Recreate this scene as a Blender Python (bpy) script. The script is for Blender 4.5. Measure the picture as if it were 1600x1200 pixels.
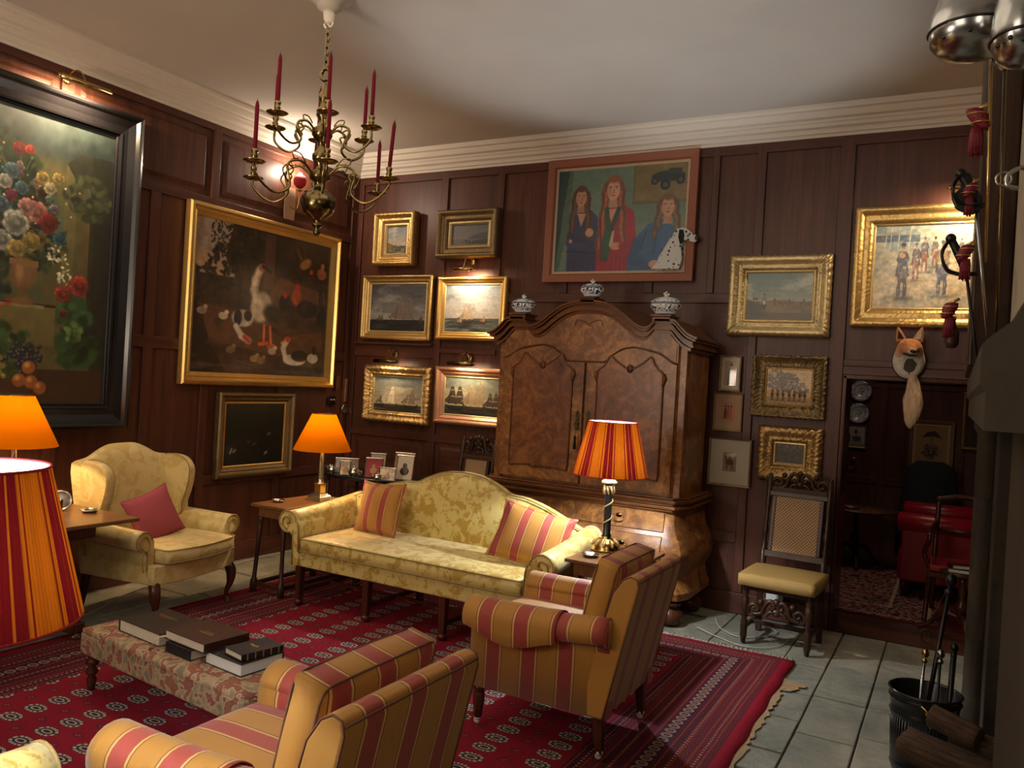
import bpy, bmesh, math, random
import numpy as np
from mathutils import Vector, Matrix, Quaternion
PI = math.pi
random.seed(7)
SC = bpy.context.scene
COL = SC.collection
for _o in list(bpy.data.objects): bpy.data.objects.remove(_o)

# ------------------------------------------------------------------ camera
cd = bpy.data.cameras.new('camera'); cam = bpy.data.objects.new('camera', cd); COL.objects.link(cam); SC.camera = cam
cd.sensor_width = 36.0; cd.lens = 1262.0/1600*36; cd.clip_start = 0.05
_y, _p, _r = math.radians(28.96), math.radians(-0.30), math.radians(3.34)
_f = Vector((-math.sin(_y)*math.cos(_p), math.cos(_y)*math.cos(_p), math.sin(_p)))
_r0 = _f.cross(Vector((0, 0, 1))).normalized(); _u0 = _r0.cross(_f)
_rt = math.cos(_r)*_r0 + math.sin(_r)*_u0; _up = -math.sin(_r)*_r0 + math.cos(_r)*_u0
cam.matrix_world = Matrix(((_rt.x, _up.x, -_f.x, 0), (_rt.y, _up.y, -_f.y, 0), (_rt.z, _up.z, -_f.z, 1.75), (0, 0, 0, 1)))

# ------------------------------------------------------------------ world, exposure, area lights
w = bpy.data.worlds.new('world'); SC.world = w; w.use_nodes = True
w.node_tree.nodes['Background'].inputs[0].default_value = (0.9, 0.85, 0.8, 1)
w.node_tree.nodes['Background'].inputs[1].default_value = 0.04
SC.view_settings.view_transform = 'Standard'; SC.view_settings.look = 'None'
SC.view_settings.gamma = 1; SC.view_settings.use_curve_mapping = False
SC.view_settings.exposure = 0.3

def light(name, kind, loc, power, color, size=0.1, aim=None, sy=None, spot=None, blend=0.5):
    l = bpy.data.lights.new(name, kind); l.energy = power; l.color = color
    if kind == 'AREA':
        l.size = size
        if sy: l.shape = 'RECTANGLE'; l.size_y = sy
    else: l.shadow_soft_size = size
    if spot: l.spot_size = math.radians(spot); l.spot_blend = blend
    o = bpy.data.objects.new(name, l); COL.objects.link(o); o.location = loc
    if aim is not None:
        o.rotation_euler = (Vector(aim)-Vector(loc)).to_track_quat('-Z', 'Y').to_euler()
    return o
WARM = (1, 0.72, 0.42)
# unseen fill lights that brighten the two rooms, no fittings modelled
light('room_fill_behind', 'AREA', (-2.6, -2.0, 2.9), 42, (1, 0.84, 0.66), 2.2, aim=(-2.8, 5, 1.0))  # added soft fill standing in for bounce from behind the viewer
light('overhead_fill', 'AREA', (-3.1, 2.6, 3.85), 26, (1, 0.82, 0.6), 3.0, aim=(-3.1, 2.6, 0), sy=3.0)  # broad soft panel under the ceiling, without a fitting
light('painting_fill_spot', 'SPOT', (-0.6, 1.6, 3.5), 50, (1, 0.83, 0.68), 0.2, aim=(-0.35, 6.5, 2.55), spot=32, blend=0.6)  # added spot that brightens the cavalry painting and its wall
light('ceiling_fill_behind', 'AREA', (-3.6, -0.4, 1.9), 55, (1, 0.80, 0.60), 0.7, aim=(-3.6, 1.2, 3.95))  # added upward fill that warms the ceiling, no lamp stands here
light('right_side_fill', 'AREA', (0.9, -0.3, 2.6), 15, (1, 0.80, 0.6), 0.9, aim=(-2.0, 5.5, 1.2))  # added soft fill for right-facing surfaces such as the armoire side
light('next_room_fill', 'AREA', (-0.8, 8.0, 3.2), 7, (1, 0.75, 0.6), 0.8, aim=(-0.5, 8.0, 0))  # added faint fill so the next room is not black

# ------------------------------------------------------------------ shader expressions
class NT:
    def __init__(s, name):
        s.m = bpy.data.materials.new(name); s.m.use_nodes = True; s.t = s.m.node_tree; s.n = s.t.nodes
        s.b = s.n['Principled BSDF']; s.out = s.n['Material Output']
        s.co = None
    def coord(s, kind='Object'):
        c = s.n.new('ShaderNodeTexCoord'); x = s.n.new('ShaderNodeSeparateXYZ'); s.t.links.new(c.outputs[kind], x.inputs[0])
        s.co = c.outputs[kind]
        return [X(s, x.outputs[i]) for i in range(3)]
    def put(s, sock, v):
        if isinstance(v, X): s.t.links.new(v.s, sock)
        elif isinstance(v, (tuple, list)): sock.default_value = tuple(v)+((1,) if len(v) == 3 and len(sock.default_value) == 4 else ())
        else: sock.default_value = v
    def math(s, op, *a):
        n = s.n.new('ShaderNodeMath'); n.operation = op
        for i, v in enumerate(a): s.put(n.inputs[i], v)
        return X(s, n.outputs[0])
    def vec(s, x, y, z):
        n = s.n.new('ShaderNodeCombineXYZ')
        for i, v in enumerate((x, y, z)): s.put(n.inputs[i], v)
        return X(s, n.outputs[0])
    def noise(s, v, scale=1, detail=3, dist=0, rough=0.5):
        n = s.n.new('ShaderNodeTexNoise'); s.put(n.inputs['Vector'], v)
        n.inputs['Scale'].default_value = scale; n.inputs['Detail'].default_value = detail
        n.inputs['Distortion'].default_value = dist; n.inputs['Roughness'].default_value = rough
        return X(s, n.outputs['Fac'])
    def voro(s, v, scale=1, feat='F1', out='Distance'):
        n = s.n.new('ShaderNodeTexVoronoi'); n.feature = feat; s.put(n.inputs['Vector'], v); n.inputs['Scale'].default_value = scale
        return X(s, n.outputs[out])
    def mix(s, f, a, b):
        n = s.n.new('ShaderNodeMix'); n.data_type = 'RGBA'; s.put(n.inputs[0], f); s.put(n.inputs[6], a); s.put(n.inputs[7], b)
        return X(s, n.outputs[2])
    def ramp(s, f, stops):
        n = s.n.new('ShaderNodeValToRGB'); s.put(n.inputs[0], f); e = n.color_ramp.elements
        while len(e) < len(stops): e.new(0.5)
        for i, (p, c) in enumerate(stops): e[i].position = p; e[i].color = tuple(c)+(1,)
        return X(s, n.outputs[0])
    def bump(s, h, st=0.3, dist=0.01):
        n = s.n.new('ShaderNodeBump'); s.put(n.inputs['Height'], h); n.inputs['Strength'].default_value = st; n.inputs['Distance'].default_value = dist
        s.t.links.new(n.outputs[0], s.b.inputs['Normal'])
    def set(s, **k):
        for a, v in k.items():
            s.put(s.b.inputs[{'col': 'Base Color', 'rough': 'Roughness', 'metal': 'Metallic', 'spec': 'Specular IOR Level', 'coat': 'Coat Weight',
                              'crough': 'Coat Roughness', 'sheen': 'Sheen Weight', 'trans': 'Transmission Weight', 'ior': 'IOR', 'alpha': 'Alpha'}[a]], v)
        return s.m
class X:
    def __init__(s, t, k): s.t = t; s.s = k
    def __add__(s, o): return s.t.math('ADD', s, o)
    __radd__ = __add__
    def __sub__(s, o): return s.t.math('SUBTRACT', s, o)
    def __rsub__(s, o): return s.t.math('SUBTRACT', o, s)
    def __mul__(s, o): return s.t.math('MULTIPLY', s, o)
    __rmul__ = __mul__
    def __truediv__(s, o): return s.t.math('DIVIDE', s, o)
    def __lt__(s, o): return s.t.math('LESS_THAN', s, o)
    def __gt__(s, o): return s.t.math('GREATER_THAN', s, o)
    def abs(s): return s.t.math('ABSOLUTE', s)
    def fr(s): return s.t.math('FRACT', s)
    def fl(s): return s.t.math('FLOOR', s)
    def mn(s, o): return s.t.math('MINIMUM', s, o)
    def mx(s, o): return s.t.math('MAXIMUM', s, o)
    def sin(s): return s.t.math('SINE', s)
def srgb(r, g, b):
    return tuple(((c/255)/12.92 if c/255 <= 0.04045 else ((c/255+0.055)/1.055)**2.4) for c in (r, g, b))

M = {}
def simple(name, col, rough=0.5, metal=0, bump=0, bscale=60, var=0.15, **k):
    t = NT(name); x, y, z = t.coord(); v = X(t, t.co)
    n = t.noise(v, bscale, 4)
    c2 = tuple(c*(1-var*2) for c in col)
    t.set(col=t.mix(n, c2, tuple(min(1, c*(1+var)) for c in col)), rough=rough, metal=metal, **k)
    if bump: t.bump(n, bump, 0.01)
    M[name] = t.m; return t.m
def wood(name, dark, light, rough=0.35, axis=2, scale=1.0, coat=0.0, spec=0.32):
    t = NT(name); c = t.coord(); s = [14*scale]*3; s[axis] = 1.1*scale
    v = t.vec(*[c[i]*s[i] for i in range(3)])
    n = t.noise(v, 1.0, 6, 0.6, 0.6); s2 = [90*scale]*3; s2[axis] = 3*scale
    f = t.noise(t.vec(*[c[i]*s2[i] for i in range(3)]), 1.0, 3)
    big = t.noise(X(t, t.co), 0.9, 2)
    t.set(col=t.ramp(n*0.6+f*0.22+big*0.22, [(0.3, dark), (0.72, light)]), rough=rough, coat=coat, crough=0.25, spec=spec)
    t.bump(f, 0.12, 0.004); M[name] = t.m; return t.m
wood('panel_wood', (0.030, 0.011, 0.0075), (0.128, 0.044, 0.026), 0.40)
wood('panel_wood_h', (0.030, 0.011, 0.0075), (0.128, 0.044, 0.026), 0.40, axis=0)
wood('panel_wood_y', (0.030, 0.011, 0.0075), (0.128, 0.044, 0.026), 0.40, axis=1)
wood('dark_oak', (0.012, 0.006, 0.004), (0.06, 0.026, 0.013), 0.35, scale=2)
wood('mahogany', (0.02, 0.006, 0.004), (0.10, 0.030, 0.014), 0.25, scale=2)
wood('table_wood', (0.05, 0.02, 0.008), (0.2, 0.09, 0.035), 0.28, axis=1, scale=2)
wood('floor_boards', (0.03, 0.014, 0.009), (0.12, 0.05, 0.03), 0.3, axis=0)
wood('moulding_wood', (0.05, 0.017, 0.006), (0.19, 0.07, 0.022), 0.25, axis=0, scale=2)
def burr(name, base=(0.16, 0.058, 0.016), dark=(0.045, 0.014, 0.005), hi=(0.32, 0.135, 0.035)):
    t = NT(name); c = t.coord(); v = X(t, t.co)
    n1 = t.noise(v, 5, 8, 2.2, 0.65); n2 = t.noise(v, 24, 5, 1.5, 0.6); n3 = t.noise(t.vec(c[0]*1.2, c[1], c[2]*0.7), 2.2, 2)
    t.set(col=t.ramp(n1*0.55+n2*0.25+n3*0.28, [(0.36, dark), (0.53, base), (0.70, hi)]), rough=0.36, coat=0.08, crough=0.3)
    M[name] = t.m
burr('burr_walnut', (0.17, 0.062, 0.016), (0.035, 0.011, 0.004), (0.42, 0.19, 0.05)); burr('burr_door', (0.14, 0.042, 0.012), (0.03, 0.009, 0.004), (0.30, 0.115, 0.03))
simple('ceiling_plaster', (0.54, 0.50, 0.45), 0.9, bump=0.12, bscale=2.5, var=0.04)
simple('cornice_paint', (0.66, 0.60, 0.52), 0.7, var=0.03)
def gilt(name, col, rough=0.36, bs=0.3, sc=90, dark=0.35):
    t = NT(name); t.coord(); v = X(t, t.co); n = t.noise(v, sc, 5); m = t.noise(v, 9, 3)
    t.set(col=t.mix(n*0.5+m*0.5, tuple(c*dark for c in col), col), rough=rough, metal=0.85); t.bump(n, bs, 0.008); M[name] = t.m
gilt('gilt', (0.90, 0.60, 0.22)); gilt('gilt_carved', (0.88, 0.58, 0.24), 0.42, 0.9, 55, 0.22); gilt('gilt_pale', (0.86, 0.68, 0.36), 0.45, 0.35, 70, 0.45)
gilt('gilt_smooth', (0.95, 0.62, 0.2), 0.28, 0.05, 60, 0.6); gilt('gilt_dull', (0.36, 0.25, 0.12), 0.5, 0.6, 60, 0.3); gilt('rose_gilt', (0.75, 0.42, 0.26), 0.38, 0.1, 50, 0.6)
simple('ebony', (0.012, 0.011, 0.013), 0.22, var=0.2)
simple('terracotta_frame', (0.27, 0.082, 0.040), 0.5, bump=0.1, bscale=80)
simple('cream_slip', (0.5, 0.36, 0.24), 0.6)
simple('brass', (0.60, 0.42, 0.16), 0.2, 1.0, var=0.1); simple('brass_dark', (0.20, 0.15, 0.065), 0.22, 1.0, var=0.35, bscale=12)
simple('brass_mid', (0.25, 0.18, 0.07), 0.2, 1.0, var=0.2, bscale=20)
simple('silver', (0.75, 0.72, 0.66), 0.16, 1.0, var=0.1); simple('steel', (0.52, 0.54, 0.55), 0.22, 1.0, var=0.35, bscale=14)
simple('black_iron', (0.012, 0.012, 0.012), 0.32, 0.3, var=0.3); simple('black_paint', (0.010, 0.012, 0.012), 0.25)
simple('wax', (0.12, 0.002, 0.012), 0.6, var=0.05, spec=0.12)
simple('wick', (0.02, 0.02, 0.02), 0.9)
simple('white_flex', (0.5, 0.47, 0.42), 0.5); simple('bakelite', (0.01, 0.007, 0.006), 0.2)
simple('paper_mount', (0.52, 0.47, 0.36), 0.8, var=0.04); simple('tan_mount', (0.40, 0.25, 0.15), 0.8, var=0.06)
simple('pages', (0.62, 0.57, 0.46), 0.8, var=0.1, bscale=30); simple('ribbon', (0.6, 0.56, 0.47), 0.5)
simple('black_leather', (0.014, 0.011, 0.011), 0.36, bump=0.25, bscale=180); simple('brown_leather', (0.045, 0.014, 0.008), 0.36, bump=0.25, bscale=150)
simple('navy_cloth', (0.008, 0.009, 0.018), 0.42, bump=0.1, bscale=200)
simple('red_leather', (0.30, 0.008, 0.018), 0.28, bump=0.15, bscale=120, var=0.12)
simple('pink_fabric', (0.36, 0.062, 0.085), 0.85, bump=0.3, bscale=160, var=0.16)
simple('mustard_fabric', (0.34, 0.215, 0.06), 0.8, bump=0.2, bscale=200, var=0.1)
simple('piping', (0.13, 0.05, 0.03), 0.7); simple('gold_piping', (0.30, 0.21, 0.07), 0.7)
simple('cream_wool', (0.50, 0.46, 0.38), 0.95, bump=0.4, bscale=80); simple('underlay', (0.32, 0.21, 0.11), 0.95, bump=0.4)
simple('dark_cloth', (0.012, 0.013, 0.015), 0.9); simple('crimson_cord', (0.20, 0.006, 0.02), 0.5, bump=0.5, bscale=150, var=0.3)
simple('porcelain', (0.66, 0.68, 0.68), 0.12, var=0.04); simple('photo_print', (0.30, 0.28, 0.26), 0.2, bscale=40, var=0.45)
simple('white_inner', (0.8, 0.78, 0.7), 0.8); simple('red_fabric', (0.4, 0.01, 0.02), 0.8)
simple('gold_blocking', (0.55, 0.38, 0.12), 0.35, 0.8)
simple('log_end', (0.30, 0.16, 0.06), 0.85, bump=0.5, bscale=25, var=0.3)
def mk_cane():
    t = NT('cane'); x, y, z = t.coord()
    h = ((x*260).sin()*(z*260).sin())
    n = t.noise(X(t, t.co), 6, 3)
    t.set(col=t.mix(h > 0.25, t.mix(n, (0.32, 0.19, 0.085), (0.46, 0.29, 0.15)), (0.10, 0.055, 0.025)), rough=0.6); t.bump(h, 0.3, 0.002); M['cane'] = t.m
mk_cane()
def mk_bark():
    t = NT('bark'); x, y, z = t.coord(); n = t.noise(t.vec(x*6, y*45, z*45), 1, 6, 1.2, 0.7)
    t.set(col=t.ramp(n, [(0.3, (0.02, 0.011, 0.006)), (0.7, (0.17, 0.09, 0.045))]), rough=0.9); t.bump(n, 1.0, 0.03); M['bark'] = t.m
mk_bark()
def mk_damask(name, base, hi, sc=1.0):
    t = NT(name); x, y, z = t.coord(); v = X(t, t.co)
    d = t.noise(v, 5.5*sc, 4, 1.6, 0.55); d2 = t.voro(t.vec(x*1.0, y*1.0, z*1.0), 9*sc, 'SMOOTH_F1'); d3 = t.noise(v, 19*sc, 3, 2.5, 0.6)
    f = t.math('SMOOTH_MIN', (d*0.9+d3*0.35-d2*0.28-0.445)*16, 1.0, 0.2).mx(0)
    cr = t.noise(v, 2.2, 3)
    t.set(col=t.mix(f, base, hi), rough=t.math('SUBTRACT', 0.46, f*0.14), sheen=0.25, spec=0.6)
    t.bump(f*0.2+cr*2.0+t.noise(v, 240, 2)*0.15, 0.35, 0.012); M[name] = t.m
mk_damask('damask', (0.42, 0.27, 0.040), (0.60, 0.49, 0.17), 1.55); mk_damask('damask_pale', (0.52, 0.375, 0.12), (0.60, 0.48, 0.21), 1.3)
def mk_stripe(name, axis, off=0.0, per=0.195):
    t = NT(name); c = t.coord(); u = ((c[axis]+off)/per+100.0).fr()
    v = X(t, t.co); n = t.noise(v, 4, 2)
    gold = t.mix(n, (0.34, 0.155, 0.022), (0.42, 0.20, 0.035)); red = t.mix(n, (0.27, 0.040, 0.028), (0.33, 0.055, 0.04)); pale = (0.54, 0.33, 0.10); dk = (0.13, 0.04, 0.02)
    col = gold
    for (a, b, cc) in ((0.50, 0.52, dk), (0.52, 0.565, pale), (0.565, 0.93, red), (0.93, 0.975, pale), (0.975, 0.995, dk)):
        col = t.mix((u > a)*(u < b), col, cc)
    rib = (c[axis]*900).sin()
    t.set(col=col, rough=0.62, sheen=0.15, spec=0.35); t.bump(rib*0.3+t.noise(v, 8, 3), 0.2, 0.006); M[name] = t.m
mk_stripe('stripe_x', 0); mk_stripe('stripe_y', 1, 0.1435); mk_stripe('stripe_cushion', 0, 0.03, 0.15)
def mk_rug():
    t = NT('rug_wool'); x, y, z = t.coord(); v = X(t, t.co)
    nz = t.noise(v, 2.5, 3); fine = t.noise(v, 160, 2)
    wob = (t.noise(v, 3.0, 2)-0.5)*0.02
    red = t.mix(nz, (0.165, 0.006, 0.016), (0.27, 0.013, 0.031))
    dark = (0.022, 0.008, 0.014); cream = (0.42, 0.33, 0.25); plum = (0.055, 0.012, 0.026); orange = (0.30, 0.06, 0.025)
    # field, object x 0..3.91 from left edge, y 0..5 ; medallion rows every 0.285 in x and 0.118 in y
    u = (((x-0.895)/0.285+100.5).fr()-0.5)*0.285; vv = (((y)/0.118+0.5+100).fr()-0.5)*0.118
    a = u.abs()/0.064; b = vv.abs()/0.042
    r1 = t.math('SQRT', a*a*a*a*0.6+a*a*0.4+b*b); ang = t.math('ARCTAN2', vv, u)
    spoke = (ang*12).sin() > 0.1
    body = t.mix(spoke, (0.46, 0.39, 0.32), (0.12, 0.10, 0.10))
    med = t.mix(r1 < 0.62, body, (0.035, 0.025, 0.05)); med = t.mix(r1 < 0.40, med, cream); med = t.mix(r1 < 0.24, med, (0.04, 0.02, 0.05))
    med = t.mix(r1 > 0.93, med, dark)
    inM = r1 < 1.0
    u2 = (((x-0.895)/0.285+100.0).fr()-0.5)*0.285; v2 = (((y)/0.118+100).fr()-0.5)*0.118
    a2 = u2.abs()/0.045+v2.abs()/0.03
    inS = (a2 < 1.0)*(((u2*300).sin()*(v2*260).sin()) > 0.05)
    field = t.mix(inS, red, t.mix(a2 < 0.4, (0.06, 0.02, 0.03), (0.20, 0.10, 0.09)))
    field = t.mix(inM, field, med)
    # borders : distance from the nearest side
    dx = x.mn(3.91-x); dyf = 5.0-y; d = dx.mn(dyf*1.6+0.0)+wob*0.6
    along = t.mix(dx < dyf*1.6, x, y)
    al = t.math('ADD', y*(dx < dyf*1.6), x*(1-(dx < dyf*1.6)))
    bands = ((d/0.056)).fr(); idx = (d/0.056).fl(); r = t.math('FRACT', (idx*12.9898).sin()*43.7)
    bc = t.mix(r > 0.38, plum, (0.12, 0.012, 0.022)); bc = t.mix(r > 0.72, bc, (0.16, 0.022, 0.022))
    hatch = (al*170).sin()*(d*420).sin()
    bc = t.mix((hatch > 0.1)*(r > 0.3), bc, t.mix(r > 0.66, (0.10, 0.018, 0.02), (0.035, 0.012, 0.03)))
    bc = t.mix((bands < 0.16)*((al*260).sin() > -0.2), bc, orange)
    chain = ((d-0.345).abs() < 0.035)
    cu = (((al/0.062).fr()-0.5).abs()*2); cv = (d-0.345).abs()/0.034; cr = cu*cu+cv*cv
    bc = t.mix(chain, bc, (0.05, 0.008, 0.018)); bc = t.mix(chain*(cr < 0.8)*(cr > 0.22), bc, (0.22, 0.18, 0.15)); bc = t.mix(chain*(cr < 0.08), bc, orange)
    for e in (0.14, 0.24, 0.46, 0.585):
        bc = t.mix(((d-e).abs() < 0.006)*((al*220).sin() > 0), bc, (0.32, 0.15, 0.10))
    out = t.mix(d < 0.64, field, bc); out = t.mix(d < 0.075, out, (0.27, 0.008, 0.022))
    out = t.mix(fine*0.35, out, dark)
    t.set(col=out, rough=0.95, sheen=0.0, spec=0.1); t.bump(fine+t.noise(v, 3, 2)*4, 0.35, 0.01); M['rug_wool'] = t.m
mk_rug()
def mk_rug2():
    t = NT('persian_wool'); x, y, z = t.coord(); v = X(t, t.co)
    n = t.noise(v, 9, 3, 3.0); m = t.voro(v, 14)
    col = t.ramp(n*0.7+m*0.5, [(0.42, (0.03, 0.01, 0.015)), (0.50, (0.22, 0.035, 0.035)), (0.56, (0.22, 0.05, 0.04)), (0.60, (0.38, 0.30, 0.22)), (0.70, (0.07, 0.02, 0.03))])
    d = ((x-0.15).abs()*-1+0.97).mn(y+0.02)
    col = t.mix(((d-0.42).abs() < 0.014).mx((d-0.12).abs() < 0.012), col, (0.4, 0.3, 0.2)); col = t.mix(d < 0.05, col, (0.15, 0.02, 0.02))
    t.set(col=col, rough=0.95, spec=0.1); M['persian_wool'] = t.m
mk_rug2()
def mk_stone():
    t = NT('flagstone'); t.coord(); v = X(t, t.co); n = t.noise(v, 1.6, 4, 0.5); f = t.noise(v, 26, 6, 0.4, 0.65); s = t.noise(v, 5, 5, 1.0)
    t.set(col=t.ramp(n*0.5+s*0.3+f*0.2, [(0.36, (0.12, 0.125, 0.105)), (0.50, (0.21, 0.21, 0.17)), (0.62, (0.33, 0.30, 0.235))]), rough=0.55, spec=0.4)
    t.bump(f*0.5+s, 0.55, 0.02); M['flagstone'] = t.m
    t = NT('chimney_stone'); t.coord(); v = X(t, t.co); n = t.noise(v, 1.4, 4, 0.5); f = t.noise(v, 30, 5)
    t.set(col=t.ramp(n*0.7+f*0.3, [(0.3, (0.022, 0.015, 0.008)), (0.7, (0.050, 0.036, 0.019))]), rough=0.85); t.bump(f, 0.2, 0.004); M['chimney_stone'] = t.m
    t = NT('rough_plaster'); t.coord(); v = X(t, t.co); n = t.noise(v, 2, 4, 0.5)
    t.set(col=t.mix(n, (0.34, 0.29, 0.21), (0.50, 0.43, 0.33)), rough=0.9); t.bump(n+t.noise(v, 18, 3)*0.3, 0.2, 0.01); M['rough_plaster'] = t.m
mk_stone()
simple('mortar', (0.05, 0.047, 0.04), 0.95)
def mk_tapestry():
    t = NT('tapestry'); t.coord(); v = X(t, t.co); n = t.noise(v, 11, 2, 1.8); m = t.voro(v, 18); q = t.noise(v, 120, 2)
    col = t.ramp(n*0.8+m*0.3, [(0.38, (0.19, 0.18, 0.125)), (0.47, (0.33, 0.24, 0.145)), (0.56, (0.43, 0.33, 0.215)), (0.60, (0.24, 0.075, 0.06)), (0.68, (0.28, 0.12, 0.08))])
    t.set(col=t.mix(q*0.3, col, (0.07, 0.05, 0.03)), rough=0.95, spec=0.15); t.bump(q, 0.4, 0.005); M['tapestry'] = t.m
mk_tapestry()
def mk_shades():
    def base(name):
        t = NT(name); x, y, z = t.coord(); t.n.remove(t.b); return t, x, y, z
    def fin(t, col, wt):
        # fabric with a white lining: colour outside, lining colour on the inner face
        tr = t.n.new('ShaderNodeBsdfTranslucent'); df = t.n.new('ShaderNodeBsdfDiffuse'); mx = t.n.new('ShaderNodeMixShader'); mx.inputs[0].default_value = 1-wt
        g = t.n.new('ShaderNodeNewGeometry')
        t.put(tr.inputs[0], col); t.put(df.inputs[0], t.mix(X(t, g.outputs['Backfacing']), col, (0.75, 0.70, 0.60)))
        t.t.links.new(tr.outputs[0], mx.inputs[1]); t.t.links.new(df.outputs[0], mx.inputs[2]); t.t.links.new(mx.outputs[0], t.out.inputs[0])
        M[t.m.name] = t.m
    t, x, y, z = base('shade_orange'); fin(t, t.mix(t.noise(X(t, t.co), 3, 1), (0.46, 0.116, 0.0008), (0.48, 0.122, 0.001)), 0.062)
    t, x, y, z = base('shade_pleated')
    u = (t.math('ARCTAN2', y, x)*(9/(2*PI))+20).fr(); pl = (t.math('ARCTAN2', y, x)*150).sin()
    col = t.mix((u < 0.36), (0.40, 0.095, 0.005), (0.13, 0.005, 0.007)); col = t.mix((u > 0.42)*(u < 0.46), col, (0.14, 0.01, 0.006)); col = t.mix((u > 0.88)*(u < 0.92), col, (0.14, 0.01, 0.006)); col = t.mix((u > 0.16)*(u < 0.19), col, (0.40, 0.095, 0.005))
    fin(t, t.mix((pl > 0.3)*0.3, col, (0.09, 0.012, 0.002)), 0.034)
mk_shades()
def mk_porc():
    t = NT('blue_and_white'); x, y, z = t.coord(); v = X(t, t.co); n = t.noise(v, 26, 3, 2.0)
    band = ((z-0.055).abs() < 0.026)*(n > 0.53); rim = ((z-0.088).abs() < 0.004).mx(z < 0.012)
    top = (z > 0.095)*(z < 0.125)*(n > 0.55)
    t.set(col=t.mix(band.mx(rim).mx(top), (0.62, 0.65, 0.66), (0.012, 0.022, 0.12)), rough=0.12, spec=0.6); M['blue_and_white'] = t.m
    t = NT('delft_plate'); x, y, z = t.coord(); v = X(t, t.co); n = t.noise(v, 30, 3, 2.0); r = t.math('SQRT', x*x+z*z)
    t.set(col=t.mix(((n > 0.56)*(r > 0.08)).mx((n > 0.5)*(r < 0.045)).mx((r-0.07).abs() < 0.003), (0.55, 0.56, 0.56), (0.09, 0.1, 0.14)), rough=0.15); M['delft_plate'] = t.m
mk_porc()
def mk_glass():
    t = NT('glass'); t.set(col=(0.95, 0.97, 0.95), rough=0.02, trans=1.0, ior=1.45); M['glass'] = t.m
    t = NT('bulb_glow'); t.n.remove(t.b); e = t.n.new('ShaderNodeEmission'); e.inputs[0].default_value = (1, 0.85, 0.62, 1); e.inputs[1].default_value = 6
    t.t.links.new(e.outputs[0], t.out.inputs[0]); M['bulb_glow'] = t.m
mk_glass()
def mk_fur():
    t = NT('fox_fur'); x, y, z = t.coord(); v = X(t, t.co); f = t.noise(t.vec(x*60, y*60, z*18), 1, 4, 0.5)
    nz = t.noise(v, 16, 3)
    white = ((nz*0.07-z+0.19)*30).mn(1).mx(0)
    muz = ((x-0.018).abs()*2.2+(z-0.222).abs() < 0.05+nz*0.02)*(y < -0.16)
    c = t.mix(f, (0.36, 0.11, 0.03), (0.66, 0.28, 0.10)); wc = t.mix(f, (0.40, 0.35, 0.29), (0.80, 0.74, 0.65))
    c = t.mix(white.mx(muz*(z < 0.235)), c, wc)
    bib = (x-0.012)*(x-0.012)*1.3+(z-0.148)*(z-0.148) < (nz*0.035+0.018)*(nz*0.035+0.018)*1.6
    c = t.mix(bib*(y < -0.06)*(z < 0.19), c, (0.07, 0.062, 0.052)); c = t.mix((nz > 0.62)*(z < 0.11), c, (0.08, 0.06, 0.045))
    t.set(col=c, rough=0.9, sheen=0.3, spec=0.1); t.bump(f, 0.8, 0.015); M['fox_fur'] = t.m
    t = NT('brush_fur'); x, y, z = t.coord(); v = X(t, t.co); f = t.noise(t.vec(x*70, y*70, z*12), 1, 4, 0.5)
    t.set(col=t.mix(f, (0.30, 0.18, 0.10), (0.68, 0.50, 0.34)), rough=0.9, spec=0.1); t.bump(f, 0.9, 0.02); M['brush_fur'] = t.m
mk_fur()
def mk_canvas():
    t = NT('oil_paint'); a = t.n.new('ShaderNodeAttribute'); a.attribute_name = 'paint'; t.coord()
    n = t.noise(X(t, t.co), 140, 3)
    t.put(t.b.inputs['Base Color'], X(t, a.outputs['Color'])); t.set(rough=0.42, coat=0.35, crough=0.22); t.bump(n, 0.12, 0.004); M['oil_paint'] = t.m
    t = NT('print_paper'); a = t.n.new('ShaderNodeAttribute'); a.attribute_name = 'paint'
    t.put(t.b.inputs['Base Color'], X(t, a.outputs['Color'])); t.set(rough=0.7, coat=0.5, crough=0.05); M['print_paper'] = t.m
mk_canvas()
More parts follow.
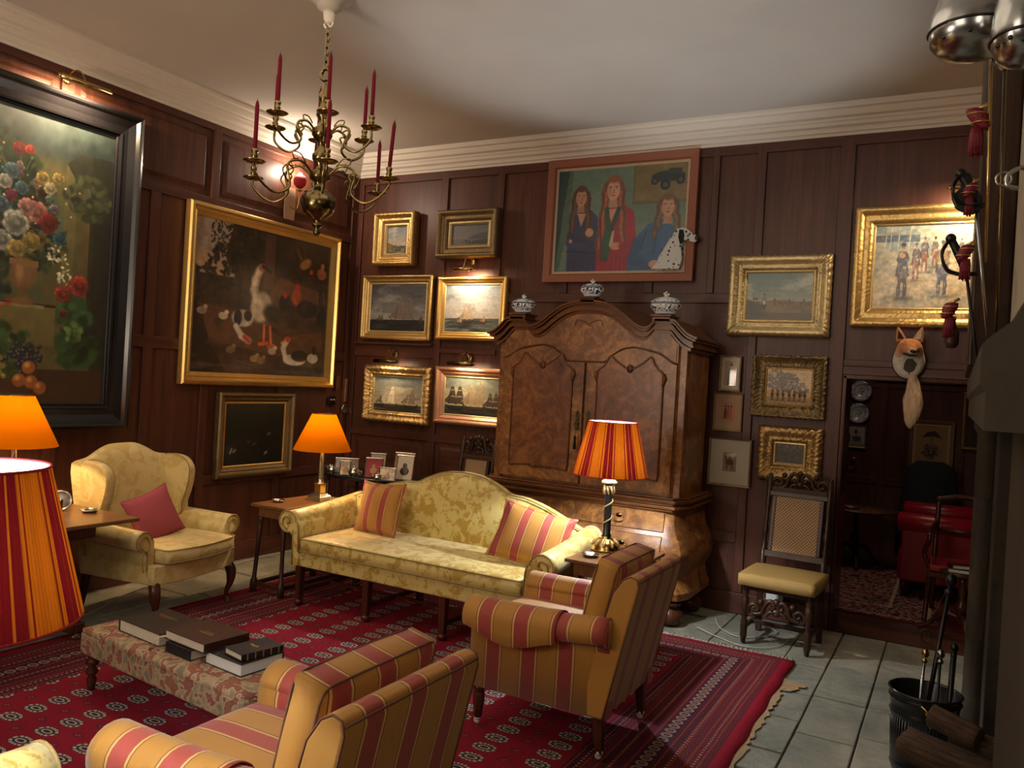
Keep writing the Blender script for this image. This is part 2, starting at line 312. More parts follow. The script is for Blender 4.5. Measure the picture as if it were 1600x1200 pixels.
# ------------------------------------------------------------------ mesh helpers
class MB:
    def __init__(s): s.v = []; s.f = []; s.sm = []
    def add(s, vs, fs, smooth=False):
        b = len(s.v); s.v += [tuple(p) for p in vs]; s.f += [tuple(b+i for i in f) for f in fs]; s.sm += [smooth]*len(fs); return s
    def box(s, x0, x1, y0, y1, z0, z1):
        v = [(x, y, z) for z in (z0, z1) for y in (y0, y1) for x in (x0, x1)]
        return s.add(v, [(0, 2, 3, 1), (4, 5, 7, 6), (0, 1, 5, 4), (2, 6, 7, 3), (0, 4, 6, 2), (1, 3, 7, 5)])
    def hexa(s, p): # 8 points bottom 4 ccw, top 4 ccw
        return s.add(p, [(3, 2, 1, 0), (4, 5, 6, 7), (0, 1, 5, 4), (1, 2, 6, 5), (2, 3, 7, 6), (3, 0, 4, 7)])
    def rings(s, R, closed=True, cap=True, smooth=True, loop=False):
        n = len(R[0]); vs = [p for r in R for p in r]; fs = []
        m = len(R)
        for i in range(m if loop else m-1):
            j = (i+1) % m
            for k in range(n if closed else n-1):
                l = (k+1) % n; fs.append((i*n+k, i*n+l, j*n+l, j*n+k))
        s.add(vs, fs, smooth)
        if cap and not loop and closed:
            s.add(R[0], [tuple(reversed(range(n)))]); s.add(R[-1], [tuple(range(n))])
        return s
    def lathe(s, prof, c=(0, 0, 0), n=20, axis=2, smooth=True, ripple=None):
        R = []
        for r, h in prof:
            ring = []
            for k in range(n):
                a = 2*PI*k/n; rr = max(r, 1e-4)*(1+(ripple*(k % 2) if ripple else 0)); p = [rr*math.cos(a), rr*math.sin(a)]; p.insert(axis, h)
                if axis == 1: p = [rr*math.cos(a), h, -rr*math.sin(a)]
                if axis == 0: p = [h, rr*math.cos(a), rr*math.sin(a)]
                ring.append((c[0]+p[0], c[1]+p[1], c[2]+p[2]))
            R.append(ring)
        return s.rings(R, smooth=smooth)
    def tube(s, pts, rad, n=8, closed=False, smooth=True, flat=1.0):
        P = [Vector(p) for p in pts]; m = len(P); rs = rad if isinstance(rad, (list, tuple)) else [rad]*m
        R = []; prev = None
        for i in range(m):
            if closed: t = (P[(i+1) % m]-P[i-1])
            else: t = P[min(i+1, m-1)]-P[max(i-1, 0)]
            t = t.normalized() if t.length > 1e-9 else Vector((0, 0, 1))
            if prev is None:
                a = Vector((0, 0, 1)) if abs(t.z) < 0.9 else Vector((1, 0, 0)); nrm = t.cross(a).normalized()
            else: nrm = (prev-t*prev.dot(t)).normalized()
            prev = nrm; bn = t.cross(nrm)
            R.append([tuple(P[i]+rs[i]*(math.cos(2*PI*k/n)*nrm+math.sin(2*PI*k/n)*bn*flat)) for k in range(n)])
        return s.rings(R, smooth=smooth, loop=closed)
    def prism(s, poly, a, b, plane='xz', smooth=False): # poly 2D ccw ; extruded along remaining axis
        def P(u, v, h): return {'xz': (u, h, v), 'xy': (u, v, h), 'yz': (h, u, v)}[plane]
        n = len(poly)
        s.add([P(u, v, a) for u, v in poly]+[P(u, v, b) for u, v in poly], [tuple(range(n)), tuple(range(2*n-1, n-1, -1))])
        s.add([P(u, v, a) for u, v in poly]+[P(u, v, b) for u, v in poly], [(k, k+n, (k+1) % n+n, (k+1) % n) for k in range(n)], smooth); return s
    def ball(s, c, r, n=14, sc=(1, 1, 1)):
        pr = [(r*math.sin(PI*i/8), -r*math.cos(PI*i/8)) for i in range(9)]
        R = [[(c[0]+sc[0]*a*math.cos(2*PI*k/n), c[1]+sc[1]*a*math.sin(2*PI*k/n), c[2]+sc[2]*h) for k in range(n)] for a, h in [(max(p, 1e-4), q) for p, q in pr]]
        return s.rings(R)
    def xf(s, m):
        s.v = [tuple(m @ Vector(p)) for p in s.v]; return s
    def build(s, name, mat, parent=None, bevel=0, seg=2, auto=True, sub=0):
        me = bpy.data.meshes.new(name); me.from_pydata(s.v, [], s.f); me.update()
        if s.sm: me.polygons.foreach_set('use_smooth', s.sm)
        b = bmesh.new(); b.from_mesh(me); bmesh.ops.remove_doubles(b, verts=b.verts, dist=1e-5); bmesh.ops.recalc_face_normals(b, faces=b.faces); b.to_mesh(me); b.free()
        me.materials.append(M[mat]); o = bpy.data.objects.new(name, me); COL.objects.link(o)
        if parent is not None: o.parent = parent
        if bevel:
            md = o.modifiers.new('bevel', 'BEVEL'); md.width = bevel; md.segments = seg; md.limit_method = 'ANGLE'; md.angle_limit = 0.6; md.use_clamp_overlap = True
            for p in me.polygons: p.use_smooth = True
            md.harden_normals = True
        if sub:
            md = o.modifiers.new('sub', 'SUBSURF'); md.levels = md.render_levels = sub
            for p in me.polygons: p.use_smooth = True
        return o
def thing(name, label, cat, loc=(0, 0, 0), rot=0, group=None):
    o = bpy.data.objects.new(name, None); COL.objects.link(o); o.location = loc; o.rotation_euler = (0, 0, rot); o.empty_display_size = 0.1
    o['label'] = label; o['category'] = cat
    if group: o['group'] = group
    return o
def tag(o, label, cat, group=None):
    o['label'] = label; o['category'] = cat
    if group: o['group'] = group
    return o
def struct(o): o['kind'] = 'structure'; return o
def kids(o): return [c for c in bpy.data.objects if c.parent == o]
def dup(o, loc, rot=None, label=None, group=None):
    def cp(a, par):
        c = a.copy(); COL.objects.link(c); c.parent = par
        for k in kids(a): cp(k, c)
        return c
    r = cp(o, None); r.location = loc
    if rot is not None: r.rotation_euler = (0, 0, rot)
    if label: r['label'] = label
    if group: r['group'] = group
    return r
def arc(cx, cy, r, a0, a1, n=10): return [(cx+r*math.cos(math.radians(a0+(a1-a0)*i/n)), cy+r*math.sin(math.radians(a0+(a1-a0)*i/n))) for i in range(n+1)]
def smoothpath(P, n=6):
    P = [Vector(p) for p in P]; out = []
    for i in range(len(P)-1):
        a, b, c, d = P[max(i-1, 0)], P[i], P[i+1], P[min(i+2, len(P)-1)]
        for k in range(n):
            t = k/n; out.append(0.5*((2*b)+(c-a)*t+(2*a-5*b+4*c-d)*t*t+(3*b-a-3*c+d)*t**3))
    out.append(P[-1]); return out
def cushion_mesh(w, d, h, n=14, edge=0.25, pw=3.0, crown=1.0):
    """box cushion centred at origin, size w,d,h with rounded puffed faces"""
    m = MB()
    def f(u, v):
        a = (1-abs(u)**pw)*(1-abs(v)**pw); return (edge+(1-edge)*max(a, 0)**0.5*crown)
    top = []; bot = []
    for j in range(n+1):
        for i in range(n+1):
            u = -1+2*i/n; v = -1+2*j/n
            u2 = math.copysign(abs(u)**0.8, u); v2 = math.copysign(abs(v)**0.8, v)
            r = 1-0.02*(abs(u2)*abs(v2))**2
            z = f(u2, v2)*h/2; top.append((u2*w/2*r, v2*d/2*r, z)); bot.append((u2*w/2*r, v2*d/2*r, -z))
    N = n+1; F = [(j*N+i, j*N+i+1, (j+1)*N+i+1, (j+1)*N+i) for j in range(n) for i in range(n)]
    m.add(top, F, True); m.add(bot, [tuple(reversed(q)) for q in F], True)
    edgeidx = [i for i in range(N)]+[j*N+n for j in range(1, N)]+[n*N+i for i in range(n-1, -1, -1)]+[j*N for j in range(n-1, 0, -1)]
    L = len(edgeidx); vs = [top[i] for i in edgeidx]+[bot[i] for i in edgeidx]
    m.add(vs, [(k, k+L, (k+1) % L+L, (k+1) % L) for k in range(L)], True); return m
def edge_loop(w, d, z, r=0.03, n=5):
    pts = []
    for (sx, sy, a) in ((1, 1, 0), (-1, 1, 90), (-1, -1, 180), (1, -1, 270)):
        for i in range(n+1):
            t = math.radians(a+90*i/n); pts.append((sx*(w/2-r)+r*math.cos(t), sy*(d/2-r)+r*math.sin(t), z))
    return pts
# ------------------------------------------------------------------ rooms
YB, XL, ZC = 6.55, -5.57, 3.95
def mk_structure():
    m = MB(); rnd = random.Random(3)
    m2 = MB(); m2.box(XL-0.3, 2.6, -3.5, 6.8, -0.12, -0.02)
    # flagstone rows running away from the viewer
    xs = [-5.57, -4.98, -4.3, -3.7, -3.1, -2.5, -1.95, -1.45, -0.93, -0.66, -0.365, 0.25, 0.85, 1.4, 2.0, 2.6]
    ycuts = {8: [4.15, 4.62, 5.05, 5.6, 6.1, 6.56], 9: [4.57, 5.07, 5.62, 6.05, 6.56], 10: [4.52, 5.05, 6.06, 6.56], 7: [4.3, 4.9, 5.5, 6.0, 6.56]}
    ST = MB()
    for i in range(len(xs)-1):
        ys = [-3.5]; cut = ycuts.get(i)
        while ys[-1] < (cut[0]-0.5 if cut else 6.1): ys.append(ys[-1]+rnd.uniform(0.5, 0.95))
        if cut: ys += [c for c in cut if c > ys[-1]+0.2]
        ys[-1] = 6.56
        for a, b in zip(ys, ys[1:]):
            h = rnd.uniform(-0.006, 0.0); j = [rnd.uniform(0, 0.008) for _ in range(8)]
            x0, x1 = xs[i], xs[i+1]
            ST.hexa([(x0+.001+j[0]*.4, a+.003+j[1], -.03), (x1-.001-j[2]*.4, a+.003+j[3], -.03), (x1-.001-j[4]*.4, b-.003-j[5], -.03), (x0+.001+j[6]*.4, b-.003-j[7], -.03),
                     (x0+.003+j[0]*.4, a+.006+j[1], h), (x1-.003-j[2]*.4, a+.006+j[3], h), (x1-.003-j[4]*.4, b-.006-j[5], h), (x0+.003+j[6]*.4, b-.006-j[7], h)])
    fl = struct(ST.build('floor', 'flagstone', bevel=0.006))
    sub = m2.build('floor_mortar', 'mortar', fl)
    b = MB(); b.box(-1.4, 1.6, 6.56, 10.3, -0.1, -0.001); struct(b.build('floor_2', 'floor_boards'))
    # ceilings
    b = MB(); b.box(XL-0.3, 2.8, -3.7, 6.9, ZC, ZC+0.15); struct(b.build('ceiling', 'ceiling_plaster'))
    b = MB(); b.box(-1.6, 1.8, 6.9, 10.4, 3.4, 3.5); struct(b.build('ceiling_2', 'ceiling_plaster'))
    # left wall : boards, stiles and rails
    b = MB(); b.box(XL-0.3, XL-0.012, -3.6, YB+0.3, 0, ZC)
    wl = struct(b.build('wall_left', 'panel_wood'))
    st = MB()
    for y0, y1 in ((-0.4, -0.3), (0.9, 1.0), (2.15, 2.25), (3.35, 3.45), (4.665, 4.745), (6.45, 6.55)): st.box(XL-0.012, XL+0.012, y0, y1, 0.16, 3.77)
    for y0, y1 in ((4.10, 4.19), (1.55, 1.63), (2.78, 2.86), (5.55, 5.63)): st.box(XL-0.012, XL+0.010, y0, y1, 0.16, 3.06)
    st.build('stile', 'panel_wood', wl, bevel=0.006)
    st = MB()
    for z0, z1 in ((3.055, 3.13), (1.835, 1.93), (0.7, 0.78), (3.69, 3.77)): st.box(XL-0.012, XL+0.011, -3.5, YB-0.1, z0, z1)
    st.build('rail', 'panel_wood_y', wl, bevel=0.006)
    st = MB() # raised upper panel fields
    for y0, y1 in ((4.745, 6.45), (3.45, 4.665), (2.25, 3.35), (1.0, 2.15), (-0.3, 0.9)):
        a0, a1, c0, c1 = y0+0.05, y1-0.05, 3.18, 3.64; x0 = XL-0.012; x1 = XL+0.006
        st.hexa([(x0, a0, c0), (x0, a1, c0), (x1, a1-.03, c0+.03), (x1, a0+.03, c0+.03), (x0, a0, c1), (x0, a1, c1), (x1, a1-.03, c1-.03), (x1, a0+.03, c1-.03)])
    st.build('raised_panel', 'panel_wood', wl)
    # back wall with doorway x -0.77..0.35, z 0..1.93
    b = MB(); b.box(XL-0.3, -0.77, YB+0.012, YB+0.35, 0, ZC); b.box(-0.77, 0.9, YB+0.012, YB+0.35, 1.93, ZC); b.box(0.9, 2.8, YB+0.012, YB+0.35, 0, ZC)
    wb = struct(b.build('wall_back', 'panel_wood'))
    st = MB()
    for x0, x1, z0, z1 in ((XL, -5.50, .16, 3.77), (-4.53, -4.45, .16, 3.77), (-3.89, -3.82, 2.55, 3.77), (-3.2, -3.12, 2.55, 3.77), (-2.4, -2.32, 2.55, 3.77), (-1.50, -1.43, 0.16, 3.77), (-0.885, -0.775, 0, 3.77),
                           (-3.66, -3.58, .16, 2.47), (-3.0, -2.92, .16, 2.47), (-2.2, -2.12, .16, 2.47), (0.9, 1.0, 0, 3.77), (-1.86, -1.80, 2.55, 3.77)):
        st.box(x0, x1, YB-0.012, YB+0.012, z0, z1)
    st.build('stile', 'panel_wood', wb, bevel=0.006)
    st = MB(); YR = YB-0.011
    st.box(-5.5, -0.78, YR, YB+.012, 3.67, 3.77); st.box(-0.885, 1.2, YR, YB+.012, 3.67, 3.77)
    st.box(-3.82, -1.5, YR, YB+.012, 2.47, 2.55); st.box(-0.775, 0.9, YB-0.02, YB+.012, 1.935, 2.0); st.box(-0.775, 0.9, YB-0.012, YB+.012, 2.0, 2.05)
    st.box(-5.5, -4.53, YR, YB+.012, 1.91, 2.03); st.box(-5.5, -4.53, YB-0.05, YB+.012, 2.03, 2.055); st.box(-4.45, -3.82, YR, YB+.012, 1.97, 2.02)
    st.box(-5.5, -1.5, YR, YB+.012, 1.10, 1.17); st.box(-5.5, -1.5, YR, YB+.012, 0.55, 0.63)
    st.build('rail', 'panel_wood_h', wb, bevel=0.005)
    st = MB()
    for x0, x1 in ((-5.42, -4.6), (-4.4, -3.72)):
        a0, a1, c0, c1 = x0, x1, 0.68, 1.06; y0 = YB+0.012; y1 = YB-0.008
        st.hexa([(a0, y0, c0), (a1, y0, c0), (a1-.03, y1, c0+.03), (a0+.03, y1, c0+.03), (a0, y0, c1), (a1, y0, c1), (a1-.03, y1, c1-.03), (a0+.03, y1, c1-.03)])
    st.build('raised_panel', 'panel_wood_h', wb)
    # skirtings
    b = MB(); b.box(XL-.012, XL+.025, -3.5, YB, 0, 0.16); struct(b.build('baseboard_left', 'panel_wood_y', bevel=.006))
    b = MB(); b.box(XL+.025, -0.89, YB-.028, YB+.012, 0, 0.16); struct(b.build('baseboard_back', 'panel_wood_h', bevel=.006))
    # other walls of the room, behind and beside the viewer
    b = MB(); b.box(XL-0.3, 2.8, -3.7, -3.5, 0, ZC); struct(b.build('wall_front', 'panel_wood'))
    b = MB(); b.box(2.6, 2.8, -3.5, 6.9, 0, ZC); struct(b.build('wall_right', 'rough_plaster'))
    # cornices : stepped profile
    prof = [(0, 3.745), (0.02, 3.745), (0.026, 3.765), (0.04, 3.77), (0.045, 3.79), (0.052, 3.80), (0.075, 3.81), (0.085, 3.835), (0.095, 3.84), (0.10, 3.855), (0.13, 3.865), (0.145, 3.89), (0.152, 3.905), (0.175, 3.912), (0.185, 3.93), (0.185, 3.95), (0, 3.95)]
    m = MB(); m.rings([[(XL+d, -3.5, z) for d, z in prof], [(XL+d, YB-d, z) for d, z in prof]], smooth=False); struct(m.build('trim_1', 'cornice_paint'))
    m = MB(); m.rings([[(XL+d, YB-d, z) for d, z in prof], [(2.6, YB-d, z) for d, z in prof]], smooth=False); struct(m.build('trim_2', 'cornice_paint'))
    # doorway lining
    m = MB(); m.box(-0.77, -0.745, YB-.005, YB+.36, 0, 1.93); m.box(0.875, 0.9, YB-.005, YB+.36, 0, 1.93); m.box(-0.77, 0.9, YB-.005, YB+.36, 1.905, 1.93)
    struct(m.build('door_1', 'mahogany', bevel=.004))
    # next room walls
    b = MB(); b.box(-1.6, 1.8, 10.1, 10.3, 0, 3.4)
    for x0, x1 in ((-1.35, -1.28), (-0.78, -0.70), (0.0, 0.08), (0.7, 0.78)): b.box(x0, x1, 10.08, 10.1, 0, 3.4)
    b.box(-1.3, 1.5, 10.085, 10.1, 1.9, 1.98); b.box(-1.3, 1.5, 10.085, 10.1, 0.8, 0.88)
    struct(b.build('wall_far', 'panel_wood', bevel=.004))
    b = MB(); b.box(-1.55, -1.35, 6.9, 10.1, 0, 3.4); struct(b.build('wall_side', 'panel_wood'))
    b = MB(); b.box(1.5, 1.7, 6.9, 10.1, 0, 3.4); struct(b.build('wall_side_2', 'panel_wood'))
    # chimney breast on the right : plastered hood over carved stone lintel and jambs
    b = MB()
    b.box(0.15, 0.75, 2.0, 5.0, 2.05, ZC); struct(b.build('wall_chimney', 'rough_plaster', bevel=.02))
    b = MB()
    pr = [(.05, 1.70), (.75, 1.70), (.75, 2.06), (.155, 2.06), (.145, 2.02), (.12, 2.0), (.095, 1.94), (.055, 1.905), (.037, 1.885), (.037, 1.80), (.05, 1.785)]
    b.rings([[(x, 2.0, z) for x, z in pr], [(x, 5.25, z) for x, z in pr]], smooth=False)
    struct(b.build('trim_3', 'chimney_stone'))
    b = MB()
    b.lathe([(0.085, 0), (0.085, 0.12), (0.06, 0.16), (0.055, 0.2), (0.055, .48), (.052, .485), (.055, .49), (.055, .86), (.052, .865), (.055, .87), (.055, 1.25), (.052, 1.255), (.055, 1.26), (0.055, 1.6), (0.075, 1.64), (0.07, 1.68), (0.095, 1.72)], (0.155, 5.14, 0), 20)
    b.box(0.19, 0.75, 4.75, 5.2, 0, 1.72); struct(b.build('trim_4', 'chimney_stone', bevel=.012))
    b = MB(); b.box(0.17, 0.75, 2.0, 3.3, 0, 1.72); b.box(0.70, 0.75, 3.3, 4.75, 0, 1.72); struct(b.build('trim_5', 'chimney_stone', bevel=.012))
mk_structure()

# ------------------------------------------------------------------ painted canvases
class P:
    def __init__(s, w, h, aspect, top=(90, 95, 95), bot=(60, 55, 45), seed=0):
        s.w, s.h = w, h; s.r = np.random.RandomState(seed); s.asp = aspect
        s.u, s.v = np.meshgrid((np.arange(w)+.5)/w, (np.arange(h)+.5)/h)
        t = s.v[..., None]; s.a = np.array(top, float)*(1-t)+np.array(bot, float)*t
    def fbm(s, f=4, o=4, seed=None, sx=1, sy=1):
        r = np.random.RandomState(seed) if seed is not None else s.r; out = np.zeros((s.h, s.w)); amp = 1; tot = 0
        for k in range(o):
            fx = max(2, int(f*sx*2**k)); fy = max(2, int(f*sy*2**k)); g = r.rand(fy+2, fx+2)
            X_, Y_ = s.u*fx, s.v*fy; xi, yi = X_.astype(int), Y_.astype(int); a, b = X_-xi, Y_-yi; a = a*a*(3-2*a); b = b*b*(3-2*b)
            out += amp*((g[yi, xi]*(1-a)+g[yi, xi+1]*a)*(1-b)+(g[yi+1, xi]*(1-a)+g[yi+1, xi+1]*a)*b); tot += amp; amp *= .5
        return out/tot
    def blend(s, m, c, op=1.0):
        m = (np.clip(m, 0, 1)*op)[..., None]; c = np.array(c, float); s.a = s.a*(1-m)+c*m
    def ell(s, x, y, rx, ry, c, rot=0, soft=.15, op=1.0):
        dx, dy = s.u-x, (s.v-y); 
        if rot: 
            cs, sn = math.cos(rot), math.sin(rot); dx, dy = dx*cs*1.0+dy/s.asp*sn, (-dx*sn+dy/s.asp*cs)*s.asp
        d = np.sqrt((dx/rx)**2+(dy/ry)**2); s.blend((1-d)/soft, c, op)
    def poly(s, pts, c, op=1.0):
        n = len(pts); ins = np.zeros((s.h, s.w), bool)
        for i in range(n):
            (x0, y0), (x1, y1) = pts[i], pts[(i+1) % n]
            if y0 == y1: continue
            cnd = ((y0 > s.v) != (y1 > s.v)) & (s.u < (x1-x0)*(s.v-y0)/(y1-y0)+x0); ins ^= cnd
        s.blend(ins.astype(float), c, op)
    def rect(s, x0, y0, x1, y1, c, op=1.0): s.blend(((s.u > x0)&(s.u < x1)&(s.v > y0)&(s.v < y1)).astype(float), c, op)
    def line(s, pts, wd, c, op=1.0):
        for (x0, y0), (x1, y1) in zip(pts, pts[1:]):
            dx, dy = x1-x0, (y1-y0)/s.asp; L = dx*dx+dy*dy+1e-9; t = np.clip(((s.u-x0)*dx+(s.v-y0)/s.asp*dy)/L, 0, 1)
            d = np.hypot(s.u-x0-t*dx, (s.v-y0)/s.asp-t*dy); s.blend((wd-d)/(wd*.5), c, op)
    def tex(s, amt=12, f=30): s.a *= 1+(s.fbm(f, 2)-.5)[..., None]*amt/50
    def clouds(s, c, y0=0, y1=.6, f=3, th=.5, k=5, op=.8, sy=2): s.blend((s.fbm(f, 5, sy=sy)-th)*k*((s.v > y0)&(s.v < y1)), c, op)
    def leaves(s, x, y, r, c, n=14, sz=.012, ry=None):
        for _ in range(n):
            a, d = s.r.rand()*2*PI, s.r.rand()**.5*r; k = s.r.uniform(.6, 1.25)
            s.ell(x+d*math.cos(a), y+d*math.sin(a)*(ry or s.asp), sz*s.r.uniform(.6, 1.3), sz*s.asp*s.r.uniform(.4, .9), tuple(min(255, q*k) for q in c), rot=s.r.rand()*3, soft=.5)
def canvas_mesh(name, p, cx, w_, z0, h_, y, mat, parent):
    W, H = p.w, p.h; c = np.clip(p.a/255, 0, 1); lin = np.where(c <= .04045, c/12.92, ((c+.055)/1.055)**2.4)
    xs = cx-w_/2+w_*(np.arange(W)/(W-1)); zs = z0+h_*(1-np.arange(H)/(H-1)); XX, ZZ = np.meshgrid(xs, zs)
    co = np.stack([XX, np.full_like(XX, y), ZZ], -1).reshape(-1, 3)
    i = np.arange(W*H).reshape(H, W); q = np.stack([i[1:, :-1], i[1:, 1:], i[:-1, 1:], i[:-1, :-1]], -1).reshape(-1, 4)
    # closed back board so the canvas has thickness
    b = [(cx-w_/2, y+.012, z0), (cx+w_/2, y+.012, z0), (cx+w_/2, y+.012, z0+h_), (cx-w_/2, y+.012, z0+h_)]; n0 = W*H
    co = np.vstack([co, b])
    me = bpy.data.meshes.new(name); nq = len(q)+1
    me.vertices.add(len(co)); me.vertices.foreach_set('co', co.ravel()); me.loops.add(nq*4)
    me.loops.foreach_set('vertex_index', np.concatenate([q.ravel(), [n0+1, n0, n0+3, n0+2]])); me.polygons.add(nq)
    me.polygons.foreach_set('loop_start', np.arange(nq)*4); me.polygons.foreach_set('loop_total', np.full(nq, 4)); me.update(calc_edges=True)
    at = me.color_attributes.new('paint', 'FLOAT_COLOR', 'POINT')
    cc = np.ones((len(co), 4), np.float32); cc[:n0, :3] = lin.reshape(-1, 3)*0.95; at.data.foreach_set('color', cc.ravel())
    me.materials.append(M[mat]); o = bpy.data.objects.new(name, me); COL.objects.link(o); o.parent = parent; return o
def frame_mesh(W, H, prof, n=1, orn=0, corner=0, seed=0, z0=0):
    """prof: (inset, depth toward room) ring around a W x H rectangle standing on z0"""
    m = MB(); r = random.Random(seed); cs = [(-W/2, z0), (W/2, z0), (W/2, z0+H), (-W/2, z0+H)]; inn = [(1, 1), (-1, 1), (-1, -1), (1, -1)]
    R = []
    for k in range(4):
        (x0, y0), (x1, y1) = cs[k], cs[(k+1) % 4]; (a0, b0), (a1, b1) = inn[k], inn[(k+1) % 4]
        L = abs(x1-x0)+abs(y1-y0); nn = max(1, int(L/n)) if orn else 1
        for i in range(nn):
            t = i/nn; cd_ = min(t, 1-t)*L; cb = corner*max(0, 1-cd_/(0.13*min(W, H)*1.6)) if corner else 0
            ring = []
            for j, (ins, dep) in enumerate(prof):
                o_ = 0; oi = 0
                if orn and 0 < j < len(prof)-1 and i > 0:
                    o_ = orn*((math.sin(i*1.9+j*1.3) if orn > .0135 else 0)+r.uniform(-1, 1))*.6+cb*(.6+.4*math.sin(i*2.2+j)); oi = orn*.4*math.sin(i*1.3+j*2) if j < 3 else 0
                sx = a0+(a1-a0)*t if a0 != a1 else a0; sy = b0+(b1-b0)*t if b0 != b1 else b0
                px_ = x0+(x1-x0)*t+ins*sx+(oi*a0 if a0 == a1 else 0); pz = y0+(y1-y0)*t+ins*sy+(oi*b0 if b0 == b1 else 0)
                ring.append((px_, -dep-o_, pz))
            R.append(ring)
    m.rings(R, smooth=orn > 0, loop=True); return m
def rp(w, d=.04, kind='std'):
    if kind == 'std': return [(0, 0), (0, d*.8), (w*.12, d), (w*.3, d*1.05), (w*.42, d*.7), (w*.6, d*.55), (w*.7, d*.65), (w*.85, d*.5), (w, d*.35), (w, 0)]
    if kind == 'swept': return [(0, 0), (0, d*.5), (w*.1, d*.85), (w*.25, d*1.1), (w*.45, d*.9), (w*.62, d*.6), (w*.75, d*.55), (w*.82, d*.7), (w*.9, d*.45), (w, d*.35), (w, 0)]
    if kind == 'flat': return [(0, 0), (0, d), (w*.06, d*1.05), (w*.85, d*.9), (w, d*.6), (w, 0)]
    if kind == 'scoop': return [(0, 0), (0, d), (w*.12, d*1.1), (w*.2, d), (w*.3, d*.75), (w*.6, d*.5), (w*.85, d*.42), (w*.88, d*.55), (w*.97, d*.5), (w, d*.3), (w, 0)]
def picture(name, label, rect, wall, fw, paint, fmat='gilt', kind='std', depth=.05, res=150, slip=0, slipmat='gilt_pale', orn=0, corner=0, mount=0, mountmat='paper_mount', cat='painting', mat='oil_paint', seed=0, group=None, gap=.012, base=None):
    a0, a1, z0, z1 = rect; W, H = a1-a0, z1-z0; cx = (a0+a1)/2
    bs = (YB-.013 if wall == 'B' else XL+.013) if base is None else base
    t = thing(name, label, cat, (cx, bs, z0) if wall == 'B' else (bs, cx, z0), 0 if wall == 'B' else PI/2, group)
    frame_mesh(W, H, rp(fw, depth, kind), .012 if orn else 1, orn, corner, seed).build('frame', fmat, t)
    i = fw
    if slip: frame_mesh(W-2*i, H-2*i, [(0, 0), (0, depth*.35), (slip*.5, depth*.38), (slip, depth*.25), (slip, 0)], z0=i).build('slip', slipmat, t); i += slip
    if mount:
        b = MB(); iw, ih = W-2*i, H-2*i; mx, my = (mount if isinstance(mount, tuple) else (mount, mount))
        b.rings([[(sx*(iw/2-k*mx), -d_, i+ih/2+sz*(ih/2-k*my)) for k, d_ in ((0, .001), (0, .012), (1, .012), (1, .001))] for sx, sz in ((-1, -1), (1, -1), (1, 1), (-1, 1))], loop=True, smooth=False).build('mount', mountmat, t)
        cw, ch, cz = iw-2*mx, ih-2*my, i+my
    else: cw, ch, cz = W-2*i, H-2*i, i
    asp = cw/ch; rw = int(res*max(1, asp)**.5); rh = max(8, int(rw/asp)); p = P(rw, rh, asp, seed=seed); paint(p)
    canvas_mesh('canvas' if mat == 'oil_paint' else 'print', p, 0, cw+.004, cz-.002, ch+.004, -.008 if mount else -.013, mat, t)
    return t
# ------------------------------------------------------------------ what is painted on each canvas
def pt_ship(p, x, y, s, sail, hull, tilt=0, masts=2):
    q = p.asp
    p.poly([(x-1.05*s, y-.42*s*q), (x-.7*s, y-.26*s*q), (x+.6*s, y-.24*s*q), (x+.95*s, y-.5*s*q), (x+1.02*s, y-.48*s*q), (x+.85*s, y+.02*s*q), (x+.5*s, y+.10*s*q), (x-.6*s, y+.10*s*q), (x-.85*s, y)], hull)
    p.line([(x-1.0*s, y-.4*s*q), (x-1.5*s, y-.7*s*q)], .006, hull); p.line([(x-.7*s, y-.18*s*q), (x+.8*s, y-.2*s*q)], .004, tuple(c*1.8 for c in hull))
    p.blend(np.exp(-((p.u-x)/(s*1.1))**2-((p.v-y-.22*s*q)/(.2*s*q))**2), tuple(c*.8 for c in hull), .6)
    for i in range(masts):
        mx = x+(-.42+i*.84/max(1, masts-1))*s if masts > 1 else x; hh = (2.5 if i else 2.15)*s*q; T = lambda k: tilt*s*k
        p.line([(mx, y-.2*s*q), (mx+T(1), y-hh)], .0035, hull)
        lo, up = tuple(c*.82 for c in sail), tuple(min(255, c*1.08) for c in sail)
        for k, (z0, z1, w0, w1) in enumerate(((.45, 1.15, .50, .40), (1.2, 1.75, .40, .28), (1.8, 2.15, .26, .16))):
            if z1*s*q > hh: continue
            for d, cc in ((0, lo), (.06, up)):
                p.poly([(mx-w0*s+T(z0/2)+d*s, y-z0*s*q), (mx-w1*s*.9+T(z1/2)+d*s, y-z1*s*q), (mx+w1*s+T(z1/2), y-(z1+.03)*s*q), (mx+w0*s*1.06+T(z0/2), y-(z0-.02)*s*q), (mx+T(z0/2), y-(z0+.09)*s*q)], cc, .92)
    p.poly([(x-.5*s, y-1.6*s*q+0), (x-1.45*s, y-.66*s*q), (x-.62*s, y-.5*s*q)], tuple(c*.92 for c in sail), .85)
def pt_sea(sky0, sky1, sea, hor, cl, ships, clth=.5, seed=1):
    def f(p):
        p.a[:] = np.array(sky0)*(1-np.clip(p.v/hor, 0, 1))[..., None]+np.array(sky1)*np.clip(p.v/hor, 0, 1)[..., None]
        p.clouds(cl, 0, hor, 3, clth, 4, .8); p.clouds(tuple(c*.6 for c in sky0), 0, hor*.8, 4, .55, 4, .5)
        p.blend((p.v > hor)*1.0, sea); n = p.fbm(5, 4, sx=1, sy=6); p.blend((n-.5)*4*(p.v > hor), tuple(min(255, c*1.6+12) for c in sea), .7)
        p.blend((.46-n)*6*(p.v > hor+.05), tuple(c*.45 for c in sea), .8)
        for s in ships: pt_ship(p, *s)
        p.tex(8)
    return f
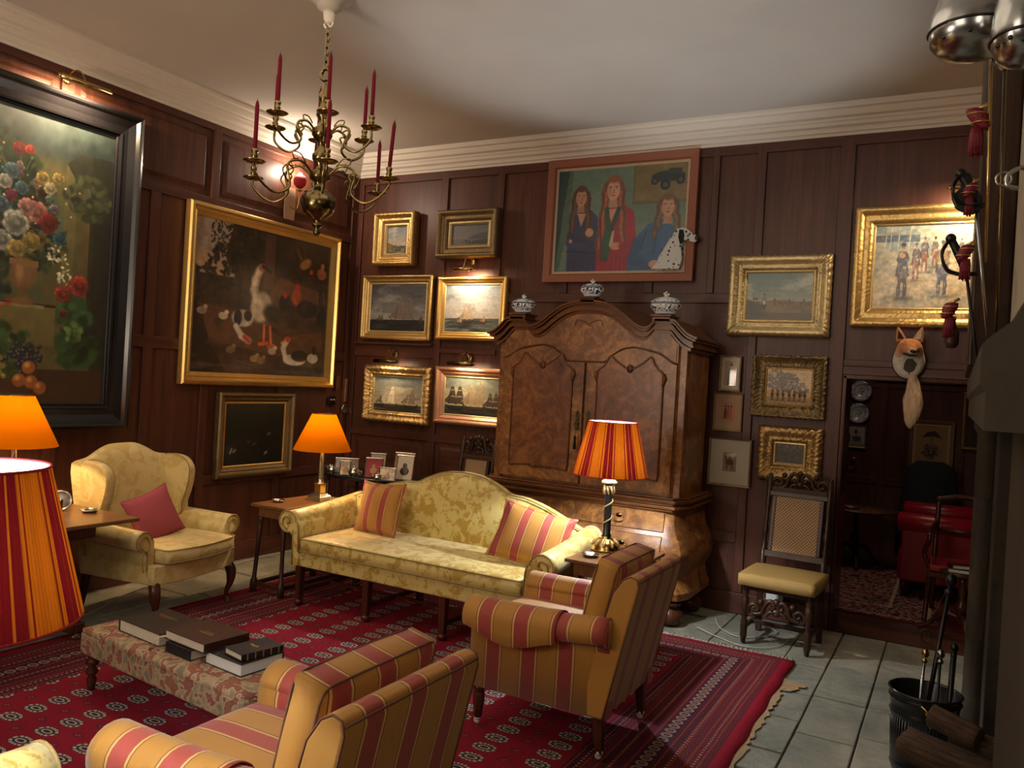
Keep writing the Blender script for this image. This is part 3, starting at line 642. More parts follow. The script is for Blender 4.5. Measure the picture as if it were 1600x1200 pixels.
def pt_rider(p, x, y, s, horse, coat, dark=(25, 22, 22)):
    q = p.asp; hi = tuple(min(255, c*1.35) for c in horse)
    p.blend(np.exp(-((p.u-x)/(s*.5))**2-((p.v-y)/(.10*s*q))**2), tuple(c*.5 for c in horse), .6)
    for dx, l in ((-.17, 0), (-.09, .12), (.10, .04), (.18, .14)): p.line([(x+dx*s*.8, y-.95*s*q), (x+dx*s*1.1, y-(.45+l)*s*q), (x+dx*s*.95, y-l*s*q)], .045*s, tuple(c*(.75 if l > .1 else 1) for c in horse))
    p.ell(x, y-1.15*s*q, .27*s, .42*s*q, horse, soft=.25); p.ell(x-.06*s, y-1.25*s*q, .12*s, .26*s*q, hi, soft=.7, op=.6)
    p.line([(x-.02*s, y-1.4*s*q), (x-.10*s, y-1.85*s*q), (x-.13*s, y-1.45*s*q)], .075*s, horse); p.line([(x-.09*s, y-1.8*s*q), (x-.13*s, y-1.45*s*q)], .03*s, hi); p.line([(x-.12*s, y-1.95*s*q), (x-.10*s, y-1.85*s*q)], .03*s, horse)
    p.line([(x-.2*s, y-1.75*s*q), (x-.27*s, y-1.15*s*q)], .055*s, dark); p.line([(x+.16*s, y-1.75*s*q), (x+.27*s, y-1.15*s*q)], .055*s, dark)
    p.poly([(x-.24*s, y-1.6*s*q), (x-.17*s, y-2.35*s*q), (x+.17*s, y-2.38*s*q), (x+.25*s, y-1.6*s*q)], coat); p.line([(x-.18*s, y-2.25*s*q), (x-.25*s, y-1.9*s*q), (x-.08*s, y-1.7*s*q)], .05*s, tuple(c*.85 for c in coat)); p.line([(x+.17*s, y-2.25*s*q), (x+.27*s, y-1.95*s*q), (x+.1*s, y-1.7*s*q)], .05*s, tuple(c*.75 for c in coat))
    p.ell(x, y-2.5*s*q, .085*s, .11*s*q, (158, 116, 90)); p.ell(x, y-2.68*s*q, .12*s, .13*s*q, dark)
def pt_plain(p):
    p.a[:] = np.array((96, 122, 122))*(1-p.v)[..., None]+np.array((176, 172, 140))*p.v[..., None]
    p.clouds((196, 196, 172), 0, .6, 3, .48, 4, .8); p.clouds((95, 105, 106), 0, .5, 4, .55, 4, .6)
    g = p.v > .60+.02*np.sin(p.u*9); p.blend(g*1., (104, 84, 48)); p.blend(g*(p.fbm(4, 4, sy=3)-.45)*4, (138, 112, 62), .7); p.blend((p.v > .85)*1., (62, 50, 32), .6)
    p.blend((p.v > .56+p.u*.5)*1.*(p.u < .25), (50, 52, 40), .8)
    pt_rider(p, .28, .92, .125, (46, 34, 28), (120, 110, 100)); p.ell(.28, .64, .022, .05, (200, 190, 175))
    for x in (.44,): p.ell(x, .64, .02, .09, (110, 45, 38)); p.ell(x, .56, .012, .02, (60, 40, 35))
    for x in (.52, .6, .68, .86): p.ell(x, .64, .045, .03, (110, 62, 34)); p.line([(x-.03, .65), (x-.03, .72)], .006, (80, 45, 28)); p.line([(x+.03, .65), (x+.03, .72)], .006, (80, 45, 28))
    for x in (.66, .88): p.ell(x, .59, .012, .035, (60, 50, 50))
    for x in (.12, .16): p.ell(x, .56, .02, .03, (70, 55, 45))
    p.tex(8)
def pt_cavalry(p):
    p.a[:] = (176, 168, 142); p.blend((.38-p.v)*8, (150, 170, 170)); p.blend((p.fbm(6, 4)-.45)*5, (205, 192, 165), .8); p.blend((.42-p.fbm(7, 4))*7, (118, 130, 128), .6)
    p.blend(((p.v > .12)&(p.v < .2)&(p.u < .45))*1., (66, 84, 112), .8)
    for x in (.12, .17, .25, .36): p.line([(x, 0), (x-.02, .3)], .006, (205, 200, 178))
    p.blend(((p.v > .5+.3*(.5-p.u)))*(p.fbm(5, 4)-.4)*3, (212, 180, 132), .8)
    for x, y, s in ((.72, .42, .10), (.6, .46, .12), (.85, .40, .09), (.50, .52, .14), (.42, .62, .15)): pt_rider(p, x, y+.05, s, (130, 84, 66), (96, 92, 92), (52, 50, 58))
    pt_rider(p, .68, .86, .22, (84, 86, 104), (150, 130, 96), (60, 60, 70)); pt_rider(p, .29, .88, .22, (70, 58, 56), (72, 76, 92), (52, 48, 56))
    p.ell(.28, .36, .035, .04, (190, 140, 80)); p.blend((p.fbm(26, 2)-.5)*3, (226, 216, 196), .45); p.tex(20)
def pt_small_boat(p):
    pt_sea((120, 128, 140), (186, 180, 160), (92, 92, 80), .72, (205, 198, 176), [(.78, .74, .09, (190, 170, 140), (60, 45, 38), .1, 1)])(p)
    p.poly([(0, .58), (.4, .70), (.35, .82), (0, .86)], (128, 98, 46)); p.leaves(.4, .9, .3, (70, 62, 44), 30, .04)
def pt_hills(p):
    p.a[:] = np.array((86, 88, 96))*(1-p.v)[..., None]+np.array((130, 112, 100))*p.v[..., None]
    p.poly([(.45, .62), (.62, .5), (.8, .42), (1, .34), (1, .8), (.5, .8)], (70, 74, 78)); p.blend((p.v > .7)*1., (92, 90, 92)); p.poly([(.3, 1), (.6, .8), (1, .7), (1, 1)], (62, 60, 54)); p.ell(.4, .8, .04, .05, (34, 30, 28)); p.ell(.48, .82, .03, .04, (34, 30, 28)); p.tex(8)
def pt_sepia(p):
    p.a[:] = (196, 158, 104); p.blend((p.v > .8)*1., (170, 140, 100)); p.leaves(.22, .32, .24, (98, 72, 44), 160, .035); p.leaves(.5, .38, .22, (92, 66, 42), 130, .035); p.leaves(.78, .55, .15, (105, 80, 52), 60, .03)
    for x in (.14, .26, .38, .52, .63, .75, .86): pt_rider(p, x, .90, .11, (52, 38, 30), (76, 60, 48))
    p.tex(20)
def pt_two_riders(p):
    p.a[:] = (58, 48, 34); p.blend((p.v < .35)*1., (110, 100, 78), .8); p.leaves(.25, .22, .28, (34, 32, 22), 90, .05); p.leaves(.8, .2, .25, (36, 32, 22), 80, .05); p.blend((p.v > .6)*(p.fbm(5)-.3)*3, (88, 74, 46), .7)
    pt_rider(p, .62, .97, .24, (40, 24, 18), (64, 40, 32)); pt_rider(p, .38, .93, .19, (30, 22, 18), (52, 40, 34)); p.tex(12)
def pt_lady(p, c=(92, 122, 128)):
    p.a[:] = (186, 152, 118); p.poly([(.42, .3), (.62, .3), (.78, .92), (.25, .92)], c); p.ell(.52, .36, .17, .11, c); p.line([(.42, .34), (.3, .5), (.42, .55)], .05, c); p.ell(.52, .2, .07, .055, (160, 112, 86)); p.ell(.55, .15, .12, .07, (44, 54, 52)); p.ell(.5, .93, .26, .03, (120, 100, 76)); p.tex(10)
def pt_trio(p):
    p.a[:] = (178, 122, 84); p.rect(.1, .88, .9, .9, (130, 90, 62))
    for x, c in ((.3, (60, 62, 76)), (.5, (168, 78, 40)), (.7, (172, 98, 52))): p.poly([(x-.07, .3), (x+.07, .3), (x+.13, .86), (x-.13, .86)], c); p.ell(x, .23, .06, .05, (110, 74, 56)); p.ell(x, .18, .08, .035, (40, 40, 48))
    p.tex(10)
def pt_horse(p):
    p.a[:] = (150, 122, 104); c = (92, 52, 42); p.ell(.5, .5, .3, .16, c); p.line([(.3, .48), (.22, .25)], .07, c); p.ell(.19, .24, .1, .05, c)
    for x in (.27, .36, .64, .73): p.line([(x, .55), (x, .85)], .035, c)
    p.ell(.5, .34, .09, .16, (70, 62, 78)); p.ell(.5, .16, .05, .05, (120, 80, 66)); p.tex(14)
def pt_face(p, x, y, s, skin, hair, long=1.0, turn=0, curl=0):
    q = p.asp; dk = tuple(c*.55 for c in skin)
    p.ell(x, y-.05*s*q, .60*s, .78*s*q, hair, soft=.1)
    for sx in (-1, 1):
        L_ = [(x+sx*(.42+.035*k+.05*math.sin(k*1.7))*s, y+(-.2+k*.24*long)*s*q) for k in range(10)]
        p.line(L_, .27*s, tuple(c*.85 for c in hair)); p.line([(a-sx*.05*s, b) for a, b in L_[1:]], .10*s, tuple(min(255, c*1.25) for c in hair), .7); p.line([(a+sx*.12*s+.03*s*math.sin(i*2.5), b) for i, (a, b) in enumerate(L_[1:])], .05*s, tuple(c*.6 for c in hair), .8)
    p.poly([(x-.18*s, y+.4*s*q), (x+.2*s, y+.4*s*q), (x+.3*s, y+1.05*s*q), (x-.28*s, y+1.05*s*q)], tuple(c*.86 for c in skin))
    p.ell(x, y+.05*s*q, .42*s, .62*s*q, skin, soft=.12); p.ell(x-.26*s, y+.12*s*q, .16*s, .4*s*q, tuple(c*.85 for c in skin), soft=.6, op=.6)
    p.ell(x, y-.5*s*q, .42*s, .2*s*q, hair, soft=.5)
    t = turn*s
    for sx in (-1, 1):
        p.ell(x+sx*.17*s+t, y-.03*s*q, .085*s, .04*s*q, (225, 210, 195)); p.ell(x+sx*.17*s+t, y-.03*s*q, .04*s, .04*s*q, (50, 42, 38)); p.line([(x+sx*.09*s+t, y-.13*s*q), (x+sx*.27*s+t, y-.12*s*q)], .03*s, tuple(c*.6 for c in hair))
    p.line([(x+.02*s+t, y), (x+.05*s+t, y+.18*s*q), (x-.03*s+t, y+.2*s*q)], .028*s, dk); p.ell(x+t, y+.36*s*q, .13*s, .04*s*q, (168, 70, 62)); p.line([(x-.12*s+t, y+.355*s*q), (x+.12*s+t, y+.355*s*q)], .012*s, (110, 44, 40))
def pt_portrait(p):
    q = p.asp
    p.a[:] = (96, 124, 104); p.blend((p.fbm(3)-.4)*3, (112, 136, 120), .7); p.poly([(0, 0), (.09, 0), (.05, .45), (.02, 1), (0, 1)], (22, 62, 60)); p.poly([(.09, 0), (.12, 0), (.1, .6), (.03, 1), (.0, 1), (.05, .5)], (74, 104, 86))
    p.rect(.60, 0, 1, .37, (96, 100, 58)); p.rect(.615, 0, 1, .345, (122, 106, 66)); p.blend((p.fbm(6)-.45)*4*((p.u > .62)&(p.v < .33)), (142, 118, 72), .7)
    p.ell(.86, .12, .13, .055, (26, 52, 46)); p.rect(.74, .10, .98, .17, (24, 46, 42)); p.rect(.86, .05, .96, .1, (40, 60, 58))
    for x, y, r in ((.76, .16, .03), (.84, .2, .04), (.95, .16, .035)): p.ell(x, y, r, r*q, (18, 24, 26)); p.ell(x, y, r*.5, r*.5*q, (72, 80, 72))
    # left figure, navy wrap, arms folded
    nv = (44, 50, 88); p.poly([(.13, .47), (.2, .40), (.28, .40), (.335, .47), (.35, .75), (.34, 1), (.10, 1), (.10, .72)], nv); pt_face(p, .195, .27, .11, (196, 146, 112), (92, 58, 38), 1.5, .01)
    p.poly([(.17, .43), (.24, .43), (.205, .56)], (196, 148, 116)); p.line([(.11, .72), (.2, .76), (.33, .68)], .035, (50, 58, 100)); p.line([(.12, .64), (.3, .74)], .03, (38, 44, 80)); p.ell(.275, .62, .035, .035*q, (206, 150, 120)); p.ell(.125, .70, .014, .02, (200, 150, 120)); p.line([(.1, .8), (.33, .82)], .01, (30, 34, 66))
    for k in range(6): p.line([(.13+.035*k, .84), (.12+.04*k, 1)], .004, (32, 36, 68))
    # middle figure, crimson coat and green scarf
    cr = (160, 26, 48); p.poly([(.35, .42), (.42, .36), (.54, .36), (.62, .44), (.655, .78), (.60, .84), (.58, 1), (.34, 1), (.34, .7)], cr); pt_face(p, .45, .21, .13, (212, 158, 130), (148, 84, 58), 1.6, 0)
    p.poly([(.41, .40), (.50, .40), (.455, .56)], (204, 150, 124)); p.line([(.405, .40), (.42, .58), (.40, .88)], .024, (28, 78, 58)); p.line([(.5, .40), (.45, .58), (.415, .88)], .022, (24, 68, 54)); p.poly([(.355, .86), (.44, .86), (.45, .62), (.40, .6)], (30, 84, 62))
    p.poly([(.455, .62), (.475, .6), (.465, .76), (.435, .76)], (190, 160, 120)); p.ell(.49, .76, .05, .03*q, (204, 146, 118)); p.line([(.63, .72), (.54, .76)], .035, (150, 24, 44)); p.line([(.36, .5), (.38, .9)], .01, (120, 18, 34))
    for k in range(4): p.line([(.47+.03*k, .86), (.46+.035*k, 1)], .004, (110, 16, 30))
    # right figure, blue shirt, leaning on the dog
    bl = (36, 92, 140); p.poly([(.66, .66), (.73, .56), (.84, .52), (.93, .6), (.96, .74), (.9, 1), (.58, 1), (.6, .85)], bl); pt_face(p, .87, .40, .118, (204, 152, 122), (116, 82, 56), .9, .02)
    p.line([(.66, .72), (.62, .9), (.74, .96)], .045, (30, 80, 124)); p.ell(.79, .94, .045, .03*q, (208, 152, 122)); p.line([(.72, .62), (.68, .8)], .008, (20, 60, 100)); p.line([(.8, .6), (.78, .84)], .008, (22, 64, 104))
    p.poly([(.8, 1), (.82, .88), (.9, .70), (1, .72), (1, 1)], (206, 206, 198)); r = np.random.RandomState(5)
    for _ in range(26):
        a, b = r.uniform(.84, 1), r.uniform(.76, 1); p.ell(a, b, .008, .014, (30, 32, 42))
    p.a *= .92; p.tex(8)
def pt_bird(p, x, y, s, body, wing, head, flip=1, neck=1.0, beak=(200, 90, 50)):
    q = p.asp
    for dx in (-.05, .18): p.line([(x+dx*s*flip, y-.4*s*q), (x+dx*s*flip, y)], .035*s, beak); p.line([(x+dx*s*flip-.1*s, y), (x+dx*s*flip+.12*s, y)], .025*s, beak)
    p.ell(x, y-.75*s*q, .55*s, .40*s*q, body, rot=.3*flip, soft=.25); p.ell(x+.14*s*flip, y-.78*s*q, .42*s, .28*s*q, wing, rot=.5*flip, soft=.4)
    n = [(x-.38*s*flip, y-.9*s*q), (x-.5*s*flip, y-(1.2+.2*neck)*s*q), (x-.36*s*flip, y-(1.3+.8*neck)*s*q)]
    p.line([tuple(v) for v in n], .11*s, head); p.ell(n[2][0], n[2][1], .16*s, .13*s*q, head); p.line([n[2], (n[2][0]+.26*s*flip, n[2][1]+.08*s*q)], .05*s, beak); p.ell(n[2][0]+.04*s*flip, n[2][1]-.02*s*q, .02*s, .02*s*q, (20, 18, 16))
def pt_poultry(p):
    p.a[:] = (48, 34, 26); p.blend((p.fbm(3)-.4)*3, (66, 44, 32), .8)
    p.poly([(0, 0), (.24, 0), (.20, .2), (.28, .38), (0, .5)], (146, 128, 112)); p.blend(((p.v > .22)&(p.v < .36)&(p.u < .22))*(p.fbm(4)-.3)*3, (178, 138, 104), .8); p.blend(((p.v > .36)&(p.v < .5)&(p.u < .4))*1., (52, 42, 32))
    p.leaves(.20, .10, .11, (44, 38, 26), 190, .010); p.line([(.32, .6), (.29, .35), (.26, .15)], .02, (34, 27, 20)); p.leaves(.30, .2, .10, (36, 30, 22), 200, .014); p.leaves(.2, .3, .12, (40, 34, 24), 90, .02); p.leaves(.07, .42, .1, (46, 38, 26), 60, .02); p.leaves(.36, .18, .13, (34, 27, 20), 90, .03)
    p.rect(.47, .02, .545, .4, (70, 48, 40)); p.rect(.545, 0, 1, .3, (38, 26, 22)); p.poly([(.5, .46), (.6, .3), (.75, .33), (.96, .36), (.98, .45), (.72, .44), (.55, .52)], (92, 60, 40))
    p.poly([(.02, .55), (.3, .58), (.62, .72), (.95, .66), (.98, .8), (.6, .86), (.2, .8), (.06, .72)], (84, 56, 38)); p.blend(((p.v > .55)&(p.v < .82))*(p.fbm(8)-.5)*4, (112, 78, 52), .6); p.poly([(0, .5), (.06, .6), (.12, .8), (.24, 1), (0, 1)], (36, 28, 20)); p.rect(.62, .9, 1, 1, (46, 42, 36)); p.blend((p.v > .88)*(p.fbm(6, 3, sy=6)-.5)*5, (96, 88, 76), .5)
    # tall white goose
    wh = (188, 170, 146); p.ell(.52, .55, .085, .12, (96, 74, 58), rot=.5, soft=.3); p.ell(.46, .53, .085, .125, wh, rot=.4, soft=.25); p.ell(.55, .57, .09, .08, (56, 42, 34), rot=.4, soft=.4)
    p.line([(.43, .50), (.405, .42), (.41, .35), (.435, .28)], .036, tuple(c*.9 for c in wh)); p.line([(.42, .49), (.398, .41), (.405, .35), (.43, .28)], .018, tuple(min(255, c*1.12) for c in wh)); p.ell(.44, .50, .06, .07, tuple(min(255, c*1.08) for c in wh), soft=.8); p.ell(.455, .255, .03, .03, (150, 90, 66)); p.line([(.46, .245), (.515, .275)], .013, (40, 30, 26)); p.line([(.49, .65), (.495, .78)], .012, (196, 98, 62)); p.line([(.535, .66), (.55, .79)], .012, (196, 98, 62)); p.line([(.46, .785), (.52, .775)], .014, (190, 88, 56)); p.line([(.53, .80), (.57, .79)], .014, (190, 88, 56))
    p.ell(.335, .62, .085, .065, (186, 178, 164), soft=.2); p.ell(.30, .62, .03, .06, (34, 28, 26)); p.ell(.37, .6, .03, .04, (44, 36, 32)); p.line([(.29, .68), (.33, .74), (.385, .77)], .024, (190, 182, 168)); p.line([(.35, .745), (.39, .775)], .016, (176, 62, 50))
    for x, y, c in ((.17, .66, (60, 50, 42)), (.2, .62, (176, 164, 140)), (.26, .84, (120, 104, 78)), (.43, .89, (128, 108, 70)), (.48, .9, (120, 96, 60)), (.06, .6, (150, 128, 110)), (.56, .83, (170, 160, 140))): p.ell(x, y, .034, .026, c); p.ell(x+.022, y-.026, .016, .016, tuple(k*1.15 for k in c))
    p.ell(.74, .88, .10, .045, (196, 188, 172)); p.ell(.78, .85, .075, .045, (26, 22, 22)); p.line([(.67, .88), (.645, .8), (.675, .74)], .024, (196, 188, 172)); p.ell(.675, .735, .03, .022, (180, 66, 52)); p.line([(.66, .745), (.63, .765)], .01, (200, 150, 90))
    p.ell(.89, .86, .05, .04, (176, 168, 152)); p.ell(.9, .80, .02, .035, (26, 26, 24)); p.ell(.95, .94, .05, .03, (24, 24, 24))
    p.ell(.73, .42, .045, .075, (176, 76, 42), soft=.3); p.ell(.735, .35, .022, .03, (186, 44, 36)); p.ell(.82, .5, .09, .07, (28, 22, 22)); p.ell(.64, .47, .05, .06, (34, 28, 26)); p.ell(.64, .42, .018, .024, (160, 48, 40)); p.line([(.93, .36), (.94, .5)], .022, (22, 24, 26)); p.ell(.95, .56, .045, .09, (24, 24, 26))
    p.ell(.79, .17, .06, .04, (146, 98, 48), rot=-.5, soft=.3); p.line([(.75, .14), (.72, .08)], .014, (80, 60, 36)); p.ell(.84, .22, .016, .02, (170, 54, 40)); p.ell(.93, .22, .045, .045, (140, 84, 54)); p.ell(.935, .16, .018, .025, (160, 110, 80))
    p.a *= 1.1; p.blend((p.fbm(9, 4, sx=2)-.5)*3, (92, 66, 46), .4); p.blend((p.fbm(40, 2)-.5)*1.2, (150, 120, 90), .25); p.tex(14)
def pt_flowers(p):
    p.a[:] = (86, 82, 52); p.blend((p.fbm(2)-.4)*3, (104, 98, 62), .8); p.blend((.16+.03*p.u-p.v)*16, (42, 52, 50)); p.blend((.16-p.v)*20*(p.fbm(8)-.4)*2, (74, 88, 86), .7)
    p.rect(.74, .15, .80, .6, (98, 92, 60)); p.poly([(.74, .15), (.82, .10), (1, .14), (1, 1), (.92, 1), (.90, .3)], (44, 46, 36)); p.rect(.83, .3, .88, .62, (92, 80, 50)); p.rect(.88, .1, 1, .8, (36, 38, 30), .8)
    p.rect(0, .66, .72, .80, (110, 100, 62)); p.rect(.0, .655, .72, .663, (48, 42, 26)); p.rect(0, .66, .66, .67, (132, 120, 78)); p.rect(0, .88, 1, 1, (62, 46, 32)); p.poly([(.0, .55), (.2, .56), (.25, .66), (0, .66)], (50, 44, 30))
    # dark foliage mass then blooms
    for x, y, r in ((.45, .3, .24), (.35, .42, .22), (.55, .42, .2), (.4, .2, .16)): p.leaves(x, y, r, (40, 52, 34), 150, .03)
    p.leaves(.86, .26, .12, (62, 68, 46), 80, .03); p.leaves(.12, .3, .12, (56, 60, 40), 70, .03)
    def bloom(x, y, r, c, n=9):
        q = p.asp
        for k in range(3):
            for i in range(n):
                a = 2*PI*i/n+k*.4+p.r.rand()*.3; d = r*(.75-.27*k); s_ = p.r.uniform(.75, 1.12)*(1-.12*k)
                p.ell(x+d*math.cos(a), y+d*math.sin(a)*q, r*.46, r*.46*q, tuple(v*s_*.62 for v in c), soft=.3); p.ell(x+d*math.cos(a)-.1*r, y+(d*math.sin(a)-.12*r)*q, r*.36, r*.36*q, tuple(min(255, v*s_) for v in c), soft=.7)
        p.ell(x, y, r*.2, r*.2*q, tuple(v*.6 for v in c), soft=.7)
    W, Pk, Rd, Bl, Ye, Cr = (214, 214, 200), (206, 136, 124), (150, 50, 44), (104, 136, 152), (190, 164, 92), (212, 198, 150)
    rr = np.random.RandomState(21); cl = [W, Pk, Bl, Cr, W, Rd, Bl, Ye, (150, 120, 140)]
    for k in range(70):
        a, d = rr.rand()*2*PI, rr.rand()**.6; bloom(.45+.25*d*math.cos(a), .345+.16*d*math.sin(a), rr.uniform(.012, .028), tuple(c*rr.uniform(.45, .8) for c in cl[rr.randint(9)]), 6)
    for k in range(90): x, y = .45+rr.randn()*.14, .34+rr.randn()*.09; p.ell(x, y, .006, .006*p.asp, tuple(c*.9 for c in cl[rr.randint(9)]))
    for k in range(40):
        a = rr.rand()*2*PI; x, y = .48+.24*math.cos(a), .32+.17*math.sin(a); p.line([(.48+.16*math.cos(a), .32+.12*math.sin(a)), (x, y)], .003, (70, 84, 50)); p.ell(x, y, .014, .008, (84, 96, 58), rot=a, soft=.5)
    for b in ((.50, .14, .030, Rd), (.55, .135, .022, (196, 70, 44)), (.28, .2, .035, Pk), (.36, .17, .03, Bl), (.47, .22, .035, Bl), (.44, .26, .032, W), (.52, .27, .03, Bl), (.62, .22, .03, Ye), (.70, .21, .028, Ye), (.66, .25, .03, Cr), (.36, .28, .045, W), (.42, .34, .042, Bl),
              (.60, .34, .05, Pk), (.66, .37, .045, Rd), (.55, .33, .04, (222, 160, 150)), (.50, .39, .058, W), (.38, .40, .045, Pk), (.44, .455, .045, W), (.58, .445, .042, Ye), (.51, .475, .04, (214, 184, 110)), (.30, .36, .045, Cr), (.25, .44, .04, Rd), (.32, .47, .04, W), (.22, .32, .035, Ye), (.28, .29, .03, Bl), (.72, .42, .03, (60, 120, 138))): bloom(*b)
    p.leaves(.72, .48, .06, (206, 200, 168), 30, .012); p.leaves(.76, .55, .04, (200, 194, 160), 20, .012)
    # urn
    p.ell(.55, .555, .075, .06, (116, 86, 56)); p.ell(.53, .545, .03, .05, (158, 120, 80), soft=.7); p.rect(.48, .51, .62, .53, (132, 98, 62)); p.rect(.535, .6, .565, .64, (104, 76, 48)); p.ell(.55, .65, .065, .014, (116, 88, 56)); p.leaves(.42, .6, .07, (44, 62, 48), 26, .03); p.leaves(.44, .665, .05, (190, 70, 40), 12, .014)
    # poppies and vine on the right
    p.leaves(.82, .68, .09, (54, 84, 50), 50, .035); p.leaves(.84, .8, .10, (44, 72, 42), 70, .045); p.leaves(.82, .74, .05, (96, 120, 66), 14, .03); bloom(.84, .575, .05, (214, 82, 70)); bloom(.755, .61, .04, (196, 84, 64)); bloom(.76, .68, .018, Rd)
    # fruit
    p.leaves(.5, .82, .12, (52, 76, 40), 60, .04); r = np.random.RandomState(9)
    for _ in range(60): x, y = .57+r.randn()*.045, .84+r.randn()*.022; p.ell(x, y, .014, .014*p.asp, (46, 42, 54)); p.ell(x-.004, y-.004, .005, .005*p.asp, (110, 106, 118))
    for _ in range(60): x, y = .40+r.randn()*.04, .86+r.randn()*.025; p.ell(x, y, .014, .014*p.asp, (128, 122, 60)); p.ell(x-.004, y-.004, .005, .005*p.asp, (196, 190, 120))
    for x, y in ((.6, .875), (.555, .92), (.615, .925), (.66, .945), (.25, .9), (.2, .86)): p.ell(x, y, .036, .036*p.asp, (150, 92, 48)); p.ell(x-.008, y-.008, .02, .02*p.asp, (206, 160, 96), soft=.8)
    p.leaves(.33, .93, .06, (170, 60, 36), 30, .014); p.a *= .86; p.tex(12)
def pt_dark(p):
    p.a[:] = (24, 26, 18); p.blend((.4-p.v)*3*(p.u < .7), (40, 44, 28)); p.blend((p.fbm(4)-.5)*4, (34, 28, 18), .7)
    for x, y, c in ((.17, .76, (130, 120, 88)), (.5, .66, (90, 76, 44)), (.74, .5, (110, 100, 70)), (.7, .82, (140, 134, 110)), (.4, .62, (70, 60, 40))): p.ell(x, y, .05, .03, c, rot=-.5, soft=.6)
    p.line([(.1, .8), (.13, .72)], .01, (170, 160, 130)); p.tex(12)
def pt_umbrella(p):
    p.a[:] = (150, 118, 76); p.poly([(.2, .3), (.35, .16), (.6, .12), (.85, .3), (.6, .26), (.4, .27)], (46, 38, 32)); p.leaves(.5, .62, .28, (104, 82, 54), 90, .05); p.leaves(.5, .6, .2, (70, 56, 40), 40, .05); p.line([(.52, .26), (.5, .5)], .012, (60, 48, 36)); p.ell(.5, .48, .08, .07, (120, 92, 64))
def pt_figures(p):
    p.a[:] = (150, 148, 130); p.ell(.15, .65, .08, .28, (40, 42, 44)); p.ell(.5, .3, .1, .14, (60, 58, 54)); p.rect(.3, .5, .8, .8, (92, 90, 84)); p.rect(0, .85, 1, 1, (110, 108, 98)); p.ell(.55, .62, .2, .12, (60, 58, 54))
def pt_night(p): p.a[:] = (22, 20, 15); p.blend((p.fbm(4)-.5)*4, (40, 34, 22), .8)

# ------------------------------------------------------------------ pictures hung on the walls
picture('flower_painting', 'tall still life of flowers and fruit in a broad black frame on the left wall', (2.22, 3.94, 1.22, 3.55), 'L', .165, pt_flowers, 'ebony', 'scoop', .09, 300, .015, 'ebony', seed=1)
picture('bird_painting', 'large painting of a white goose among ducks and hens in a smooth gold frame', (4.42, 6.24, 1.56, 3.06), 'L', .105, pt_poultry, 'gilt_smooth', 'std', .07, 300, seed=2)
picture('dark_painting', 'small dark painting in a dull gilt frame beneath the goose painting', (4.83, 5.73, .75, 1.5), 'L', .085, pt_dark, 'gilt_dull', 'std', .06, 130, .02, 'gilt', seed=3)
pc = picture('family_portrait', 'portrait of three women with a spotted dog in a wide terracotta frame above the armoire', (-3.345, -1.965, 2.645, 3.74), 'B', .075, pt_portrait, 'terracotta_frame', 'flat', .045, 320, .025, 'cream_slip', seed=4)
# the dog's painted head is a cut-out board that laps over the frame
m = MB(); dog = [(.34, .10), (.58, .10), (.60, .18), (.585, .28), (.605, .34), (.655, .325), (.70, .315), (.725, .335), (.72, .365), (.67, .395), (.635, .425), (.59, .44), (.545, .43), (.52, .40), (.50, .34), (.44, .25), (.40, .17)]
m.prism(dog, -.066, -.054); dg = m.build('dog_cutout', 'porcelain', pc); dg['label'] = 'white spotted dog cut-out lapping over the frame'
t = NT('spotted_dog'); x, y, z = t.coord(); vv = t.voro(X(t, t.co), 26); nn = t.noise(X(t, t.co), 30, 2)
m = MB(); m.prism([(.565, .425), (.60, .42), (.612, .37), (.60, .31), (.578, .30), (.56, .36)], -.069, -.0655); eo = m.build('dog_ear', 'dark_cloth', pc)
m = MB(); m.ball((.655, -.066, .385), .009, 8, (1, .4, 1)); m.ball((.712, -.066, .352), .014, 8, (1, .4, 1)); m.build('dog_features', 'black_paint', pc)
t.set(col=t.mix((vv+nn*.35 < .45).mx(((x-.715).abs() < .014)*((z-.35).abs() < .02)), (0.56, 0.56, 0.54), (0.03, 0.033, 0.05)), rough=.6); dg.data.materials[0] = t.m
picture('small_boat_painting', 'small upright sea painting of a boat, top left of the sea pictures', (-5.28, -4.77, 2.82, 3.355), 'B', .105, pt_small_boat, 'gilt', 'std', .10, 110, .03, seed=5, orn=.004)
picture('shore_painting', 'small wide painting of a misty shore in a deep gilt frame above the tall ship', (-4.50, -3.82, 2.88, 3.34), 'B', .105, pt_hills, 'gilt_dull', 'std', .11, 130, .03, seed=6, orn=.003)
picture('grey_ship_painting', 'sea painting of a ship under stormy grey clouds in a gold frame', (-5.405, -4.54, 2.08, 2.73), 'B', .075, pt_sea((72, 74, 80), (134, 130, 124), (34, 36, 34), .76, (160, 156, 148), [(.62, .88, .19, (112, 100, 88), (34, 26, 24), .02, 2), (.2, .80, .05, (86, 84, 80), (40, 38, 38), 0, 2), (.93, .83, .05, (70, 60, 54), (44, 34, 32), 0, 1)]), 'gilt', 'std', .06, 170, .018, seed=7, orn=.002)
picture('bright_ship_painting', 'brightly lit sea painting of a tall ship beneath a glowing picture light', (-4.475, -3.71, 2.10, 2.705), 'B', .065, pt_sea((150, 165, 182), (196, 188, 178), (84, 88, 82), .70, (206, 206, 206), [(.42, .80, .115, (176, 158, 130), (50, 40, 36), 0, 2), (.30, .82, .05, (170, 150, 130), (60, 46, 40), 0, 1), (.72, .80, .05, (176, 130, 110), (60, 46, 40), 0, 1)]), 'gilt_smooth', 'std', .06, 170, .015, seed=8)
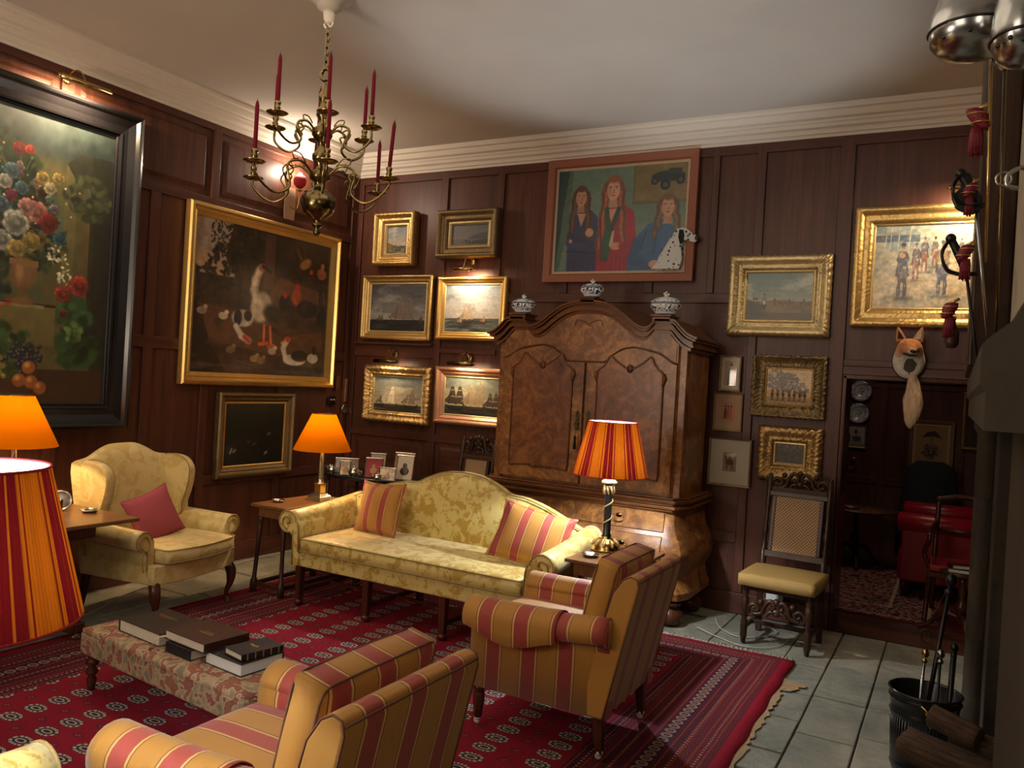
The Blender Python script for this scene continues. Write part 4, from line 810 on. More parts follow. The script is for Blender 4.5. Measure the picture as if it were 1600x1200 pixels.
picture('carved_frame_sea_painting', 'sea painting of sailing barges in a heavily carved gold frame, lower left', (-5.315, -4.50, 1.25, 1.82), 'B', .10, pt_sea((112, 122, 120), (176, 162, 134), (54, 60, 50), .78, (196, 182, 150), [(.34, .88, .16, (214, 200, 172), (70, 44, 34), .25, 1), (.78, .85, .135, (134, 108, 92), (44, 34, 30), .15, 1), (.14, .82, .07, (90, 80, 66), (50, 40, 34), 0, 1)]), 'gilt_carved', 'swept', .075, 170, .012, seed=9, orn=.012, corner=.01)
picture('fleet_painting', 'sea painting of a crowded fleet in a rosy gold frame, partly behind the armoire', (-4.44, -3.62, 1.29, 1.84), 'B', .085, pt_sea((120, 132, 124), (190, 176, 142), (46, 58, 48), .76, (210, 196, 158), [(.20, .86, .16, (70, 58, 48), (34, 26, 24), 0, 2), (.55, .86, .18, (160, 138, 108), (56, 40, 34), 0, 2), (.86, .84, .12, (80, 66, 54), (40, 30, 28), 0, 2)]), 'rose_gilt', 'std', .07, 160, .015, 'gilt_pale', seed=10)
picture('plain_horseman_painting', 'landscape of a lone rider with horses on a plain in a broad pale gold frame', (-1.66, -.885, 2.205, 2.845), 'B', .12, pt_plain, 'gilt_pale', 'swept', .075, 200, .02, seed=11, orn=.007, corner=.03)
picture('cavalry_painting', 'bright painting of mounted cavalry in fur hats above the doorway', (-.745, .20, 2.295, 3.185), 'B', .13, pt_cavalry, 'gilt', 'std', .07, 240, .015, seed=12, orn=.004)
picture('sepia_print', 'brown print of a row of horsemen under trees in a rope-edged gilt frame', (-1.43, -.885, 1.58, 2.06), 'B', .095, pt_sepia, 'gilt_dull', 'scoop', .06, 160, .012, 'gilt', cat='print', mat='print_paper', seed=13, orn=.014)
picture('huntsmen_print', 'small dark picture of two riders in a deep carved frame above the caned chair', (-1.36, -.885, 1.09, 1.51), 'B', .12, pt_two_riders, 'gilt_carved', 'swept', .07, 130, .02, 'gilt_pale', seed=14, orn=.016, corner=.012)
picture('lady_print', 'small print of a lady in a blue dress, topmost of three beside the armoire', (-1.70, -1.53, 1.76, 2.045), 'B', .014, pt_lady, 'gilt_dull', 'flat', .02, 60, mount=(.022, .03), cat='print', mat='print_paper', seed=15)
picture('trio_print', 'print of three figures in orange and grey, middle of three framed prints beside the armoire', (-1.73, -1.50, 1.44, 1.745), 'B', .012, pt_trio, 'gilt_dull', 'flat', .02, 80, mount=(.05, .07), mountmat='tan_mount', cat='print', mat='print_paper', seed=16)
picture('horse_print', 'print of a soldier and horse in a wide pale mount, lowest of three', (-1.75, -1.41, 1.0, 1.385), 'B', .016, pt_horse, 'gilt_dull', 'flat', .022, 70, mount=(.10, .10), cat='print', mat='print_paper', seed=17)
FB = 10.085
picture('far_gilt_picture', 'wide dark picture in a gilt frame at the top of the next room wall', (-.85, .35, 1.98, 2.6), 'B', .09, pt_night, 'gilt', 'std', .05, 60, seed=18, base=FB)
picture('umbrella_print', 'tall sepia print of a parasol over figures, in the dark next room', (-.46, -.02, 1.0, 1.57), 'B', .035, pt_umbrella, 'gilt_dull', 'flat', .03, 70, mount=.03, mountmat='tan_mount', cat='print', mat='print_paper', seed=19, base=FB)
picture('figures_print', 'small pale print below two plates in the next room', (-1.13, -.90, 1.20, 1.47), 'B', .02, pt_figures, 'gilt_dull', 'flat', .03, 60, cat='print', mat='print_paper', seed=20, base=FB)
def plate(nm, lab, x, z, r):
    t = thing(nm, lab, 'plate', (x, FB-.02, z), 0)
    m = MB(); m.lathe([(0, -.012), (r*.6, -.012), (r*.68, -.02), (r*.98, -.034), (r, -.03), (r*.68, -.004), (0, 0)], n=36, axis=1); m.build('dish', 'delft_plate', t)
    m = MB(); m.tube([(r*1.0*math.cos(a*PI/12), -.032, r*1.0*math.sin(a*PI/12)) for a in range(24)], .003, 6, True); m.build('rim', 'navy_cloth', t)
plate('wall_plate', 'upper blue and white plate on the dark wall of the next room', -.985, 1.855, .115)
plate('wall_plate', 'lower pale plate with a boat design in the next room', -1.0, 1.60, .115)

# picture lights
def picture_light(name, label, wall, a, z, ln, mat, on, up=.10, out=.16, col=WARM):
    base = (a, YB-.013, z) if wall == 'B' else (XL+.013, a, z)
    t = thing(name, label, 'picture light', base, 0 if wall == 'B' else PI/2)
    m = MB(); m.lathe([(0, -.0), (.035, -.0), (.035, -.008), (.02, -.016), (0, -.018)], (0, 0, up), 20, axis=1); m.build('wall_plate', mat, t)
    m = MB(); m.tube(smoothpath([(0, -.012, up), (.0, -.06, up+.05), (0, -out*.7, up+.035), (0, -out, .012)]), .005); m.build('arm', mat, t)
    m = MB(); n = 14; sec = [(-.018+.0, -.004)]+[(.02*math.cos(math.radians(q)), .02*math.sin(math.radians(q))) for q in range(0, 200, 20)]
    outer = [(math.cos(math.radians(q))*.021, math.sin(math.radians(q))*.021) for q in range(30, 251, 20)]; inner = [(u*.85, v*.85) for u, v in reversed(outer)]
    m.rings([[(x, -out+u, v) for u, v in outer+inner] for x in (-ln/2, ln/2)], smooth=True)
    for x in (-ln/2, ln/2): m.ball((x, -out, 0), .016, 10)
    m.build('hood', mat, t)
    m = MB(); m.tube([(-ln*.42, -out, .002), (ln*.42, -out, .002)], .009, 8); bo = m.build('bulb_tube', 'bulb_glow' if on else 'glass', t)
    if on:
        p_ = Vector((0, -out+.03, -.016)); p_.rotate(Quaternion((0, 0, 1), t.rotation_euler[2])); p_ += Vector(base)
        tgt = Vector((0, 0, -.45)); tgt.rotate(Quaternion((0, 0, 1), t.rotation_euler[2])); tgt += Vector(base)
        o = light('picture_lamp', 'AREA', p_, on, col, ln*.8, aim=tgt, sy=.02); o.rotation_euler = (tgt-p_).to_track_quat('-Z', 'Y' if wall == 'L' else 'Y').to_euler()
        if wall == 'B': o.data.size, o.data.size_y = ln*.8, .02
    return t
picture_light('picture_light', 'brass picture light shining above the tall ship painting', 'B', -4.12, 2.76, .2, 'brass', 5.5)
picture_light('picture_light', 'brass picture light above the carved-frame sea painting', 'B', -4.97, 1.86, .28, 'brass_dark', 1.5, .08)
picture_light('picture_light', 'bronze picture light above the fleet painting beside the armoire', 'B', -4.09, 1.87, .28, 'brass_dark', 2.2, .06)
picture_light('picture_light', 'long brass and glass picture light above the flower painting', 'L', 3.38, 3.60, .36, 'brass', 26, .06, .22)
picture_light('picture_light', 'brass picture light over the cavalry painting, hidden beside the sabres', 'B', 0.02, 3.24, .3, 'brass', 9, .10, .26)
# ------------------------------------------------------------------ shared furniture bits
def turned(m, c, h, prof, n=14): m.lathe([(r, z*h) for r, z in prof], c, n)
BAL = [(.022, 0), (.026, .03), (.026, .12), (.014, .14), (.024, .18), (.013, .22), (.016, .3), (.026, .42), (.018, .5), (.012, .56), (.024, .60), (.014, .64), (.024, .68), (.014, .74), (.02, .8), (.026, .86), (.026, 1.0)]
def stripe_on(o, *mats): o.data.materials.clear(); o.data.materials.append(M[mats[0]])

# ------------------------------------------------------------------ rug
def mk_rug_obj():
    x0, x1, y0, y1 = -4.76, -.85, .55, 5.6
    t = thing('rug', 'large crimson patterned rug with white fringe under the sofa and chairs', 'rug', (x0, y1-5.0, 0))
    m = MB(); nx, ny = 60, 80; r = random.Random(4); vs = []
    for j in range(ny+1):
        for i in range(nx+1):
            e = .006*math.sin(j*.9)*(1 if i == nx else 0)
            vs.append((3.91*i/nx+e, .0+5.0*j/ny+(.006*math.sin(i*.8) if j == ny else 0), .011+.0015*math.sin(i*.7+j*.3)))
    F = [(j*(nx+1)+i, j*(nx+1)+i+1, (j+1)*(nx+1)+i+1, (j+1)*(nx+1)+i) for j in range(ny) for i in range(nx)]
    m.add(vs, F, True); n = len(vs)
    bd = [i for i in range(nx+1)]+[j*(nx+1)+nx for j in range(1, ny+1)]+[ny*(nx+1)+i for i in range(nx-1, -1, -1)]+[j*(nx+1) for j in range(ny-1, 0, -1)]
    vv = [vs[i] for i in bd]+[(vs[i][0], vs[i][1], .001) for i in bd]; L = len(bd); m.add(vv, [(k, k+L, (k+1) % L+L, (k+1) % L) for k in range(L)])
    m.build('pile', 'rug_wool', t)
    m = MB(); r = random.Random(2)
    for i in range(330):
        x = .01+3.89*i/330; a = r.uniform(-.02, .025); ln = r.uniform(.045, .085)
        m.tube([(x, 4.99, .010), (x+a*.4, 4.99+ln*.5, .012), (x+a, 4.99+ln, .005)], [.004, .0045, .003], 4)
    f = m.build('fringe', 'cream_wool', t); f['kind'] = 'stuff'
    m = MB() # ragged felt underlay peeping out along the right edge
    pts = [(3.86, .9)]+[(3.925+r.uniform(0, .03)+(0.10 if 96 < k*1 < 99 else 0), .9+3.75*k/100) for k in range(100)]+[(3.86, 4.66)]
    pts = [(a, min(b, 4.66)) for a, b in pts]; m.prism(pts, .0005, .006, 'xy')
    m.prism([(3.88, 4.40), (3.98, 4.42), (4.02, 4.50), (3.97, 4.60), (3.88, 4.62)], .0006, .005, 'xy'); m.build('underlay', 'underlay', t)
mk_rug_obj()

# ------------------------------------------------------------------ camel-back sofa
def make_sofa(label, loc, rot=0):
    """front faces -Y, origin at the centre of the front rail on the floor, width 2.1 between arm faces"""
    t = thing('sofa', label, 'sofa', loc, rot); W = .98
    # seat frame with damask rail
    m = MB(); m.box(-W+.012, W-.012, .0, .72, .29, .41); m.build('seat_rail', 'damask', t, bevel=.012)
    # cushion
    cm = cushion_mesh(2*W-.12, .74, .13, 26, .72, 5).xf(Matrix.Translation((0, .34, .455))); c = cm.build('seat_cushion', 'damask', t)
    m = MB()
    for z in (.412, .50): m.tube([(x, y+.34, z) for x, y, _ in edge_loop(2*W-.115, .745, 0, .03)], .005, 6, True)
    m.build('piping', 'gold_piping', c)
    # back: outline with camel hump, rounded by bevel, slightly raked
    out = [(0, 1.03), (.16, 1.015), (.30, .965), (.38, .925), (.44, .91), (.55, .90), (.70, .86), (.85, .80), (.98, .745), (1.06, .72)]
    top = [(x, z) for x, z in smoothpath2(out)]
    R = []
    yb0, yb1 = .62, .78
    prof = [(0, 0), (.0, .62), (.015, .85), (.04, .96), (.075, 1.0), (.11, .985), (.14, .93), (.15, .8), (.15, 0)] # (thickness, fraction of height)
    pts = [(-x, z) for x, z in reversed(top)]+top[1:]
    for x, z in pts:
        R.append([(x, .60+th+.10*max(0, (z0_-.45))*1.0, z0_) for th, fr in prof for z0_ in [.30+(z-.30)*fr]])
    m = MB(); m.rings(R, closed=True); m.build('backrest', 'damask', t)
    m = MB(); m.tube([(x, .60+.03+.10*(z-.45), z-.004) for x, z in pts], .005, 6); m.build('back_piping', 'gold_piping', t)
    # arms : outward scroll, sweeping up to the back
    for s in (-1, 1):
        m = MB(); R = []; n = 12
        for i in range(n+1):
            f = i/n; y = -.02+.80*f; zt = .685+.075*f**1.6; rr = .078
            cx, cz = W+.045+.018*(1-f), zt-rr
            sec = [(W-.055, .40), (W-.045, zt-rr*1.6), (W-.035, cz)]+[(cx+rr*1.05*math.cos(math.radians(a)), cz+rr*math.sin(math.radians(a))) for a in range(175, -131, -18)]+[(W+.015, cz-rr*1.25), (W+.005, .55), (W, .30), (W-.05, .30)]
            R.append([(s*u, y, v) for u, v in sec])
        m.rings(R); a = m.build('arm', 'damask', t)
        m = MB(); R0 = R[0]; m.tube([(p[0], p[1]-.002, p[2]) for p in R0[:-1]], .006, 6); m.build('arm_piping', 'gold_piping', a)
        m = MB(); cx, cz = s*(W+.066), .685-.078
        m.tube(smoothpath([(cx+s*.005, -.026, cz-.012), (cx-s*.025, -.026, cz+.0), (cx-s*.01, -.026, cz+.035), (cx+s*.035, -.026, cz+.02), (cx+s*.04, -.026, cz-.03), (cx-s*.0, -.026, cz-.055)]), .006, 6); m.build('scroll', 'gold_piping', a)
    # legs and stretchers
    for x in (-.945, -.32, .32, .945):
        for y, fr in ((.035, 1), (.68, 0)):
            m = MB(); q = .027; m.hexa([(x-q*.8, y-q*.8, .04), (x+q*.8, y-q*.8, .04), (x+q*.8, y+q*.8, .04), (x-q*.8, y+q*.8, .04), (x-q, y-q, .30), (x+q, y-q, .30), (x+q, y+q, .30), (x-q, y+q, .30)])
            l = m.build('leg', 'mahogany', t, bevel=.003)
            m = MB(); m.lathe([(0, 0.012), (.03, .014), (.034, .03), (.026, .045), (.0, .045)], (x, y-.004 if fr else y, 0), 12); m.build('foot', 'mahogany', l)
    m = MB()
    for x in (-.945, -.32, .32, .945): m.box(x-.01, x+.01, .06, .66, .09, .12)
    m.box(-.945, .945, .35, .375, .095, .118); m.build('stretcher', 'mahogany', t, bevel=.003)
    return t
def smoothpath2(pts, n=5): return [(p.x, p.y) for p in smoothpath([(a, b, 0) for a, b in pts], n)]
make_sofa('yellow damask camel-back sofa with two striped cushions', (-3.205, 4.43, .0115))
make_sofa('yellow damask sofa arm poking into the bottom left corner of the view', (-3.155, 1.30, .0115), PI)

def throw_cushion(name, label, c, w, h, d, rx, rz, mat, fl=True, ry=0, pip='piping'):
    t = thing(name, label, 'cushion', c)
    cm = cushion_mesh(w, h, d, 16, .10, 2.2)
    def bend(p): 
        u, v, z = p; k = (abs(u)/(w/2))**2*(abs(v)/(h/2))**2; return (u*(1+.05*k-.05*(1-abs(v/(h/2))**2)*(abs(u)/(w/2))), v*(1+.05*k-.05*(1-abs(u/(w/2))**2)*(abs(v)/(h/2))), z)
    cm.v = [bend(p) for p in cm.v]; o = cm.build('cover', mat, t)
    if fl:
        m = MB(); n = 24; pts = []
        def rim(s): # flange loop
            P_ = []
            for (ax, ay, bx, by) in ((-1, -1, 1, -1), (1, -1, 1, 1), (1, 1, -1, 1), (-1, 1, -1, -1)):
                for i in range(n):
                    f = i/n; u, v = (ax+(bx-ax)*f)*w/2, (ay+(by-ay)*f)*h/2; P_.append(bend((u, v, 0)))
            return [(x*s+0, y*s, z+(.004*math.sin(i*1.1) if s > 1 else 0)) for i, (x, y, z) in enumerate(P_)]
        a, b = rim(.99), rim(1.09); L = len(a)
        m.rings([[(x, y, z-.004) for x, y, z in a], [(x, y, z-.003) for x, y, z in b], [(x, y, z+.003) for x, y, z in b], [(x, y, z+.004) for x, y, z in a]], cap=False); m.build('flange', mat, t)
    else:
        m = MB(); n = 14; P_ = []
        for (ax, ay, bx, by) in ((-1, -1, 1, -1), (1, -1, 1, 1), (1, 1, -1, 1), (-1, 1, -1, -1)):
            for i in range(n): f = i/n; P_.append(bend(((ax+(bx-ax)*f)*w/2, (ay+(by-ay)*f)*h/2, 0)))
        m.tube(P_, .004, 5, True); m.build('piping', mat, t)
    t.rotation_mode = 'XYZ'; t.rotation_euler = (rx, ry, rz); return t
throw_cushion('throw_cushion', 'rust and gold striped cushion at the left end of the yellow sofa', (-3.80, 4.90, .71), .40, .37, .13, math.radians(74), math.radians(-8), 'stripe_cushion', ry=math.radians(-3))
throw_cushion('throw_cushion', 'flanged red and gold striped cushion leaning at the right end of the sofa', (-2.44, 4.80, .71), .46, .36, .13, math.radians(62), math.radians(10), 'stripe_cushion', ry=math.radians(10))

# ------------------------------------------------------------------ yellow wing armchair, front faces -Y locally
def make_wing():
    t = thing('wing_chair', 'yellow damask wing armchair with a pink cushion by the left wall', 'armchair', (-4.86, 3.835, 0), math.radians(98.5))
    W = .39
    m = MB(); R = []
    for z, k in ((.27, 1.0), (.30, 1.01), (.40, 1.0)): # seat rail, bowed front
        R.append([(-W*k, .34, z), (-W*k, -.28, z)]+[(x*k, -.30-.05*math.cos(x/W*PI/2)*1.0, z) for x in np.linspace(-W, W, 11)]+[(W*k, -.28, z), (W*k, .34, z)])
    m.rings(R); m.build('seat_rail', 'damask_pale', t, bevel=.01)
    cm = cushion_mesh(.66, .66, .13, 16, .6, 4); cm.v = [(x, y-(.06*math.cos(x/.33*PI/2) if y < -.2 else 0), z) for x, y, z in cm.v]; cm.xf(Matrix.Translation((0, -.02, .455))); c = cm.build('seat_cushion', 'damask_pale', t)
    m = MB()
    for z in (.415, .498): m.tube([(x, y-(.06*math.cos(x/.335*PI/2) if y < -.2 else 0)-.02, z) for x, y, _ in sum([[((a[0]+(b[0]-a[0])*i/8), (a[1]+(b[1]-a[1])*i/8), 0) for i in range(8)] for a, b in zip(edge_loop(.665, .665, 0, .03), edge_loop(.665, .665, 0, .03)[1:]+edge_loop(.665, .665, 0, .03)[:1])], [])], .004, 5, True)
    m.build('piping', 'gold_piping', c)
    # back
    top = smoothpath2([(0, 1.13), (.12, 1.125), (.22, 1.09), (.30, 1.05), (.36, 1.035), (.40, 1.03)], 4); pts = [(-x, z) for x, z in reversed(top)]+top[1:]
    prof = [(0, 0), (-.02, .35), (.0, .7), (.01, .9), (.03, .98), (.06, 1.0), (.10, .97), (.115, .88), (.11, 0)]
    m = MB(); m.rings([[(x*(1-.06*(1-fr)), .26+th+.16*(zz-.4), zz) for th, fr in prof for zz in [.30+(z-.30)*fr]] for x, z in pts]); m.build('backrest', 'damask_pale', t)
    # wings and scroll arms
    for s in (-1, 1):
        out = smoothpath2([(.36, 1.035), (.27, 1.04), (.18, 1.02), (.125, .96), (.12, .88), (.14, .78), (.175, .68), (.18, .60), (.30, .56), (.36, .62)], 4)
        R = []
        cx_ = sum(p[0] for p in out)/len(out); cz_ = sum(p[1] for p in out)/len(out)
        for off, k in ((.0, .93), (.012, .985), (.035, 1.0), (.058, .985), (.07, .93)):
            R.append([(s*(W-.035+off-.01), cx_+(y-cx_)*k, cz_+(z-cz_)*k) for y, z in out])
        m = MB(); m.rings(R); wg = m.build('wing', 'damask_pale', t)
        m = MB(); m.tube([(s*(W-.045), y, z) for y, z in out], .004, 6); m.build('piping', 'gold_piping', wg)
        m = MB(); R = []; n = 8
        for i in range(n+1):
            f = i/n; y = -.24+.56*f; zt = .625+.02*f; rr = .065; cx, cz = W+.015+.02*(1-f), zt-rr
            sec = [(W-.06, .36), (W-.055, cz-.04), (W-.05, cz)]+[(cx+rr*1.02*math.cos(math.radians(a)), cz+rr*math.sin(math.radians(a))) for a in range(175, -121, -20)]+[(W+.01, cz-rr*1.3), (W+.0, .45), (W, .28), (W-.05, .28)]
            R.append([(s*u, y, v) for u, v in sec])
        m.rings(R); a = m.build('arm', 'damask_pale', t)
        m = MB(); fr = [p for p in R[0][3:-3]]; m.tube([(p[0], p[1]-.003, p[2]) for p in fr], .005, 6)
        cx, cz = s*(W+.035), .56; m.tube(smoothpath([(cx-s*.028, -.246, cz-.19), (cx-s*.03, -.246, cz-.09), (cx-s*.045, -.246, cz-.02), (cx-s*.01, -.246, cz+.035), (cx+s*.035, -.246, cz+.015), (cx+s*.03, -.246, cz-.03), (cx+s*.0, -.246, cz-.06), (cx+s*.012, -.246, cz-.12), (cx-s*.0, -.246, cz-.20)]), .004, 6)
        m.build('arm_piping', 'gold_piping', a)
        # cabriole front legs, raked back legs
        m = MB(); x = s*.35; m.tube(smoothpath([(x, -.27, .285), (x+s*.018, -.295, .23), (x+s*.012, -.30, .15), (x-s*.006, -.285, .08), (x-s*.004, -.285, .035), (x+s*.004, -.305, .012)], 4), [.036, .036, .036, .036, .038, .036, .034, .031, .027, .024, .021, .019, .017, .015, .014, .014, .015, .018, .022, .024, .018][:21], 10)
        m.lathe([(0, 0), (.026, .002), (.03, .012), (.02, .024)], (x, -.298, 0), 12); m.build('leg', 'mahogany', t)
        m = MB(); q = .022; y0, y1 = .31, .38; m.hexa([(x-q, y1-q, 0), (x+q, y1-q, 0), (x+q, y1+q, 0), (x-q, y1+q, 0), (x-q, y0-q, .29), (x+q, y0-q, .29), (x+q, y0+q, .29), (x-q, y0+q, .29)]); m.build('leg', 'mahogany', t, bevel=.004)
    return t
make_wing()
throw_cushion('throw_cushion', 'plain rose pink cushion propped in the yellow wing chair', (-4.87, 3.75, .655), .38, .34, .12, math.radians(68), math.radians(97), 'pink_fabric', False, ry=math.radians(-14))

# ------------------------------------------------------------------ striped armchairs, front faces -X, origin centre of seat on floor
def make_arm():
    t = thing('striped_armchair', 'red and gold striped armchair facing the footstool, in front of the armoire', 'armchair', (-1.69, 3.775, .0115))
    Wd = .315
    # body : outer side panels / seat box
    m = MB(); W2 = Wd-.012; m.hexa([(-.35, -W2, .20), (.335, -W2, .20), (.335, W2, .20), (-.35, W2, .20), (-.37, -W2, .42), (.36, -W2, .42), (.36, W2, .42), (-.37, W2, .42)]); m.build('seat_frame', 'stripe_x', t, bevel=.01)
    cm = cushion_mesh(.58, 2*Wd-.12, .14, 12, .65, 4).xf(Matrix.Translation((-.10, 0, .485))); c = cm.build('seat_cushion', 'stripe_y', t)
    for s in (-1, 1):
        # arm: panel and roll in one loft along x, with the loose arm cap sagging over the outside
        m = MB(); R = []; n = 14
        for i in range(n+1):
            f = i/n; x = -.375+.71*f+.03*f; rr = .072-.006*f; zt = .655-.012*math.sin(PI*f)+.03*f; cy, cz = Wd+.012, zt-rr; fx = .0
            sec = [(Wd-.075, .40), (Wd-.075, cz-.02)]+[(cy+rr*1.12*math.cos(math.radians(a)), cz+rr*math.sin(math.radians(a))) for a in range(165, -61, -18)]+[(Wd+.012, cz-rr*.95), (Wd, .50), (Wd, .21), (Wd-.07, .21)]
            R.append([(x, s*u, v) for u, v in sec])
        m.rings(R); a = m.build('arm', 'stripe_x', t)
        # arm cover
        m = MB(); R = []
        for i in range(15):
            f = i/14; x = -.372+.50*f; rr = .079-.004*f; zt = .664-.012*math.sin(PI*f*.72)+.02*f; cy, cz = Wd+.012, zt-rr
            dr = .05+.055*math.sin(PI*min(1, f*1.02))**1.5+.02*f
            oo = [(cy+rr*1.12*math.cos(math.radians(q)), cz+rr*math.sin(math.radians(q))) for q in range(172, -1, -17)]+[(cy+rr*1.10, cz-dr*.5), (cy+rr*1.0, cz-dr)]
            ii = [(cy+(u-cy)*.965, v-.002) for u, v in reversed(oo)]
            R.append([(x, s*u, v) for u, v in oo+ii])
        m.rings(R); m.build('arm_cover', 'stripe_x', a)
        m = MB(); m.lathe([(0, 0), (.055, 0), (.064, .006), (.066, .02), (0, .02)], (.35, s*(Wd+.014), .612), 20, axis=0); m.build('arm_end', 'stripe_y', a)
    # back : raked slab
    m = MB(); prof = []
    def bk(z, d): return (.345+.22*(z-.2)+d, z)
    sec = [bk(.36, -.12), bk(.60, -.125), bk(.80, -.115), bk(.865, -.085), bk(.885, -.05), bk(.875, -.015), bk(.84, .0), bk(.6, .0), bk(.21, -.0), bk(.21, -.08)]
    ys = np.linspace(-Wd-.004, Wd+.004, 9); m.rings([[(x, y, z) for x, z in sec] for y in ys], smooth=True); b = m.build('backrest', 'stripe_y', t, bevel=.012)
    m = MB()
    for s in (-1, 1): m.tube([(x-.002+(.003 if x < bk(z, -.06)[0] else 0), s*(Wd+.001), z-.003) for x, z in sec[1:9]], .0035, 5)
    m.tube([(bk(.86, -.007)[0], y*.985, .858) for y in ys], .004, 5); m.build('piping', 'piping', b)
    # loose back cushion
    cm = cushion_mesh(2*Wd-.10, .42, .16, 14, .62, 3.5); mt = Matrix.Translation((.268, 0, .715)) @ Matrix.Rotation(math.radians(12.4), 4, 'Y') @ Matrix(((0, 0, 1, 0), (1, 0, 0, 0), (0, 1, 0, 0), (0, 0, 0, 1)))
    cm.xf(mt); c = cm.build('back_cushion', 'stripe_y', t)
    m = MB()
    for d in (-.049, .049): m.tube([tuple(mt @ Vector((x, y, d))) for x, y, _ in edge_loop(2*Wd-.105, .415, 0, .045)], .0045, 5, True)
    m.build('piping', 'piping', c)
    for x, y, fr in ((-.33, -.28, 1), (-.33, .28, 1), (.315, -.28, 0), (.315, .28, 0)):
        m = MB()
        if fr: m.lathe([(.028, .21), (.030, .19), (.022, .18), (.029, .17), (.03, .13), (.02, .05), (.018, .045)], (x, y, 0), 14)
        else: m.hexa([(x+.012-.016, y-.016, .04), (x+.012+.016, y-.016, .04), (x+.012+.016, y+.016, .04), (x+.012-.016, y+.016, .04), (x-.026, y-.026, .21), (x+.026, y-.026, .21), (x+.026, y+.026, .21), (x-.026, y+.026, .21)])
        l = m.build('leg', 'mahogany', t, bevel=0 if fr else .003)
        m = MB(); xx = x if fr else x+.012; m.lathe([(.017, .055), (.019, .045), (.014, .034), (.006, .03)], (xx, y, 0), 12); m.lathe([(0, -.008), (.013, -.007), (.016, 0), (.013, .007), (0, .008)], (xx-.004, y, .0275), 14, axis=1); k = m.build('caster', 'porcelain', l)
    return t
ac = make_arm()
dup(ac, (-1.76, 1.875, .0115), None, 'red and gold striped armchair nearest the viewer, cut by the bottom edge')

# ------------------------------------------------------------------ tapestry footstool and books
def make_stool():
    t = thing('footstool', 'long low footstool covered in faded tapestry with turned dark legs', 'footstool', (-3.235, 2.775, .0115), math.radians(-5.9))
    W, D = .67, .225
    m = MB(); m.box(-W, W, -D, D, .19, .30); m.build('upholstered_side', 'tapestry', t, bevel=.012)
    cushion_mesh(2*W, 2*D, .07, 20, .55, 5).xf(Matrix.Translation((0, 0, .30))).build('seat', 'tapestry', t)
    for sx in (-1, 1):
        for sy in (-1, 1):
            m = MB(); m.lathe([(.028, .195), (.03, .185), (.016, .175), (.032, .155), (.034, .14), (.016, .12), (.03, .10), (.03, .09), (.016, .075), (.026, .055), (.022, .03), (.018, .0)], (sx*(W-.05), sy*(D-.045), 0), 16); m.build('leg', 'mahogany', t)
make_stool()
def book(name, label, loc, rz, w, d, h, cover, spine='x-', pages=True, pagemat='pages', tilt=(0, 0), extra=None, th=.004, bands=0):
    t = thing(name, label, 'book', loc, rz)
    m = MB(); m.box(-w/2, w/2, -d/2, d/2, 0, th); m.box(-w/2, w/2, -d/2, d/2, h-th, h)
    if spine == 'x-': m.box(-w/2-.002, -w/2+.004, -d/2, d/2, 0, h)
    elif spine == 'x+': m.box(w/2-.004, w/2+.002, -d/2, d/2, 0, h)
    elif spine == 'y-': m.box(-w/2, w/2, -d/2-.002, -d/2+.004, 0, h)
    else: m.box(-w/2, w/2, d/2-.004, d/2+.002, 0, h)
    m.build('cover', cover, t, bevel=.0015)
    i = .006; m = MB(); m.box(-w/2+(i if spine != 'x-' else .003), w/2-(i if spine != 'x+' else .003), -d/2+(i if spine != 'y-' else .003), d/2-(i if spine != 'y+' else .003), th, h-th); m.build('page_block', pagemat, t)
    if bands:
        m = MB()
        for k in range(bands):
            f = -.5+(k+.7)/(bands+.4)
            if spine == 'x+': m.box(w/2+.001, w/2+.005, f*d-.003, f*d+.003, .002, h-.002)
            else: m.box(f*w-.003, f*w+.003, -d/2-.005, -d/2-.001, .002, h-.002)
        m.build('spine_band', 'gold_blocking', t)
    t.rotation_euler = (tilt[0], tilt[1], rz); return t
R6 = math.radians(-5.9)
ZT = .3445
bk1 = book('book', 'large black leather book at the left end of the footstool', (-3.515, 2.80, ZT), R6, .36, .27, .062, 'black_leather', 'x-')
bk2 = book('book', 'thick navy book lying beneath the brown album', (-3.165, 2.74, ZT), R6, .20, .24, .05, 'navy_cloth', 'y-')
bk3 = book('book', 'brown leather album resting on the navy book, ribbon hanging out', (-3.14, 2.755, ZT+.052), R6, .32, .25, .045, 'brown_leather', 'x+')
bk4 = book('book', 'thick book with clean white page edges at the right of the pile', (-2.87, 2.745, ZT), R6, .27, .24, .058, 'black_leather', 'y+', pagemat='porcelain')
bk5 = book('book', 'small navy book with gilt spine bands on top of the white-edged book', (-2.82, 2.755, ZT+.060), R6-.1, .15, .22, .032, 'navy_cloth', 'x+', bands=5)
m = MB(); m.tube(smoothpath([(-.14, -.11, .012), (-.17, -.14, .008), (-.20, -.16, -.03), (-.21, -.185, -.068)]), .011, 6, flat=.12); m.build('ribbon', 'ribbon', bk3)
m = MB(); m.box(-.12, .04, .05, .055, .0625, .0630); m.box(-.09, .01, .035, .04, .0625, .0630); m.build('title_lines', 'gold_blocking', bk1)
m = MB(); m.box(-.02, .08, -.03, -.02, .0455, .046); m.box(0, .07, -.01, -.005, .0455, .046); m.build('title_lines', 'gold_blocking', bk3)
m = MB(); m.prism([(-.04, .0), (-.02, .012), (.0, .004), (.02, .014), (.03, .0), (.0, -.01)], .0322, .0328, 'xy'); m.build('gilt_emblem', 'gold_blocking', bk5)

